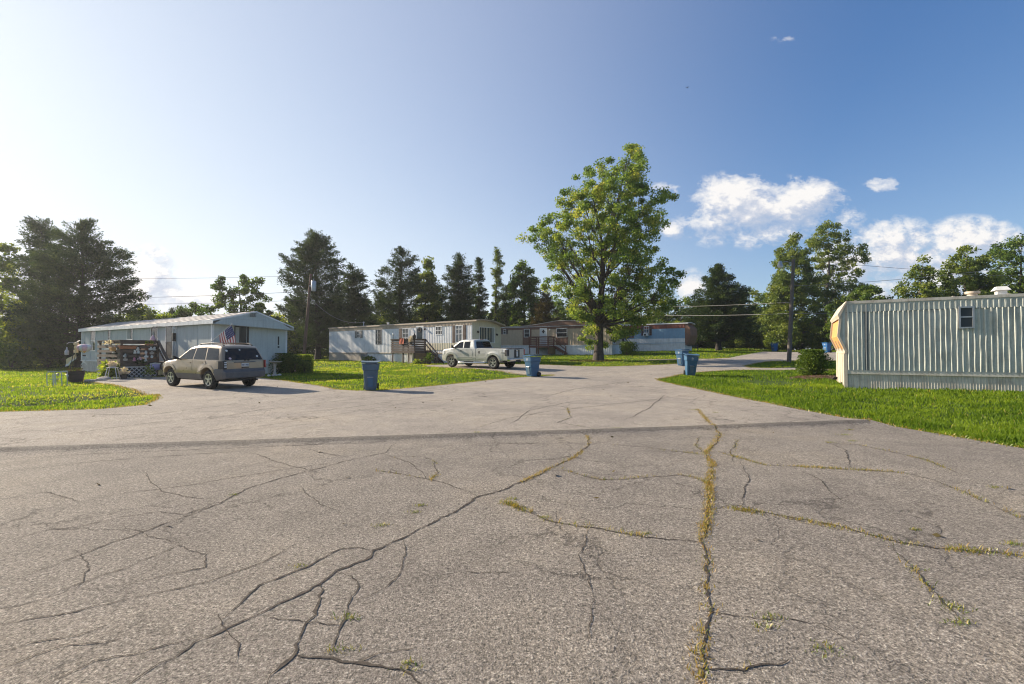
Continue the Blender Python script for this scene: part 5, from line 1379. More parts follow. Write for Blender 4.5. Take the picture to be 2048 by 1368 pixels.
def figurine(loc, lab, kind, m):
    r = thing('figurine', lab, 'figurine', loc, rng.uniform(0, 6), 'small ornaments set out on the cluttered porch')
    mb = MB()
    if kind == 0: mb.lathe([(.001,0),(.10,0),(.11,.05),(.06,.12),(.08,.17),(.07,.24),(.001,.28)], 12)
    elif kind == 1: mb.lathe([(.001,0),(.07,0),(.09,.08),(.09,.15),(.04,.2),(.05,.24),(.001,.25)], 12)
    else: mb.box(-.13,.13,-.07,.07,0,.14); mb.lathe([(.001,0),(.06,.0),(.05,.1),(.001,.12)], 10, 0, (0,0,.14))
    mb.build('body', m, r, smooth=50)
    b = MB(); b.lathe([(.001,-.012),(.09,-.012),(.09,0),(.001,0)], 12); b.build('base', M_GALV, r); r.scale = (.72,)*3
for i, (px, py, kd, m, lab) in enumerate([(276,701,2,M_CERAM,'white double-eared ornament on the middle porch rail'),(270,707,0,M_CERAM,'white heart-shaped ornament low on the middle of the porch'),(277,707,1,M_CERAM,'small white jar beside the heart-shaped ornament on the porch'),
    (292,707.5,1,M_CERAM,'cream figurine on the second porch rail near the stairs'),(302,700,2,M_CERAM,'white and yellow house-shaped ornament on the porch near the stairs'),(309,700.5,0,M_CERAM,'small pointed white ornament next to the porch stairs'),
    (292.5,715,2,M_CERAM,'cream box ornament low on the porch beside the pink shapes'),(292,723,0,M_CERAM,'pale figurine on the porch deck below the cream box ornament'),(304,708,2,M_STONE,'grey stone ornament under the house-shaped one on the porch'),
    (269,722,0,M_PINK,'faded pink upright ornament on the porch deck'),(280,720,2,M_PINKL,'pale pink low ornament on the porch deck'),(304,716,1,M_CERAM,'tiny white ornament on the lowest rail by the porch stairs'),(207,688.5,1,M_CERAM,'small white ornament at the far left of the porch rail'),(251,714,2,M_GALV,'grey metal box ornament behind the middle porch rails'),(251,721,2,M_STONE,'tan block ornament at deck level on the middle of the porch'),(228,706,0,M_CERAM,'white ornament under the pale orange planter')]):
    figurine((on1 if px < 241 else onE)(px, py), lab, kd, m)
# dark clutter standing on the porch floor
zd1 = f1.z(241.5, 725, x=-w1)
def on_deck(x, y): return f1.w(x, y, zd1)
def crate(lab, x, y, sx, sy, sz, m, rz=0):
    r = thing('storage_box', lab, 'storage box', on_deck(x, y), f1.a+rz)
    MB().box(-sx/2, sx/2, -sy/2, sy/2, 0, sz*.82).build('box', m, r, bevel=.02); MB().box(-sx/2-.02, sx/2+.02, -sy/2-.02, sy/2+.02, sz*.825, sz).build('lid', m, r, bevel=.02)
crate('dark storage box filling the near corner of the cluttered porch', -w1+.55, yc+.55, .8, .7, .85, M_BLACK)
crate('dark green storage box behind the left rails of the cluttered porch', -w1+.5, yc+1.9, .7, 1.3, .7, paint('dark_green_box', (.02,.05,.032), .6))
crate('brown cabinet against the right rails of the cluttered porch', -w1+1.5, yc+.5, .7, .6, 1.0, M_BROWN)
def deck_chair(lab, x, y, rz, m):
    r = thing('patio_chair', lab, 'chair', on_deck(x, y), rz)
    MB().box(-.26,.26,-.25,.25,.40,.44).build('seat', m, r, bevel=.01)
    MB().hexa([(-.26,.22,.44),(.26,.22,.44),(.26,.26,.44),(-.26,.26,.44)], [(-.26,.34,.98),(.26,.34,.98),(.26,.38,.98),(-.26,.38,.98)]).build('backrest', m, r, bevel=.01)
    for sx in (-.24,.24):
        for sy in (-.22,.22): MB().box(sx-.02,sx+.02,sy-.02,sy+.02,0,.40).build('leg', m, r)
deck_chair('dark patio chair on the far end of the cluttered porch', -w1+1.3, ye-.6, f1.a+.6, M_SHUTG)
# things at the foot of the porch
g = G(206, 757.5)
plant_thing('hosta_plant', 'lush green broad-leaved clump left of the porch lattice', 'plant', g + Vector((0,.35,0)), .62, .95, 170, (.38,.13), LM_YELLOW, 9, droop=.8)
plant_thing('hosta_plant', 'darker broad-leaved clump beside the lush one under the porch rail', 'plant', G(220, 757) + Vector((0,.5,0)), .45, .7, 110, (.34,.12), LM_BUSH, 10, droop=.8)
plant_thing('flower_pot', 'pot of pale pink flowers at the foot of the lattice', 'flower pot', G(248, 757.5), .32, .42, 120, (.11,.09), LM_FLOWER, 11, pot=(.17,.22,M_DARK))
plant_thing('flower_pot', 'silvery bushy plant before the lattice nearest the stairs', 'flower pot', G(297, 757), .36, .6, 150, (.12,.06), LM_OLIVE, 12, pot=(.15,.15,M_SHUTG))
plant_thing('hanging_basket', 'dark trailing fern hung under the middle of the porch floor', 'hanging plant', onE(281, 732), .38, .3, 130, (.16,.05), LM_CEDAR, 13, pot=(.14,.12,M_DARK), droop=1.2)
def stool():
    r = thing('plant_stand', 'white splay-legged plant stand with a flower bowl before the lattice', 'plant stand', G(224.5, 758), .4)
    for (x, y) in ((-.2,-.16),(.2,-.16),(.2,.16),(-.2,.16)):
        mb = MB(); mb.tube([(x*1.3,y*1.3,0),(x*.8,y*.8,.58)], .016, 6); mb.build('leg', M_WHITE, r)
    mb = MB(); mb.lathe([(.001,.575),(.24,.575),(.24,.6),(.001,.6)], 14); mb.build('top', M_WHITE, r)
stool()
plant_thing('flower_bowl', 'cream and yellow flowers in a shallow bowl on the white plant stand', 'flower bowl', G(224.5, 758)+Vector((0,0,.6)), .3, .22, 90, (.1,.08), LM_FLOWER, 14, pot=(.18,.1,M_STONE))
def stone(lab, px, py, sx, sy, sz, m=M_STONE, seed=1, group='edging stones by the drive'):
    g = G(px, py); bm = bmesh.new(); bmesh.ops.create_icosphere(bm, subdivisions=2, radius=1)
    r = random.Random(seed)
    for v in bm.verts: v.co *= 1 + r.uniform(-.12, .12); v.co.x *= sx; v.co.y *= sy; v.co.z *= sz
    me = bpy.data.meshes.new('stone'); bm.to_mesh(me); bm.free(); me.materials.append(m)
    for p in me.polygons: p.use_smooth = True
    o = bpy.data.objects.new('stone', me); COL.objects.link(o); o.location = g + Vector((0,0,sz*.45)); tag(o, lab, 'stone', group)
stone('largest pale stone slab edging the bed left of the porch', 208, 759, .36, .2, .1, seed=1)
stone('long low stone at the tip of the porch bed', 201, 761, .3, .14, .07, seed=2)
stone('small round stone between the barrel and the porch bed', 184, 763, .15, .12, .08, seed=3)
stone('pinkish stone next to the dark barrel', 176, 763.5, .17, .13, .08, seed=4)
stone('white stone beside the bird bath foot', 538, 752, .1, .09, .06, M_CERAM, 5); stone('white stone right of the bird bath', 559, 750.5, .11, .09, .06, M_CERAM, 6)
# lavender cushion propped under the stairs
r = thing('cushion', 'lavender cushion with a white top edge propped by the porch stairs', 'cushion', onE(309, 740)+f1.d*-.12, f1.a)
mb = MB()
for i in range(8):
    for j in range(6):
        q = lambda a, b: (-.24+.48*a/8, -.10*math.sin(math.pi*a/8)**.6*math.sin(math.pi*b/6)**.6, .34*b/6)
        mb.poly([q(i,j),q(i+1,j),q(i+1,j+1),q(i,j+1)]); mb.poly([(p[0],-p[1],p[2]) for p in (q(i,j),q(i,j+1),q(i+1,j+1),q(i+1,j))])
mb.build('pad', M_LAV, r, smooth=60, merge=True); mb = MB(); mb.tube([(-.24,0,.34),(0,0,.38),(.24,0,.34)], .04, 8); mb.build('edge', M_CERAM, r)
# hanging feeder in front of the tall window
r = thing('bird_feeder', 'pale pink teardrop feeder hanging before the tall window of the grey home', 'bird feeder', f1.w(-.75, f1.y(305.5, -.75), 0))
zf_ = at(305.5, 685, r.location.y).z; r.location.z = zf_
mb = MB(); mb.lathe([(.001,0),(.10,.02),(.15,.10),(.14,.2),(.07,.34),(.02,.44),(.001,.46)], 14); mb.build('globe', M_PINKL, r, smooth=60)
mb = MB(); mb.tube([(0,0,.45),(0,0,.95)], .008, 5); mb.bar((0,0,.95), (.75*math.cos(f1.a), .75*math.sin(f1.a), .95), .02, .02); mb.build('hanger', M_BLACK, r)

# shepherd hook with hung ornaments, garden flag, barrel, rack, lights
gb_ = G(140, 759)
sh = thing('garden_hook', 'double shepherd hook standing in the left lawn beside the dark barrel', 'garden hook', gb_)
k_ = gb_.y/F
def rel(px, py): p = at(px, py, gb_.y); return Vector((p.x-gb_.x, 0, p.z-gb_.z))
top = rel(150, 688)
mb = MB(); mb.tube([(0,0,-.1), rel(141,735), rel(148,700), top], .016, 6); mb.build('pole', M_BLACK, sh)
for (pts) in ([top, rel(145,684.5), rel(138,685), rel(133.5,688)], [top, rel(155,683), rel(160,681.5), rel(165,683), rel(169,686)]):
    mb = MB(); mb.tube(pts, .014, 6); mb.build('hook', M_GALV, sh)
def hung(name, label, cat, px, py, prof, m, string, n=10):
    r = thing(name, label, cat, gb_ + rel(px, py))
    mb = MB(); mb.lathe(prof, n); mb.build('body', m, r, smooth=50)
    s = MB(); s.tube([(0,0,prof[-1][1]),(0,0,prof[-1][1]+string)], .006, 4); s.build('string', M_BLACK, r); return r
hung('wind_chime', 'clear bottle wind chime hanging from the left arm of the garden hook', 'wind chime', 133.5, 710, [(.001,0),(.075,.0),(.085,.04),(.085,.2),(.03,.3),(.026,.4),(.001,.41)], M_GALV, .2)
hung('hanging_ornament', 'yellow sunflower and white ornament string hanging from the middle of the garden hook', 'ornament', 152, 706, [(.001,0),(.09,.02),(.09,.16),(.03,.19),(.08,.24),(.08,.33),(.03,.36),(.1,.42),(.1,.52),(.001,.56)], M_CREAMF, .03)
r = thing('balloon_spinner', 'pink and orange hot air balloon spinner with a curled white tail by the grey home', 'garden spinner', gb_ + rel(168.5, 706))
mb = MB(); prof = [(.03,0),(.08,.03),(.18,.10),(.27,.2),(.30,.30),(.27,.38),(.16,.44),(.02,.46)]
n_ = 16; vs = []
for i in range(len(prof)-1):
    for j in range(n_):
        a, b = 2*math.pi*j/n_, 2*math.pi*(j+1)/n_
        P4 = [(prof[i][0]*math.cos(a), prof[i][0]*math.sin(a), prof[i][1]), (prof[i][0]*math.cos(b), prof[i][0]*math.sin(b), prof[i][1]), (prof[i+1][0]*math.cos(b), prof[i+1][0]*math.sin(b), prof[i+1][1]), (prof[i+1][0]*math.cos(a), prof[i+1][0]*math.sin(a), prof[i+1][1])]
        mb.poly(P4, (0 if i < 2 else 1) if j % 3 else 2)
mb.build('balloon', [M_ORANGE, M_PINKL, M_CERAM], r, merge=True, smooth=60)
mb = MB(); mb.lathe([(.001,-.16),(.06,-.16),(.07,-.09),(.001,-.09)], 10); mb.build('basket', M_DARK, r)
mb = MB()
for q in range(2):
    pts = [Vector((.12*math.sin(t*5+q*3.1), .12*math.cos(t*5+q*3.1), -.16-.62*t)) for t in np.linspace(0, 1, 18)]
    for a, b in zip(pts, pts[1:]): mb.poly([a+Vector((0,0,.03)), b+Vector((0,0,.03)), b-Vector((0,0,.03)), a-Vector((0,0,.03))])
mb.build('tail', M_CERAM, r); mb = MB(); mb.tube([(0,0,.46),(0,0,.58)], .008, 5); mb.build('string', M_BLACK, r)
# blowing garden flag on its own small staff
r = thing('garden_flag', 'cream garden flag blown sideways on a thin black staff in the left lawn', 'flag', gb_ + Vector((-.12,.1,0)))
mb = MB(); mb.tube([(0,0,-.1), (.12,0,.5), (.28,0,1.3)], .012, 6); mb.build('staff', M_BLACK, r)
mb = MB()
for i in range(8):
    for j in range(6):
        def q(a, b):
            u, v = a/8, b/6
            return (-.24+.52*u - .02*v, .06*math.sin(u*7+v*2), .66 + .40*u - .06*math.sin(u*3) + .36*v*(1-.15*u))
        mb.poly([q(i,j),q(i+1,j),q(i+1,j+1),q(i,j+1)], 0 if j > 1 else 1)
mb.build('cloth', [M_CREAMF, M_CERAM], r, smooth=60, merge=True)
gq = G(152, 764)
r = thing('barrel_planter', 'dark half barrel planter leaning in the lawn under the garden hook', 'planter', gq, .3); r.rotation_euler = (0, R(-4), .3)
mb = MB(); mb.lathe([(.001,0),(.24,0),(.30,.25),(.345,.52),(.31,.52),(.27,.42),(.001,.42)], 18); mb.build('tub', M_BARREL, r, smooth=40)
for z, q in ((.10,.262),(.36,.322)):
    mb = MB(); mb.lathe([(q,z-.02),(q+.012,z-.02),(q+.018,z+.02),(q+.004,z+.02)], 18); mb.build('hoop', M_BLACK, r)
rs = np.random.RandomState(4); n = 60; P = np.stack([rs.normal(0,.14,n), rs.normal(0,.14,n), .45+rs.uniform(0,.18,n)], 1)
V, Fq = leaf_quads(P, unit(rs.normal(0,1,(n,3))+np.array([0,0,1])), rs.uniform(.1,.2,n), rs.uniform(.02,.05,n), rs); np_mesh('dry_plant', V, Fq, LM_BROWN, r, np.full(n*4, .8))
gr = G(108, 770.5); k2 = gr.y/F
r = thing('plant_rack', 'low green tubular metal rack standing in the left lawn', 'rack', gr, .15)
for i, xx in enumerate((-13.5, -2.5, 2.0, 13.0)):
    mb = MB(); x = xx*k2
    top_ = .57
    mb.tube([(x*.97+.03,.0,-.05),(x*.99,.0,top_-.08)] + ([(x+.05*(1 if xx < 0 else -1),0,top_)] if abs(xx) > 5 else []), .018, 6); mb.build('leg', M_GREYL, r)
mb = MB(); mb.tube([(-12*k2,0,.57),(11.5*k2,0,.60)], .018, 6); mb.tube([(-12*k2,.35,.57),(11.5*k2,.35,.60)], .018, 6); mb.tube([(-9*k2,0,.25),(12*k2,0,.28)], .012, 6)
for xx in (-12*k2, 11.5*k2): mb.tube([(xx,0,.575),(xx,.35,.575)], .015, 6); mb.tube([(xx,.35,.575),(xx,.35,-.05)], .015, 6)
mb.build('rail', M_GREYL, r)
for lab, px, py in (('solar path light nearer the dark barrel', 134.5, 765.5), ('solar path light behind the tubular rack', 115.5, 763.5)):
    r = thing('solar_light', lab, 'garden light', G(px, py), 0, 'solar path lights in the left lawn')
    mb = MB(); mb.tube([(.02,0,-.05),(0,0,.3)], .012, 6); mb.build('stake', M_BLACK, r)
    mb = MB(); mb.lathe([(.001,.28),(.03,.28),(.045,.36),(.001,.36)], 10); mb.build('lens', M_CERAM, r)
    mb = MB(); mb.lathe([(.065,.36),(.07,.375),(.02,.41),(.001,.41)], 10); mb.build('cap', M_BLACK, r)

# flag on the corner of the grey home
pa, pb = at(421, 684.5, 24.25), at(464.5, 648.4, 23.7)
r = thing('house_flag', 'stars and stripes flag on a slanted pole at the corner of the grey home', 'flag', pa)
mb = MB(); mb.tube([(0,0,0), pb-pa], .016, 8); mb.lathe([(.001,-.03),(.03,0),(.001,.03)], 8, 0, pb-pa); mb.build('pole', M_GALV, r)
M_FR = paint('flag_red', (.36, .055, .06), .8, var=.1); M_FW = paint('flag_white', (.66, .62, .60), .8, var=.06); M_FB = paint('flag_blue', (.035, .05, .16), .8, var=.15)
dirp = (pb-pa); Lp = dirp.length; dirp.normalize(); dn = Vector((.30, -.06, -.95)).normalized()
def fl(u, v):   # u along hoist from lower to tip, v along the fly
    s = Lp*(.43+.55*u); wv = .07*math.sin(v*6+u*2.5)*(.3+v) 
    dd = dn*1.18*v + dirp*(-.10*v*(1-u)*2 - .03)
    return dirp*s + dd + Vector((0, -1, 0))*wv + Vector((.05*math.sin(u*9)*v, 0, 0))
mb = MB(); nu, nv = 26, 20
for i in range(nu):
    for j in range(nv):
        u0, u1_, v0_, v1_ = i/nu, (i+1)/nu, j/nv, (j+1)/nv
        cant = u0 >= .46 - 1e-6 and v0_ < .42 if False else (i >= 12 and j < 9)
        mb.poly([fl(u0,v0_),fl(u1_,v0_),fl(u1_,v1_),fl(u0,v1_)], 2 if cant else (0 if (i//2) % 2 == 0 else 1))
mb.build('cloth', [M_FR, M_FW, M_FB], r, smooth=60, merge=True)
sb = MB()
for i in range(6):
    for j in range(5):
        u, v = .50+.085*i, .045+.085*j
        c = Vector(fl(u, v)); q = [Vector(fl(u+.014*math.cos(t), v+.016*math.sin(t))) for t in np.linspace(0, 2*math.pi, 6)[:-1]]
        for s in (-.004, .004): sb.poly([p+Vector((0,s,0)) for p in q])
sb.build('stars', M_FW, r)

# bushes, bird bath and post right of the SUV
def gb2(px, py): return G(px, py)
bush('bush', 'dark clipped bush at the end wall of the grey home behind the bird bath', G(545, 748)+Vector((0,.9,0)), .85, .7, 1.15, 5200, (.09,.045), LM_BUSH, 71, lumps=12)
bush('bush', 'second dark clipped bush between the bird bath and the yellow-green shrub', G(572, 747)+Vector((0,.8,0)), .72, .65, 1.05, 4600, (.09,.045), LM_BUSH, 72, lumps=12)
bush('bush', 'rounded yellow-green shrub at the right of the dark clipped bushes', G(597, 744)+Vector((0,.5,0)), .80, .7, 1.05, 5200, (.09,.05), LM_YELLOW, 73, lumps=12)
bush('bush', 'low dark green shrub in front of the yellow-green one', G(603, 746)+Vector((.1,.15,0)), .55, .45, .72, 1600, (.10,.05), LM_BUSH, 74, lumps=10)
bb = G(549.5, 751.5)
r = thing('bird_bath', 'grey concrete bird bath in the bed right of the gold SUV', 'bird bath', bb)
mb = MB(); mb.lathe([(.001,0),(.17,0),(.16,.05),(.08,.12),(.06,.4),(.09,.68),(.001,.69)], 16); mb.build('pedestal', M_STONE, r, smooth=45)
mb = MB(); mb.lathe([(.001,.69),(.15,.69),(.33,.755),(.37,.78),(.36,.80),(.3,.775),(.001,.74)], 20); mb.build('basin', M_STONE, r, smooth=45)
r = thing('garden_post', 'short pinkish ornamental post standing in front of the yellow-green shrub', 'post', G(590.5, 744))
mb = MB(); mb.lathe([(.001,-.05),(.05,-.05),(.055,.42),(.075,.45),(.05,.52),(.001,.55)], 10); mb.build('shaft', M_PINKL, r, smooth=45)
mb = MB()
for k in range(3): mb.lathe([(.06,.1+k*.11),(.066,.12+k*.11),(.06,.14+k*.11)], 10)
mb.build('bands', M_CERAM, r)

# ================================================================== things on and around the middle porch
def on2(px, py, x=-w2-.05): return f2.w(x, f2.y(px, x), f2.z(px, py, x=x))
r = thing('towel', 'rust red towel hung over the rail of the white home porch', 'towel', on2(804, 688.5), f2.a)
mb = MB()
for i in range(6):
    for j in range(8):
        q = lambda a, b: (-.05-.02*math.sin(a*1.7+b*.4), -.3+.6*a/6, .5*b/8)
        mb.poly([q(i,j),q(i+1,j),q(i+1,j+1),q(i,j+1)])
mb.poly([(-.06,-.3,.5),(-.06,.3,.5),(.1,.3,.5),(.1,-.3,.5)]); mb.build('cloth', M_REDTOW, r, smooth=60, merge=True); mb = MB(); mb.box(-.075,-.055,-.31,.31,.02,.05); mb.build('hem', M_TERRA, r)
plant_thing('potted_vine', 'pale trailing vine spilling over the corner of the white home porch', 'plant', on2(822, 688), .38, .5, 130, (.16,.07), LM_FLOWER, 31, pot=(.14,.2,M_DARK), droop=1.0)
lathe_thing('lantern', 'dark urn-shaped lantern on the corner post of the white home porch', 'lantern', on2(828.5, 678), [(.001,0),(.10,0),(.14,.1),(.15,.28),(.09,.34),(.06,.42),(.001,.5)], M_BLACK, extra=lambda r: MB().lathe([(.001,.5),(.07,.5),(.09,.54),(.04,.6),(.001,.64)], 10).build('finial', M_CERAM, r))
for lab, px, py in (('solar lamp on the left corner of the white home porch', 786.5, 678),):
    r = thing('solar_light', lab, 'garden light', on2(px, py))
    MB().tube([(0,0,-.05),(0,0,.32)], .016, 6).build('stake', M_BLACK, r); MB().lathe([(.001,.3),(.07,.32),(.09,.4),(.06,.48),(.001,.5)], 10).build('lens', M_CERAM, r)
gv = on2(820, 726); gv.z = hz(gv.x, gv.y)
r = thing('trellis', 'pale wavy trellis strips under the corner of the white home porch', 'trellis', gv, f2.a)
for k in range(4):
    mb = MB(); mb.tube([(0, -.3+.18*k+.03*math.sin(t*5+k), .8*t) for t in np.linspace(-.05, 1, 8)], .03, 5); mb.build('strip', M_SKIRT, r)
def gnear(fr, px, x): p = fr.w(x, fr.y(px, x)); return Vector((p.x, p.y, hz(p.x, p.y)))
plant_thing('hosta_plant', 'yellow spiky plant at the foot of the brown plywood under the porch', 'plant', gnear(f2, 835, -w2-.3), .45, .4, 70, (.4,.07), LM_YELLOW, 32, droop=.6)
plant_thing('flower_pot', 'dark bushy plant with white specks beside the white home stairs', 'flower pot', gnear(f2, 858, -w2-.3), .6, .8, 200, (.12,.07), LM_BUSH, 33, pot=(.2,.15,M_DARK))
plant_thing('hosta_plant', 'bright green leafy plant before the skirting of the white home behind the blue bin', 'plant', gnear(f2, 737, -.5), .8, .45, 120, (.34,.14), LM_BROAD, 34)
bush('bush', 'dark round shrub at the corner of the tan home beside the black handrails', gp(11.9, 47.0), 1.35, 1.1, 1.25, 3000, (.13,.07), LM_BUSH, 75, lumps=14)
# ================================================================== vehicles
def car_paint(name, col, metal=.35, rough=.32):
    m, nt, out = nodes(name); L = nt.links.new
    tc = N(nt, 'TexCoord').outputs['Object']
    b = N(nt, 'BsdfPrincipled', i_Roughness=rough, i_Metallic=metal); b.inputs['Coat Weight'].default_value = .6; b.inputs['Coat Roughness'].default_value = .08
    n1 = noise(nt, tc, 2.2, 5, .6)
    sp = N(nt, 'SeparateXYZ'); L(tc, sp.inputs[0])
    c = ramp(nt, n1, [(.3, tuple(q*.88 for q in col)), (.7, tuple(min(1,q*1.08) for q in col))])
    L(c, b.inputs['Base Color'])
    rr = ramp(nt, noise(nt, tc, 7, 4), [(.3, (rough*.8,)*3), (.7, (rough*1.3,)*3)]); L(rr, b.inputs['Roughness'])
    L(b.outputs[0], out.inputs[0]); return m
M_GOLD = car_paint('champagne_paint', (.31, .235, .155))
M_SILV = car_paint('pewter_paint', (.50, .50, .47))
M_CLAD = paint('grey_cladding', (.10, .10, .108), .55, var=.15, dirt=((.2,.17,.13), .25))
M_TYRE = paint('tyre_rubber', (.018, .018, .018), .85, var=.3, scale=8)
M_RIM = paint('alloy_rim', (.55, .55, .55), .3, .8, var=.1)
M_CHROME = paint('chrome', (.65, .66, .67), .15, 1.0, var=.05)
M_REDL = paint('red_lens', (.30, .012, .012), .2, var=.1, coat=.6)
M_AMBER = paint('amber_lens', (.55, .20, .03), .2, var=.1, coat=.6)
M_CLEAR = paint('clear_lens', (.6, .62, .64), .15, var=.05, coat=.6)
M_CGLASS = glass('car_glass', (.010, .012, .014), .03, .3)
M_PLATE = paint('plate_white', (.62, .62, .60), .5, var=.05)
M_PLATET = paint('plate_ink', (.03, .04, .12), .6, var=.05)
M_PLASTIC = paint('black_plastic', (.022, .022, .024), .6, var=.2)

def arc(cx, cz, r, a0, a1, n): return [(cx + r*math.cos(R(a0+(a1-a0)*i/n)), cz + r*math.sin(R(a0+(a1-a0)*i/n))) for i in range(n+1)]
class Shell:
    """car body grown from a side outline: two dense side skins bulged by a width function, closed by a crowned strip round the outline"""
    def __init__(s, outline, wf, crown=.035, step=.11, edge=.07, roundz=.75):
        s.out = outline; s.wf0 = wf; s.crown = crown; s.edge = edge; s.roundz = roundz
        s.loop = dense(outline, .09)
        xs = np.arange(min(p[0] for p in outline), max(p[0] for p in outline), step); zs = np.arange(min(p[1] for p in outline), max(p[1] for p in outline), step)
        X, Z = np.meshgrid(xs, zs); X = X.ravel()+.013; Z = Z.ravel()+.017
        k = inpoly(outline, X, Z) & (seg_dist(outline, X, Z) > .09)
        inner = list(zip(X[k], Z[k]))
        n = len(s.loop)
        for off in (.02, .05):
            for i in range(n):
                a, b, c = Vector(s.loop[i-1]), Vector(s.loop[i]), Vector(s.loop[(i+1) % n])
                d = (c-a).normalized(); nn = Vector((-d.y, d.x)); q = b + nn*off
                if not inpoly(outline, np.array([q.x]), np.array([q.y]))[0]: q = b - nn*off
                if inpoly(outline, np.array([q.x]), np.array([q.y]))[0] and seg_dist(outline, np.array([q.x]), np.array([q.y]))[0] > off*.8: inner.append((q.x, q.y))
        s.P, s.T = cdt(s.loop, inner)
    def w(s, x, z):
        wv = s.wf0(x, z)
        if z > s.roundz:
            d = float(seg_dist(s.out, np.array([x]), np.array([z]))[0])
            if d < s.edge: wv -= s.edge*(1 - math.sqrt(max(0, 1-(1-d/s.edge)**2)))*.9
        return wv
    def build(s, mfun, nx=8):
        mb = MB(); W = [s.w(*p) for p in s.P]
        for sg in (1, -1):
            mb_v = [(p[0], sg*w, p[1]) for p, w in zip(s.P, W)]
            b = len(mb.v); mb.v += mb_v
            for t in s.T:
                c = (sum(s.P[i][0] for i in t)/3, sum(s.P[i][1] for i in t)/3)
                tt = tuple(b+i for i in t); mb.f.append(tt if sg < 0 else tt[::-1]); mb.m.append(mfun(*c))
        n = len(s.loop); rows = []
        for i in range(n):
            a, p, c = Vector(s.loop[i-1]), Vector(s.loop[i]), Vector(s.loop[(i+1) % n])
            d = (c-a).normalized(); nn = Vector((d.y, -d.x))
            if inpoly(s.out, np.array([p.x+nn.x*.01]), np.array([p.y+nn.y*.01]))[0]: nn = -nn
            w = s.w(p.x, p.y); row = []
            cr = s.crown if p.y > .42 else 0.0
            for k in range(nx+1):
                t = 1-2*k/nx; q = p + nn*cr*(1-t*t)
                row.append((q.x, w*t, q.y))
            rows.append(row)
        b = len(mb.v)
        for r in rows: mb.v += r
        for i in range(n):
            j = (i+1) % n; c = ((s.loop[i][0]+s.loop[j][0])/2, (s.loop[i][1]+s.loop[j][1])/2)
            for k in range(nx):
                mb.f.append((b+i*(nx+1)+k, b+i*(nx+1)+k+1, b+j*(nx+1)+k+1, b+j*(nx+1)+k)); mb.m.append(mfun(*c))
        return mb
    def patch(s, poly, off, side, m=0, mb=None, step=.12):
        mb = mb or MB()
        lp = dense(poly, .12); xs = [p[0] for p in poly]; zs = [p[1] for p in poly]
        X, Z = np.meshgrid(np.arange(min(xs), max(xs), step), np.arange(min(zs), max(zs), step)); X, Z = X.ravel(), Z.ravel()
        k = inpoly(poly, X, Z) & (seg_dist(poly, X, Z) > .04) if len(X) else []
        P, T = cdt(lp, list(zip(X[k], Z[k])) if len(X) else [])
        ft = [(p[0], side*(s.wf0(*p)+off), p[1]) for p in P]
        mb.add(ft, [t if side < 0 else t[::-1] for t in T], m)
        n = len(lp)
        for i in range(n):
            a, c = P[i], P[(i+1) % n]
            mb.add([(a[0], side*(s.wf0(*a)+off), a[1]), (c[0], side*(s.wf0(*c)+off), c[1]), (c[0], side*(s.wf0(*c)-.01), c[1]), (a[0], side*(s.wf0(*a)-.01), a[1])], [(0,1,2,3)], m)
        return mb
def split_build(mb, names, mats, root, angle=38):
    """one mesh per material: body and cladding as separate parts"""
    outs = []
    for k, (nm, mt) in enumerate(zip(names, mats)):
        q = MB(); idx = {}
        for f, m in zip(mb.f, mb.m):
            if m != k: continue
            g = []
            for i in f:
                if i not in idx: idx[i] = len(q.v); q.v.append(mb.v[i])
                g.append(idx[i])
            q.f.append(tuple(g)); q.m.append(0)
        outs.append(q.build(nm, mt, root, smooth=angle, merge=True))
    return outs
def wheel(root, x, y, r, wid, side, spokes, rr=.62, deep=.04):
    w = bpy.data.objects.new('wheel', None); COL.objects.link(w); w.parent = root; w.location = (x, y, r)
    s = side; h = wid/2
    mb = MB(); mb.lathe([(r*rr,-h*.9),(r*.86,-h),(r*.97,-h*.8),(r,-h*.45),(r,h*.45),(r*.97,h*.8),(r*.86,h),(r*rr,h*.9)], 28, 0, axis='y'); mb.build('tyre', M_TYRE, w, smooth=50)
    mb = MB(); o = s*h*.82
    mb.lathe([(r*rr*1.01,o),(r*rr*.93,o+s*.006),(r*rr*.88,o-s*deep),(r*.12,o-s*deep*1.6),(.001,o-s*deep*1.6)], 28, 1, axis='y')
    mb.lathe([(r*rr*1.02,o-s*.02),(r*rr*1.02,o+s*.010),(r*rr*.90,o+s*.008),(r*rr*.88,o-s*deep)], 28, 0, axis='y')
    for k in range(spokes):
        a = 2*math.pi*k/spokes + .3
        p = (math.cos(a)*r*.05, o-s*.012, math.sin(a)*r*.05); q = (math.cos(a)*r*rr*.93, o-s*.008, math.sin(a)*r*rr*.93)
        mb.bar(p, q, r*.155, .03, 0, up=(0, 1, 0))
    mb.lathe([(r*.15,o-s*.03),(r*.14,o+s*.012),(.001,o+s*.016)], 14, 0, axis='y')
    mb.build('rim', [M_RIM, M_PLASTIC], w, smooth=40)
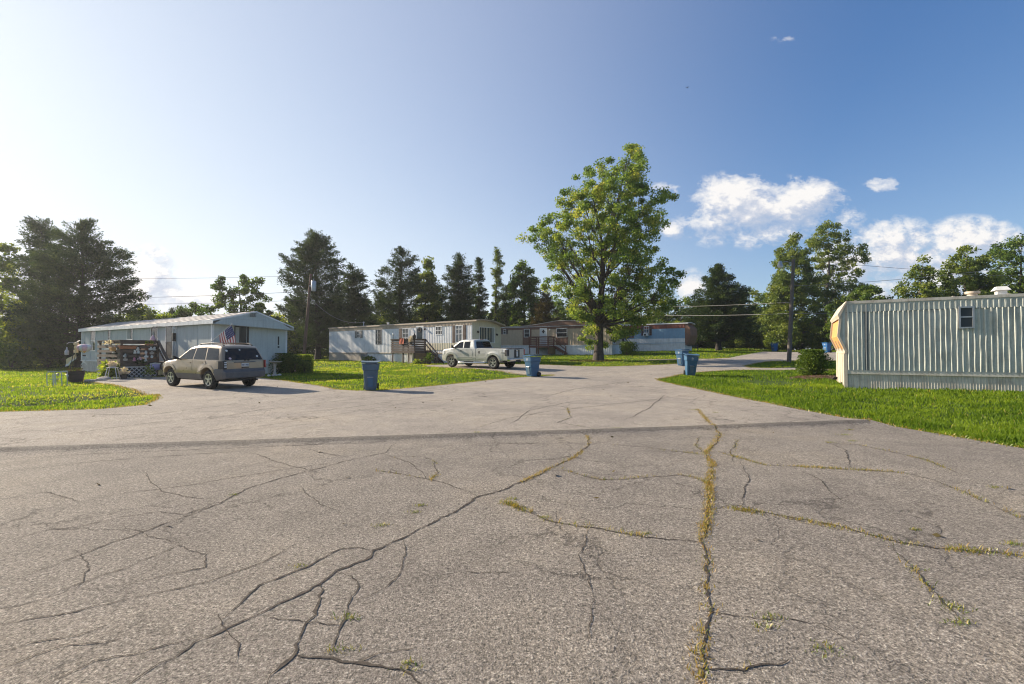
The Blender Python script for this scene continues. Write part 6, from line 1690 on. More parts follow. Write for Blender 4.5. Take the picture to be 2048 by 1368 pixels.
def letters(mb, T, txt, u0, u1, w0, w1, n, th=.16):
    """block capitals from straight strokes; T(u, n, w)"""
    SEG = {'0':'abcdef','1':'bc','2':'abged','3':'abgcd','4':'fgbc','5':'afgcd','6':'afgedc','7':'abc','8':'abcdefg','9':'abcdfg','H':'fegbc','X':'x','K':'fek','V':'v','T':'at','Z':'az','-':'g','4':'fgbc'}
    L_ = (u1-u0)/len(txt)
    def st(a, b, c0):
        p, q = Vector(T(c0+a[0]*L_*.72, n, w0+a[1]*(w1-w0))), Vector(T(c0+b[0]*L_*.72, n, w0+b[1]*(w1-w0)))
        nrm = (Vector(T(0,1,0))-Vector(T(0,0,0))).normalized(); d = (q-p).normalized(); s = d.cross(nrm)*((w1-w0)*th/2)
        mb.poly([p-s, q-s, q+s, p+s])
    for i, ch in enumerate(txt):
        c0 = u0+L_*i+L_*.14
        for g in SEG.get(ch, ''):
            for a, b in {'a':[((0,1),(1,1))],'b':[((1,1),(1,.5))],'c':[((1,.5),(1,0))],'d':[((0,0),(1,0))],'e':[((0,0),(0,.5))],'f':[((0,.5),(0,1))],'g':[((0,.5),(1,.5))],
                         'x':[((0,0),(1,1)),((0,1),(1,0))],'k':[((0,.5),(1,1)),((0,.5),(1,0))],'v':[((0,1),(.5,0)),((.5,0),(1,1))],'t':[((.5,0),(.5,1))],'z':[((0,0),(1,1))]}[g]: st(a, b, c0)

def sit(o, pts_local):
    """pitch and roll a vehicle so that its wheels meet the sloping ground"""
    o.rotation_mode = 'XYZ'
    rz = o.rotation_euler[2]; c, s = math.cos(rz), math.sin(rz)
    P = [(x, y, hz(o.location.x + c*x - s*y, o.location.y + s*x + c*y)) for x, y in pts_local]
    A = np.array([[x, y, 1] for x, y, _ in P]); b = np.array([z for _, _, z in P])
    k = np.linalg.lstsq(A, b, rcond=None)[0]
    o.location.z = k[2]
    o.rotation_euler = Matrix(((c,-s,0),(s,c,0),(0,0,1))).to_4x4().to_euler()
    n = Vector((-k[0], -k[1], 1)).normalized(); X = Vector((1, 0, k[0])).normalized(); Y = n.cross(X)
    M = Matrix(((c,-s,0),(s,c,0),(0,0,1))) @ Matrix((X, Y, n)).transposed()
    o.rotation_euler = M.to_euler()

# ---------------------------------------------------------------- gold SUV
wb, tr_ = 2.69, .755
b6 = R(62.5)
Dj = 17.75; pj = at(422, 774, Dj)
cj = Vector((pj.x + tr_*math.cos(b6), pj.y + tr_*math.sin(b6), 0))       # middle of the rear axle
suv = thing('suv', 'champagne gold station-wagon SUV with grey lower cladding and a roof rack parked on the drive', 'car', cj, R(90)+b6)
o_ = [(-.90,.42),(-.955,.50),(-.965,.68),(-.93,.74),(-.915,.80),(-.90,1.06),(-.885,1.13),(-.66,1.60),(-.56,1.675),(-.3,1.70),(.4,1.715),(1.05,1.695),(1.34,1.655),(1.52,1.60),(2.18,1.165),(2.30,1.125),(2.9,1.06),(3.25,1.0),(3.42,.93),(3.48,.84),(3.50,.72),(3.55,.66),(3.56,.48),(3.46,.38),(3.17,.36)]
o_ += arc(2.69,.37,.475,-2,182,14) + [(2.1,.36),(.55,.36)] + arc(0,.37,.475,-2,182,14) + [(-.6,.38)]
def wj(x, z):
    w = .885
    w += -.10*max(0, (.62-z)/.3)**2 + .018*math.exp(-((z-.72)/.22)**2)
    if z > 1.10: w -= .205*min(1, (z-1.10)/.55)**1.15
    if x > 2.9: w -= .16*((x-2.9)/.65)**2
    if x < -.5: w -= .075*((-.5-x)/.45)**2
    for cx in (0, 2.69):
        d = math.hypot(x-cx, z-.37)
        if d < .66: w += .028*max(0, 1-abs(d-.54)/.13)
    return w
sj = Shell(o_, wj, crown=.035)
zc = lambda x: .66 if x > -.5 else .74
body = sj.build(lambda x, z: 1 if (z < .60 or (x < -.45 and z < .78) or (x > 3.1 and z < .6)) else 0)
split_build(body, ['body', 'lower_cladding'], [M_GOLD, M_CLAD], suv)
for sd in (1, -1):
    for poly in ([(2.02,1.165),(1.50,1.545),(1.10,1.595),(1.06,1.155)], [(.98,1.155),(1.02,1.60),(.36,1.61),(.20,1.15)], [(.11,1.15),(.27,1.605),(-.46,1.585),(-.68,1.15)]):
        sj.patch(poly, .006, sd).build('window', M_CGLASS, suv, smooth=50)
    for poly in ([(2.12,.67),(2.12,1.10),(1.04,1.115),(1.04,.67)], [(1.02,.67),(1.02,1.115),(.18,1.105),(.10,1.0),(.40,.74),(.48,.67)]):
        d = sj.patch(poly, .010, sd).build('door', M_GOLD, suv, smooth=50)
        xm = poly[2][0]; h = MB()
        sj.patch([(xm+.10,1.0),(xm+.30,1.005),(xm+.30,1.045),(xm+.10,1.04)], .03, sd, 0, h); h.build('handle', M_GOLD, d)
    mo = MB(); sj.patch([(2.10,.665),(2.10,.72),(.56,.72),(.52,.665)], .022, sd, 0, mo); mo.build('side_moulding', M_GOLD, suv)
    for cx in (0, 2.69):
        fl_ = MB()
        ring = [(cx+.60*math.cos(t), .37+.60*math.sin(t)) for t in np.linspace(.62, math.pi-.62, 12)] + [(cx+.49*math.cos(t), .37+.49*math.sin(t)) for t in np.linspace(math.pi-.62, .62, 12)]
        sj.patch(ring, .014, sd, 0, fl_, step=.3)
        fl_.build('wheel_flare', M_GOLD, suv, smooth=50)
    # tail lamp, with its broken lens on the road side
    tl = MB(); sj.patch([(-.885,.80),(-.86,1.10),(-.70,1.10),(-.70,.80)], .012, sd, 0, tl)
    yv = sd*.80
    tl.hexa([(-.945,yv-.095,.80),(-.88,yv-.095,.80),(-.86,yv+.05*sd,.80),(-.93,yv+.05*sd,.80)], [(-.93,yv-.085,1.11),(-.86,yv-.085,1.11),(-.85,yv+.045*sd,1.11),(-.91,yv+.045*sd,1.11)], 0)
    if sd > 0:
        for z, hgt in ((.86,.045),(.95,.045),(1.03,.04)): tl.box(-.962,-.94, .72, .80, z, z+hgt, 1)
    tl.build('tail_light', [M_PLASTIC if sd > 0 else M_REDL, M_CLEAR], suv)['label'] = 'broken dark tail light with exposed bulbs' if sd > 0 else 'intact red tail light'
    hl = MB(); sj.patch([(3.47,.80),(3.40,.93),(3.22,.97),(3.25,.82)], .014, sd, 0, hl); hl.build('headlight', M_CLEAR, suv)
    mi = MB(); yb = sd*(wj(1.98,1.15))
    mi.hexa([(1.88,yb,1.12),(2.0,yb,1.12),(2.0,yb+sd*.25,1.13),(1.90,yb+sd*.25,1.13)], [(1.88,yb,1.16),(2.0,yb,1.16),(2.02,yb+sd*.26,1.30),(1.90,yb+sd*.26,1.30)])
    mi.build('side_mirror', M_PLASTIC, suv, bevel=.02)
    rk = MB(); yr = sd*.56
    rk.tube([(1.15,yr,1.70),(1.0,yr,1.765),(.3,yr,1.79),(-.35,yr,1.775),(-.52,yr,1.70)], .024, 8)
    rk.build('roof_rail', M_PLASTIC, suv, smooth=60)
    for wx in (0, wb): wheel(suv, wx, sd*tr_, .37, .24, sd, 5)
for x in (.75, -.15):
    cb_ = MB(); cb_.tube([(x,-.56,1.785),(x,0,1.80),(x,.56,1.785)], .02, 6); cb_.build('roof_crossbar', M_GOLD, suv)
# tailgate glass and fittings on the crowned rear face
def rearx(z, y):
    pts = [(-.955,.50),(-.965,.68),(-.915,.80),(-.90,1.06),(-.885,1.13),(-.66,1.60),(-.56,1.675)]
    x = np.interp(z, [p[1] for p in pts], [p[0] for p in pts]); w = wj(x, z)
    return x - .035*(1-min(1, abs(y)/w)**2)
def rear_patch(pts, off, m, name, root, n=8):
    """four-sided panel on the rear face; pts: (y0,y1,z) bottom and top"""
    (ya, yb, z0), (yc_, yd, z1) = pts; mb = MB(); g = []
    for j in range(n+1):
        t = j/n; z = z0+(z1-z0)*t; row = []
        for i in range(n+1):
            y = (ya+(yc_-ya)*t) + ((yb+(yd-yb)*t)-(ya+(yc_-ya)*t))*i/n
            row.append((rearx(z, y)-off, y, z))
        g.append(row)
    for j in range(n):
        for i in range(n): mb.poly([g[j][i], g[j][i+1], g[j+1][i+1], g[j+1][i]])
    return mb.build(name, m, root, smooth=60, merge=True)
rw = rear_patch([(-.755,.755,1.135),(-.60,.60,1.585)], .012, M_CGLASS, 'rear_window', suv)
tg = rear_patch([(-.74,.74,.80),(-.745,.745,1.118)], .010, M_GOLD, 'tailgate', suv)
for nm, mt, (y0_, y1_, z0_, z1_), of in (('trim_strip', M_CLAD, (-.42,.42,1.035,1.07), .035), ('plate', M_PLATE, (-.15,.15,.875,1.005), .03), ('handle', M_PLASTIC, (-.14,.14,.82,.86), .03)):
    mb = MB(); a, b = rearx((z0_+z1_)/2, 0)-of, rearx((z0_+z1_)/2, 0)+.03
    mb.box(a, b, y0_, y1_, z0_, z1_); oo = mb.build(nm, mt, tg, bevel=.006)
    if nm == 'plate': px_ = a
lt = MB(); letters(lt, lambda u, n, w: (px_-.004-n, -u, w), 'HXT-3452', -.135, .135, .91, .97, 0.0, .2); lt.build('plate_lettering', M_PLATET, tg)
wp = MB(); xx = rearx(1.15, 0)-.03; wp.tube([(xx,0,1.135),(xx+.03,-.12,1.17),(xx+.06,-.42,1.20)], .01, 6); wp.lathe([(.03,-.03),(.03,.01),(.001,.01)], 10, 0, (xx-.0,0,1.125), axis='x'); wp.lathe([(.025,-.03),(.025,.01),(.001,.01)], 10, 0, (xx,-.14,1.118), axis='x'); wp.build('wiper', M_PLASTIC, rw)
for (yv, zv, rd, mt) in ((.55,1.20,.055,M_PLATET),(.60,1.50,.05,M_CERAM),(.10,1.525,.035,M_CERAM),(-.55,1.27,.045,M_CERAM)):
    st_ = MB(); n = 12; xs0 = rearx(zv, yv)-.018
    ln = (rearx(zv+.05, yv)-rearx(zv-.05, yv))/.1
    st_.poly([(xs0+ln*rd*math.sin(t)*.8-.001, yv+rd*math.cos(t), zv+rd*.8*math.sin(t)) for t in np.linspace(0, 2*math.pi, n+1)[:-1]])
    if mt is M_PLATET: st_.poly([(xs0-.003+ln*rd*.4*math.sin(t), yv+rd*.45*math.cos(t), zv+rd*.4*math.sin(t)) for t in np.linspace(0, 2*math.pi, n+1)[:-1]], 1)
    st_.build('sticker', [M_PINKL if mt is M_PLATET else mt, M_CERAM], rw)
bp_ = MB()
bp_.hexa([(-1.02,-.80,.44),(-.86,-.86,.44),(-.86,.86,.44),(-1.02,.80,.44)], [(-1.03,-.80,.70),(-.86,-.875,.72),(-.86,.875,.72),(-1.03,.80,.70)]); bp_.build('rear_bumper', M_CLAD, suv, bevel=.035)
wsh = MB(); wsh.poly([(2.14,-.80,1.20),(2.14,.80,1.20),(1.55,.66,1.595),(1.55,-.66,1.595)]); 
g_ = []
for j in range(7):
    t = j/6; x = 2.14+(1.54-2.14)*t; z = 1.195+(1.595-1.195)*t; w_ = .80+(.655-.80)*t
    g_.append([(x+.05*(1-(k/4-1)**2)+.012, w_*(k/4-1), z+.03*(1-(k/4-1)**2)+.012) for k in range(9)])
wsh = MB()
for j in range(6):
    for k in range(8): wsh.poly([g_[j][k], g_[j][k+1], g_[j+1][k+1], g_[j+1][k]])
wsh.build('windshield', M_CGLASS, suv, smooth=60, merge=True)
gr_ = MB()
for k in range(7): gr_.box(3.49,3.53,-.36+k*.105,-.36+k*.105+.07,.76,.92)
gr_.build('grille', M_CHROME, suv)
ex = MB(); ex.tube([(-.5,-.45,.33),(-1.0,-.47,.33)], .035, 8); ex.box(-.7,3.2,-.62,.62,.30,.40); ex.build('underbody', M_PLASTIC, suv)
sit(suv, [(0,tr_),(0,-tr_),(wb,tr_),(wb,-tr_)])

# ---------------------------------------------------------------- silver pickup
wb2, tk = 3.64, .83
b7 = R(53.5); Dt = 29.0; pt = at(988, 736.3, Dt)
ctk = Vector((pt.x + tk*math.cos(b7), pt.y + tk*math.sin(b7), 0))
trk = thing('pickup_truck', 'silver extended-cab pickup truck with chrome wheels parked before the white mobile home', 'truck', ctk, R(90)+b7)
o2 = [(-1.12,.58),(-1.14,.66),(-1.13,1.24),(-1.10,1.285),(1.42,1.295),(1.46,1.31),(1.50,1.36),(1.66,1.80),(1.74,1.855),(2.3,1.885),(2.75,1.86),(2.95,1.815),(3.62,1.325),(3.72,1.29),(4.3,1.23),(4.50,1.16),(4.56,1.06),(4.58,.74),(4.64,.68),(4.64,.50),(4.52,.42),(4.16,.42)]
o2 += arc(3.64,.40,.50,2,178,14) + [(3.1,.44),(.54,.44)] + arc(0,.40,.50,4,176,14) + [(-.6,.56)]
def wt(x, z):
    w = .955
    w += -.08*max(0, (.70-z)/.3)**2 + .012*math.exp(-((z-.98)/.12)**2)
    if z > 1.28: w -= .19*min(1, (z-1.28)/.58)**1.1
    if x > 3.9: w -= .13*((x-3.9)/.75)**2
    for cx in (0, 3.64):
        d = math.hypot(x-cx, z-.40)
        if d < .72: w += .035*max(0, 1-abs(d-.58)/.14)
    return w
s2_ = Shell(o2, wt, crown=.03, roundz=1.0)
bd = s2_.build(lambda x, z: 0)
split_build(bd, ['body'], [M_SILV], trk)
for sd in (1, -1):
    for poly in ([(3.46,1.325),(2.98,1.70),(2.62,1.745),(2.58,1.32)], [(2.48,1.32),(2.52,1.745),(2.0,1.75),(1.96,1.32)]):
        s2_.patch(poly, .006, sd).build('window', M_CGLASS, trk, smooth=50)
    for poly in ([(3.40,.60),(3.40,1.28),(2.54,1.285),(2.54,.60)], [(2.52,.60),(2.52,1.285),(1.88,1.285),(1.70,1.1),(1.70,.60)]):
        d = s2_.patch(poly, .010, sd).build('door', M_SILV, trk, smooth=50)
    h = MB(); s2_.patch([(2.60,1.10),(2.80,1.10),(2.80,1.15),(2.60,1.15)], .035, sd, 0, h); h.build('handle', M_PLASTIC, trk)
    gap = MB(); s2_.patch([(1.455,.5),(1.455,1.28),(1.44,1.28),(1.44,.5)], .006, sd, 0, gap); gap.build('bed_gap', M_PLASTIC, trk)
    bx_ = s2_.patch([(1.40,.60),(1.40,1.27),(-.80,1.265),(-.80,.72),(-.66,.60),(-.62,.72),(-.40,.95),(0,1.02),(.40,.95),(.62,.72),(.66,.60)], .008, sd, step=.11).build('bed_side', M_SILV, trk, smooth=50)
    for cx in (0, 3.64):
        fl2 = MB()
        ring = [(cx+.64*math.cos(t), .40+.64*math.sin(t)) for t in np.linspace(.30, math.pi-.30, 14)] + [(cx+.515*math.cos(t), .40+.515*math.sin(t)) for t in np.linspace(math.pi-.30, .30, 14)]
        s2_.patch(ring, .022, sd, 0, fl2, step=.3)
        fl2.build('wheel_flare', M_SILV, trk, smooth=50)
    mo = MB(); s2_.patch([(3.10,.70),(3.10,.76),(.72,.76),(.70,.70)], .02, sd, 0, mo); mo.build('side_moulding', M_SILV, trk)
    tl = MB(); s2_.patch([(-1.12,.86),(-1.115,1.24),(-.97,1.24),(-.97,.86)], .014, sd, 0, tl); tl.box(-1.165,-1.12, sd*.82-.05, sd*.82+.11*1 if sd > 0 else sd*.82+.05, .86, 1.24) if sd > 0 else tl.box(-1.165,-1.12,-.93,-.77,.86,1.24); tl.build('tail_light', M_REDL if sd < 0 else M_PLASTIC, trk)
    hl = MB(); s2_.patch([(4.55,.85),(4.53,1.08),(4.30,1.12),(4.32,.87)], .012, sd, 0, hl); hl.build('headlight', M_CLEAR, trk)
    mi = MB(); yb = sd*wt(3.36,1.33); mi.hexa([(3.26,yb,1.30),(3.38,yb,1.30),(3.38,yb+sd*.26,1.31),(3.28,yb+sd*.26,1.31)], [(3.26,yb,1.34),(3.38,yb,1.34),(3.40,yb+sd*.27,1.52),(3.28,yb+sd*.27,1.52)]); mi.build('side_mirror', M_PLASTIC, trk, bevel=.02)
    sb_ = MB(); sb_.tube([(3.02,sd*.90,.40),(2.9,sd*.97,.36),(.8,sd*.97,.36),(.68,sd*.90,.40)], .04, 8); sb_.build('side_step', M_CHROME, trk, smooth=60)
    for wx in (0, wb2): wheel(trk, wx, sd*tk, .405, .27, sd, 5, rr=.66)
fc = MB(); s2_.patch([(1.06+.0,.98),(1.20,.98),(1.20,1.14),(1.06,1.14)], .012, 1, 0, fc); fc.build('fuel_door', M_PLASTIC, trk)
# badge on the bed side: short dark mark by the tail lamp
bg_ = MB(); s2_.patch([(-.72,1.02),(-.72,1.07),(-.66,1.07),(-.66,1.02)], .013, 1, 0, bg_)
for k in range(3): s2_.patch([(-.80-.07*k,1.025),(-.80-.07*k,1.065),(-.75-.07*k,1.065),(-.75-.07*k,1.025)], .013, 1, 0, bg_)
bg_.build('badge', M_PLASTIC, trk)
# back window, tailgate with dark centre, bumper
rwg = []
for j in range(6):
    t = j/5; z = 1.335+.42*t; x = 1.475+(1.645-1.475)*(z-1.32)/.48; w_ = .80-.12*t
    rwg.append([(x-.03*(1-(k/4-1)**2)-.014, w_*(k/4-1), z) for k in range(9)])
rb_ = MB()
for j in range(5):
    for k in range(8): rb_.poly([rwg[j][k], rwg[j][k+1], rwg[j+1][k+1], rwg[j+1][k]])
rb_.build('rear_window', M_CGLASS, trk, smooth=60, merge=True)
g_ = []
for j in range(7):
    t = j/6; x = 3.56+(2.98-3.56)*t; z = 1.36+(1.80-1.36)*t; w_ = .84+(.70-.84)*t
    g_.append([(x+.045*(1-(k/4-1)**2)+.015, w_*(k/4-1), z+.03*(1-(k/4-1)**2)+.012) for k in range(9)])
ws = MB()
for j in range(6):
    for k in range(8): ws.poly([g_[j][k], g_[j][k+1], g_[j+1][k+1], g_[j+1][k]])
ws.build('windshield', M_CGLASS, trk, smooth=60, merge=True)
tgt = MB(); tgt.box(-1.185,-1.12,-.78,.78,.70,1.27); tgt = tgt.build('tailgate', M_SILV, trk, bevel=.015)
tc_ = MB(); tc_.box(-1.20,-1.183,-.30,.26,.72,1.24); tc_.build('dark_panel', M_PLASTIC, tgt); tc_ = MB(); tc_.box(-1.21,-1.199,-.11,.05,.80,1.12); tc_.build('plate_strip', M_PLATE, tgt)
tp_ = MB(); tp_.box(-1.19,-1.05,-.80,.80,1.268,1.31); tp_.build('cap_rail', M_PLASTIC, tgt, bevel=.01)
th = MB(); th.box(-1.207,-1.198,-.13,.09,1.15,1.20); th.build('handle', M_CHROME, tgt)
cov = MB(); cov.box(-1.05,1.40,-.80,.80,1.30,1.322); cov.build('bed_cover', M_PLASTIC, trk)
for sd in (1, -1): cr = MB(); cr.box(-1.0,1.38,sd*.83-.05,sd*.83+.05,1.285,1.315); cr.build('bed_rail', M_PLASTIC if sd < 0 else M_SILV, trk)
bp2 = MB(); bp2.hexa([(-1.32,-.84,.50),(-1.1,-.92,.50),(-1.1,.92,.50),(-1.32,.84,.50)], [(-1.33,-.84,.67),(-1.1,-.93,.69),(-1.1,.93,.69),(-1.33,.84,.67)]); bp2.build('rear_bumper', M_CHROME, trk, bevel=.03)
bl_ = MB(); bl_.box(-1.35,-1.325,-.2,.2,.50,.60); bl_.tube([(-1.3,0,.46),(-1.5,0,.46)], .035, 8); bl_.lathe([(.001,0),(.03,.0),(.03,.06),(.001,.1)], 8, 0, (-1.48,0,.47)); bl_.build('tow_hitch', M_PLASTIC, trk)
sp_ = MB(); sp_.lathe([(.001,-.1),(.3,-.11),(.36,-.05),(.36,.05),(.3,.11),(.001,.1)], 20, 0, (-.75,0,.55)); sp_.box(-.9,4.0,-.6,.6,.44,.56); sp_.build('underbody', M_PLASTIC, trk)
fb_ = MB(); fb_.box(4.60,4.68,-.80,.80,.50,.68); fb_.build('front_bumper', M_CHROME, trk, bevel=.02)
gr2 = MB()
for k in range(5): gr2.box(4.585,4.60,-.5,.5,.78+k*.06,.81+k*.06)
gr2.build('grille', M_CHROME, trk)
ch = MB(); ch.box(1.70,1.74,-.16,.16,1.845,1.885); ch.build('brake_light', M_REDL, trk)
sit(trk, [(0,tk),(0,-tk),(wb2,tk),(wb2,-tk)])
# ================================================================== wheeled bins
M_BIN = paint('blue_bin_plastic', (.03, .105, .205), .5, var=.10, scale=4, dirt=((.12,.16,.18), .3))
M_BIN2 = paint('faded_blue_bin_plastic', (.055, .11, .165), .55, var=.12, scale=4, dirt=((.16,.17,.17), .4))
M_BIN3 = paint('bright_blue_bin_plastic', (.02, .13, .34), .5, var=.10, scale=4)
M_EMB = paint('white_print', (.55, .57, .58), .7, var=.1)
def rrect(hx, hy, r, z, n=4, oy=0.0):
    pts = []
    for (cx, cy, a0) in ((hx-r, hy-r, 0), (-hx+r, hy-r, 90), (-hx+r, -hy+r, 180), (hx-r, -hy+r, 270)):
        for i in range(n+1):
            a = R(a0 + 90*i/n); pts.append((cx + r*math.cos(a), cy + oy + r*math.sin(a), z))
    return pts
def loft(mb, rings, m=0, cap=True):
    k = len(rings[0]); vs = [p for r in rings for p in r]; fs = []
    for i in range(len(rings)-1):
        for j in range(k): fs.append((i*k+j, i*k+(j+1) % k, (i+1)*k+(j+1) % k, (i+1)*k+j))
    if cap: fs += [tuple(reversed(range(k))), tuple(range((len(rings)-1)*k, len(rings)*k))]
    return mb.add(vs, fs, m)
def make_bin(m, label, loc, rz, tilt=0.0, emblem=True):
    """front faces local -y; wheels and handle at the back"""
    root = thing('wheeled_bin', label, 'bin', loc, rz, 'blue wheeled bins set out along the roads')
    mb = MB()
    loft(mb, [rrect(.20,.23,.05,.03,oy=.02), rrect(.215,.25,.05,.10,oy=.02), rrect(.262,.315,.055,.76), rrect(.264,.318,.055,.775), rrect(.295,.35,.06,.80), rrect(.305,.36,.06,1.0), rrect(.325,.375,.06,1.005), rrect(.325,.375,.06,1.035)])
    mb.build('body', m, root, smooth=35)
    rc = MB(); rc.hexa([(-.09,-.262,.14),(.09,-.262,.14),(.09,-.20,.14),(-.09,-.20,.14)], [(-.10,-.305,.56),(.10,-.305,.56),(.10,-.25,.56),(-.10,-.25,.56)])
    rc.build('grab_recess', M_BIN2 if m is not M_BIN2 else M_BIN, root); rb = MB(); rb.tube([(-.11,-.315,.52),(.11,-.315,.52)], .014, 8); rb.build('grab_bar', M_GALV, root)
    lid = MB()
    R0 = rrect(.345,.40,.07,1.04); R1 = rrect(.35,.405,.07,1.065); R2 = rrect(.30,.35,.08,1.095); R3 = rrect(.14,.17,.06,1.11)
    def curl(r, k): return [(x, y, z + k*max(0, abs(x)-.2)*.9 + (.03 if y > .25 else 0)) for x, y, z in r]
    loft(lid, [curl(R0,.35), curl(R1,.40), curl(R2,.2), R3]); lid.build('lid', m, root, smooth=40)
    hd = MB(); hd.tube([(-.22,.36,1.0),(-.22,.46,1.03),(.22,.46,1.03),(.22,.36,1.0)], .018, 8); hd.build('handle', m, root)
    for sx in (-1, 1):
        w = MB(); w.lathe([(.001,-.03),(.07,-.03),(.11,-.028),(.13,-.02),(.13,.02),(.11,.028),(.07,.03),(.001,.03)], 18, 0, (sx*.255,.255,.13), axis='x'); w.build('wheel', M_TYRE, root, smooth=40)
    ax = MB(); ax.tube([(-.27,.255,.13),(.27,.255,.13)], .015, 6); ax.build('axle', M_GALV, root)
    if emblem:
        e = MB(); c = (0, .915)
        T = lambda u, w: (u, -.362-.0 - .0, w)
        st = []
        for k in range(10):
            a = R(90+36*k); rr = .062 if k % 2 == 0 else .034; st.append((c[0]+rr*math.cos(a), c[1]+rr*math.sin(a)))
        ins = [(c[0]+(p[0]-c[0])*.45, c[1]+(p[1]-c[1])*.45) for p in st]
        for k in range(10): e.poly([T(*st[k]), T(*st[(k+1) % 10]), T(*ins[(k+1) % 10]), T(*ins[k])])
        for k in range(6): e.poly([T(-.055+k*.019,.825), T(-.055+k*.019+.013,.825), T(-.055+k*.019+.013,.84), T(-.055+k*.019,.84)])
        e.build('emblem', M_EMB, root)
    return root
def face(g): return math.atan2(g.y, g.x) - R(90)      # front towards the road camera side
b1 = G(737.5, 781.5); b2 = G(1065, 754); b3 = G(1385, 752); b4 = gp(*at(1364, 719, 31.0)[:2])
make_bin(M_BIN2, 'faded slate-blue wheeled bin alone at the lawn edge between the SUV and the pickup', b1 + Vector((0,.25,0)), face(b1)+R(-4), emblem=False)
make_bin(M_BIN, 'blue wheeled bin at the tip of the lawn behind the pickup truck', b2 + Vector((0,.3,0)), face(b2)-R(48))
make_bin(M_BIN, 'nearest blue wheeled bin with a white star emblem at the tip of the right lawn', b3 + Vector((0,.3,0)), face(b3)+R(12)).rotation_euler = (R(2), R(3), face(b3)+R(12))
make_bin(M_BIN, 'blue wheeled bin half hidden behind the star-emblem bin', b4, face(b4)-R(35))
for px, D, lab in ((1549, 58.0, 'bright blue bin far off left of the light pole beyond the branch road'), (1654, 50.5, 'bright blue bin far off between the light pole and the corrugated trailer')):
    g = at(px, 700, D); g = gp(g.x, g.y); make_bin(M_BIN3, lab, g, face(g)-R(35))

# ================================================================== poles, cables, bird
M_POLE = wood('grey_pole_wood', (.13, .11, .095)); M_POLEB = wood('brown_pole_wood', (.15, .085, .06))
def pole(name, label, px0, py0, px1, py1, D, r0, r1, m, D1=None):
    a = at(px0, py0, D); a = Vector((a.x, a.y, hz(a.x, a.y))); b = at(px1, py1, D1 or D)
    t = thing(name, label, 'pole', a)
    mb = MB(); d = b-a
    mb.tube([-d*.03, d*.3, d*.7, d], [r0, r0*.9+r1*.1, r1*1.1, r1], 12); mb.build('shaft', m, t, smooth=50)
    return t, a, d
lp_, la, ld = pole('light_pole', 'dark wooden light pole with a lamp arm on the wedge of grass right of centre', 1578, 722, 1587, 519, 34, .15, .11, M_POLE)
mb = MB(); e = Vector((-1.05, -.1, .05)); s_ = ld*.96; mb.tube([s_, s_+e*.5+Vector((0,0,.12)), s_+e], .025, 8); mb.build('lamp_arm', M_GALV, lp_)
mb = MB(); c = ld*.96 + e; mb.lathe([(.06,.12),(.10,.10),(.13,-.05),(.20,-.22),(.21,-.26),(.001,-.26)], 14, 0, c); mb.build('lamp_head', M_GALV, lp_, smooth=45)
mb = MB(); mb.lathe([(.17,-.262),(.15,-.36),(.001,-.38)], 14, 0, c); mb.build('lamp_lens', M_CLEAR, lp_, smooth=45)
mb = MB()
for f, w_ in ((.62, .12), (.5, .1)): mb.box(ld.x*f-.02+.05, ld.x*f+.18, -.06, .06, ld.z*f-.05, ld.z*f+.05)
mb.build('cable_bracket', M_GALV, lp_)
up_, ua, ud = pole('utility_pole', 'leaning brown utility pole with a grey transformer among the cedars', 607, 716, 622, 548, 46, .16, .11, M_POLEB)
mb = MB(); c = ud*.86 + Vector((.42, -.1, 0)); mb.lathe([(.001,-.55),(.22,-.52),(.24,-.4),(.24,.42),(.2,.5),(.001,.54)], 16, 0, c); mb.build('transformer', M_GALV, up_, smooth=45)
mb = MB(); mb.box(ud.x*.86, ud.x*.86+.3, -.13, .0, ud.z*.86-.05, ud.z*.86+.05); mb.lathe([(.001,0),(.05,.02),(.03,.1),(.05,.14),(.02,.2),(.001,.22)], 8, 0, c+Vector((0,0,.53))); mb.build('bracket', M_GALV, up_)
M_CABLE = paint('cable_sheath', (.05, .05, .052), .6, var=.1); M_CABLEL = paint('bright_cable', (.20, .20, .19), .5, var=.1)
def cable(label, pts, sag, r=.016, m=None):
    """a hung cable between two 3-D points with a parabolic sag"""
    a, b = pts
    mb = MB(); P = [a.lerp(b, t) - Vector((0,0,sag*4*t*(1-t))) for t in np.linspace(0, 1, 24)]
    mb.tube(P, r, 5); o = mb.build('overhead_cable', m or M_CABLE, None, smooth=80)
    tag(o, label, 'cable', 'overhead cables')
utop, ltop = ua + ud*.985, la + ld
cable('highest thin cable crossing the pale cloud left of the leaning pole', (at(-260, 545, 50), utop), .5, .013)
cable('middle cable over the grey mobile home roof to the leaning pole', (at(-260, 590, 50), ua+ud*.80), .55, .018)
cable('lowest cable over the grey mobile home roof to the leaning pole', (at(-260, 600, 50), ua+ud*.70), .5, .016)
mast = f2.w(.6, f2.y(727, .6), ZE2+.5)
cable('sagging service cable from the leaning pole to the white home mast', (ua+ud*.74, mast), .9, .018, M_CABLEL)
cable('bright cable passing the light pole low in front of the thicket', (at(1190, 626, 60), la+ld*.47), .25, .017, M_CABLEL)
cable('bright cable running on from the light pole behind the corrugated trailer', (la+ld*.47, at(2200, 602, 30)), .2, .017, M_CABLEL)
cable('faint upper cable left of the light pole behind the lone cedar', (at(1190, 612, 70), la+ld*.58), .25, .014, M_CABLEL)
cable('cable from the light pole rising to the right edge of the picture', (la+ld*.74, at(2120, 522, 30)), .25, .014, M_CABLEL)
cable('dark cable in the sky gap between the airy tree and the trees over the trailer', (at(1560, 515, 72), at(2140, 556, 60)), .35, .026)
cable('lower thin cable before the trees at the right edge of the picture', (at(1900, 548, 48), at(2150, 553, 44)), .05, .014, M_CABLEL)
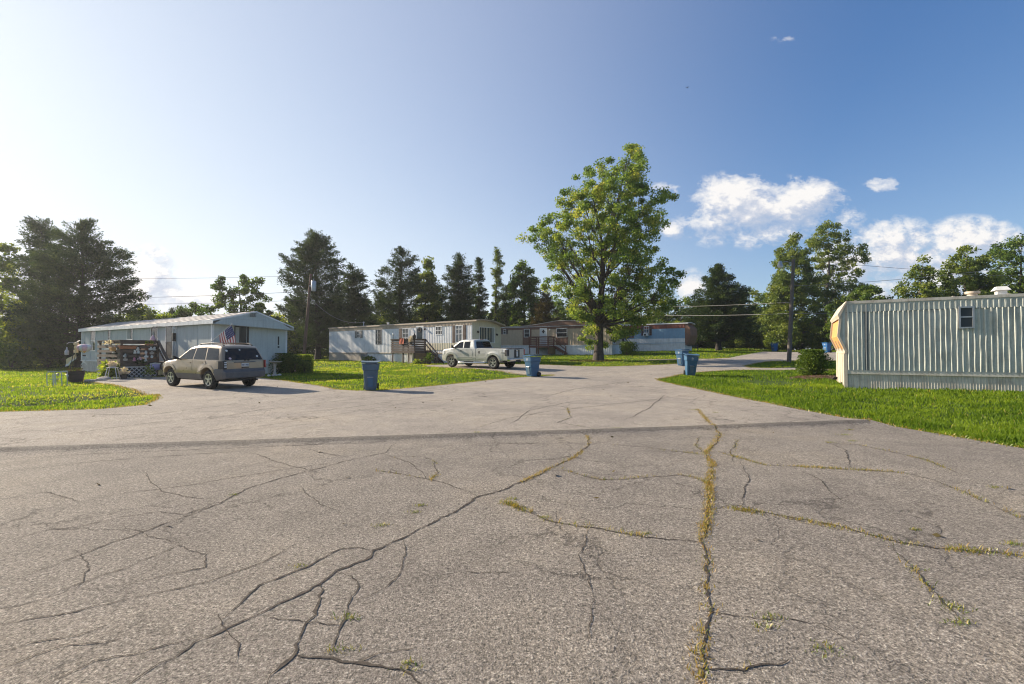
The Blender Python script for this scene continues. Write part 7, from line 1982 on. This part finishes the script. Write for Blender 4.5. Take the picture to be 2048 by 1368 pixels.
# small bird high in the sky
bp = at(1374.5, 175, 60); bd_ = thing('bird', 'tiny dark bird gliding high in the clear sky above the maple', 'bird', bp, .4)
mb = MB(); mb.tube([(-.12,0,0),(-.04,0,.01),(.06,0,.01),(.13,0,0),(.17,0,-.005)], [.008,.035,.04,.022,.004], 8); mb.build('body', M_BLACK, bd_, smooth=60)
for s in (1, -1):
    mb = MB(); mb.poly([(.06,0,.02),(.05,s*.16,.10 if s > 0 else .01),(-.03,s*.30,.20 if s > 0 else -.02),(-.05,s*.15,.08 if s > 0 else 0),(-.05,0,.015)]); mb.poly([(-.05,0,.01),(-.05,s*.15,.075 if s > 0 else -.005),(-.03,s*.30,.195 if s > 0 else -.025),(.05,s*.16,.095 if s > 0 else .005),(.06,0,.015)]); mb.build('wing', M_BLACK, bd_)
mb = MB(); mb.poly([(-.11,-.01,0),(-.22,-.04,0),(-.22,.04,0),(-.11,.01,0)]); mb.build('tail', M_BLACK, bd_)

# ================================================================== planting by the corrugated trailer
gm_ = G(1640, 756)
M_MULCH = paint('bark_mulch', (.10, .048, .03), 1.0, var=.5, scale=14, bump=1.0, bscale=60)
mbx = MB(); nr, na = 7, 26; c0 = Vector((gm_.x+.25, gm_.y+.25, 0)); vs, fs = [], []
rr_ = random.Random(3)
for i in range(nr):
    for j in range(na):
        a = 2*math.pi*j/na; q = i/(nr-1)*(1+.12*math.sin(3*a)+.06*math.sin(7*a)); x, y = c0.x + 1.35*q*math.cos(a), c0.y + 1.0*q*math.sin(a)
        vs.append((x, y, hz(x, y) + .09*(1-min(1,q)**2) + rr_.uniform(-.012, .012) - (.03 if i == nr-1 else 0)))
for i in range(nr-1):
    for j in range(na): fs.append((i*na+j, i*na+(j+1) % na, (i+1)*na+(j+1) % na, (i+1)*na+j))
mbx.add(vs, fs); tag(mbx.build('mulch', M_MULCH, None, smooth=70), kind='stuff')
HOUSES.append([(c0.x+1.1*math.cos(t), c0.y+.8*math.sin(t)) for t in np.linspace(0, 6.28, 20)[:-1]])
rs = np.random.RandomState(8); n = 900; aa = rs.uniform(0, 6.28, n); qq = rs.uniform(0, 1, n)**.5
x_, y_ = c0.x+1.4*qq*np.cos(aa), c0.y+1.05*qq*np.sin(aa); P = np.stack([x_, y_, hts(x_, y_)+.09*(1-qq**2)+.012], 1)
A = unit(np.stack([rs.normal(0,1,n), rs.normal(0,1,n), rs.normal(0,.25,n)], 1)); V, Fq = leaf_quads(P, A, rs.uniform(.04,.11,n), rs.uniform(.012,.03,n), rs)
tag(np_mesh('mulch_chips', V, Fq, LM_BROWN, tint=np.repeat(rs.uniform(.5,1,n), 4)), kind='stuff')
bush('bush', 'leafy rounded bush in the mulch bed at the nose of the corrugated trailer', G(1637, 752)+Vector((.05,.35,.02)), .86, .76, 1.2, 9500, (.085,.05), LM_BROAD, 81, lumps=16, stems=3)
plant_thing('tall_weed', 'pale green tall weed growing up through the bush by the trailer nose', 'plant', G(1622, 750)+Vector((0,.35,.55)), .3, .62, 60, (.22,.06), LM_YELLOW, 82, spread=.5, droop=.9)
gd = G(1682, 764)
r = thing('plastic_scrap', 'crumpled black plastic scraps in the mulch under the trailer nose', 'litter', gd + Vector((.1,.25,.02)), .4)
rg = np.random.RandomState(2)
for k in range(2):
    mb = MB(); nx = 7
    H = [[(i*.07-.22+.15*k, j*.06-.18+.1*k, .05+abs(rg.normal(0,.07))) for j in range(nx)] for i in range(nx)]
    for i in range(nx-1):
        for j in range(nx-1): mb.poly([H[i][j], H[i+1][j], H[i+1][j+1], H[i][j+1]])
    mb.build('sheet', M_BLACK, r)
# small leaves and twigs blown about on the asphalt
rs = np.random.RandomState(17); X, Y = [], []
for (px, py) in [(300,812),(285,807),(231,826),(187,833),(362,801),(258,838),(490,806),(590,880),(1227,944),(640,905)]:
    g = G(px, py); X.append(g.x); Y.append(g.y)
for k in range(60):
    x, y = rs.uniform(-14, 8), rs.uniform(2.5, 22)
    if inpoly(ROAD, np.array([x]), np.array([y]))[0]: X.append(x); Y.append(y)
X, Y = np.array(X), np.array(Y); n = len(X)
P = np.stack([X, Y, road_z(X, Y)+.012], 1); V, Fq = leaf_quads(P, unit(np.stack([rs.normal(0,1,n), rs.normal(0,1,n), rs.normal(0,.1,n)], 1)), rs.uniform(.03,.09,n)*(1+.03*Y), rs.uniform(.015,.05,n)*(1+.03*Y), rs)
tag(np_mesh('fallen_leaves', V, Fq, LM_BROWN, tint=np.repeat(rs.uniform(.2,1,n), 4)), kind='stuff')
# strip of dead leaves and roots under the maple
gmp = gp(6.9, 37.6)
rs = np.random.RandomState(18); n = 1500; q = rs.uniform(0,1,n)**.7; aa = rs.uniform(0,6.28,n); x_, y_ = gmp.x+2.2*q*np.cos(aa), gmp.y+1.9*q*np.sin(aa)
P = np.stack([x_, y_, hts(x_, y_)+.0], 1); V, Fq = leaf_quads(P, unit(np.stack([rs.normal(0,1,n), rs.normal(0,1,n), rs.normal(0,.3,n)], 1)), rs.uniform(.06,.16,n), rs.uniform(.04,.1,n), rs)
tag(np_mesh('leaf_litter', V, Fq, LM_BROWN, tint=np.repeat(rs.uniform(.3,1,n), 4)), kind='stuff')
build_grass(); build_weeds()
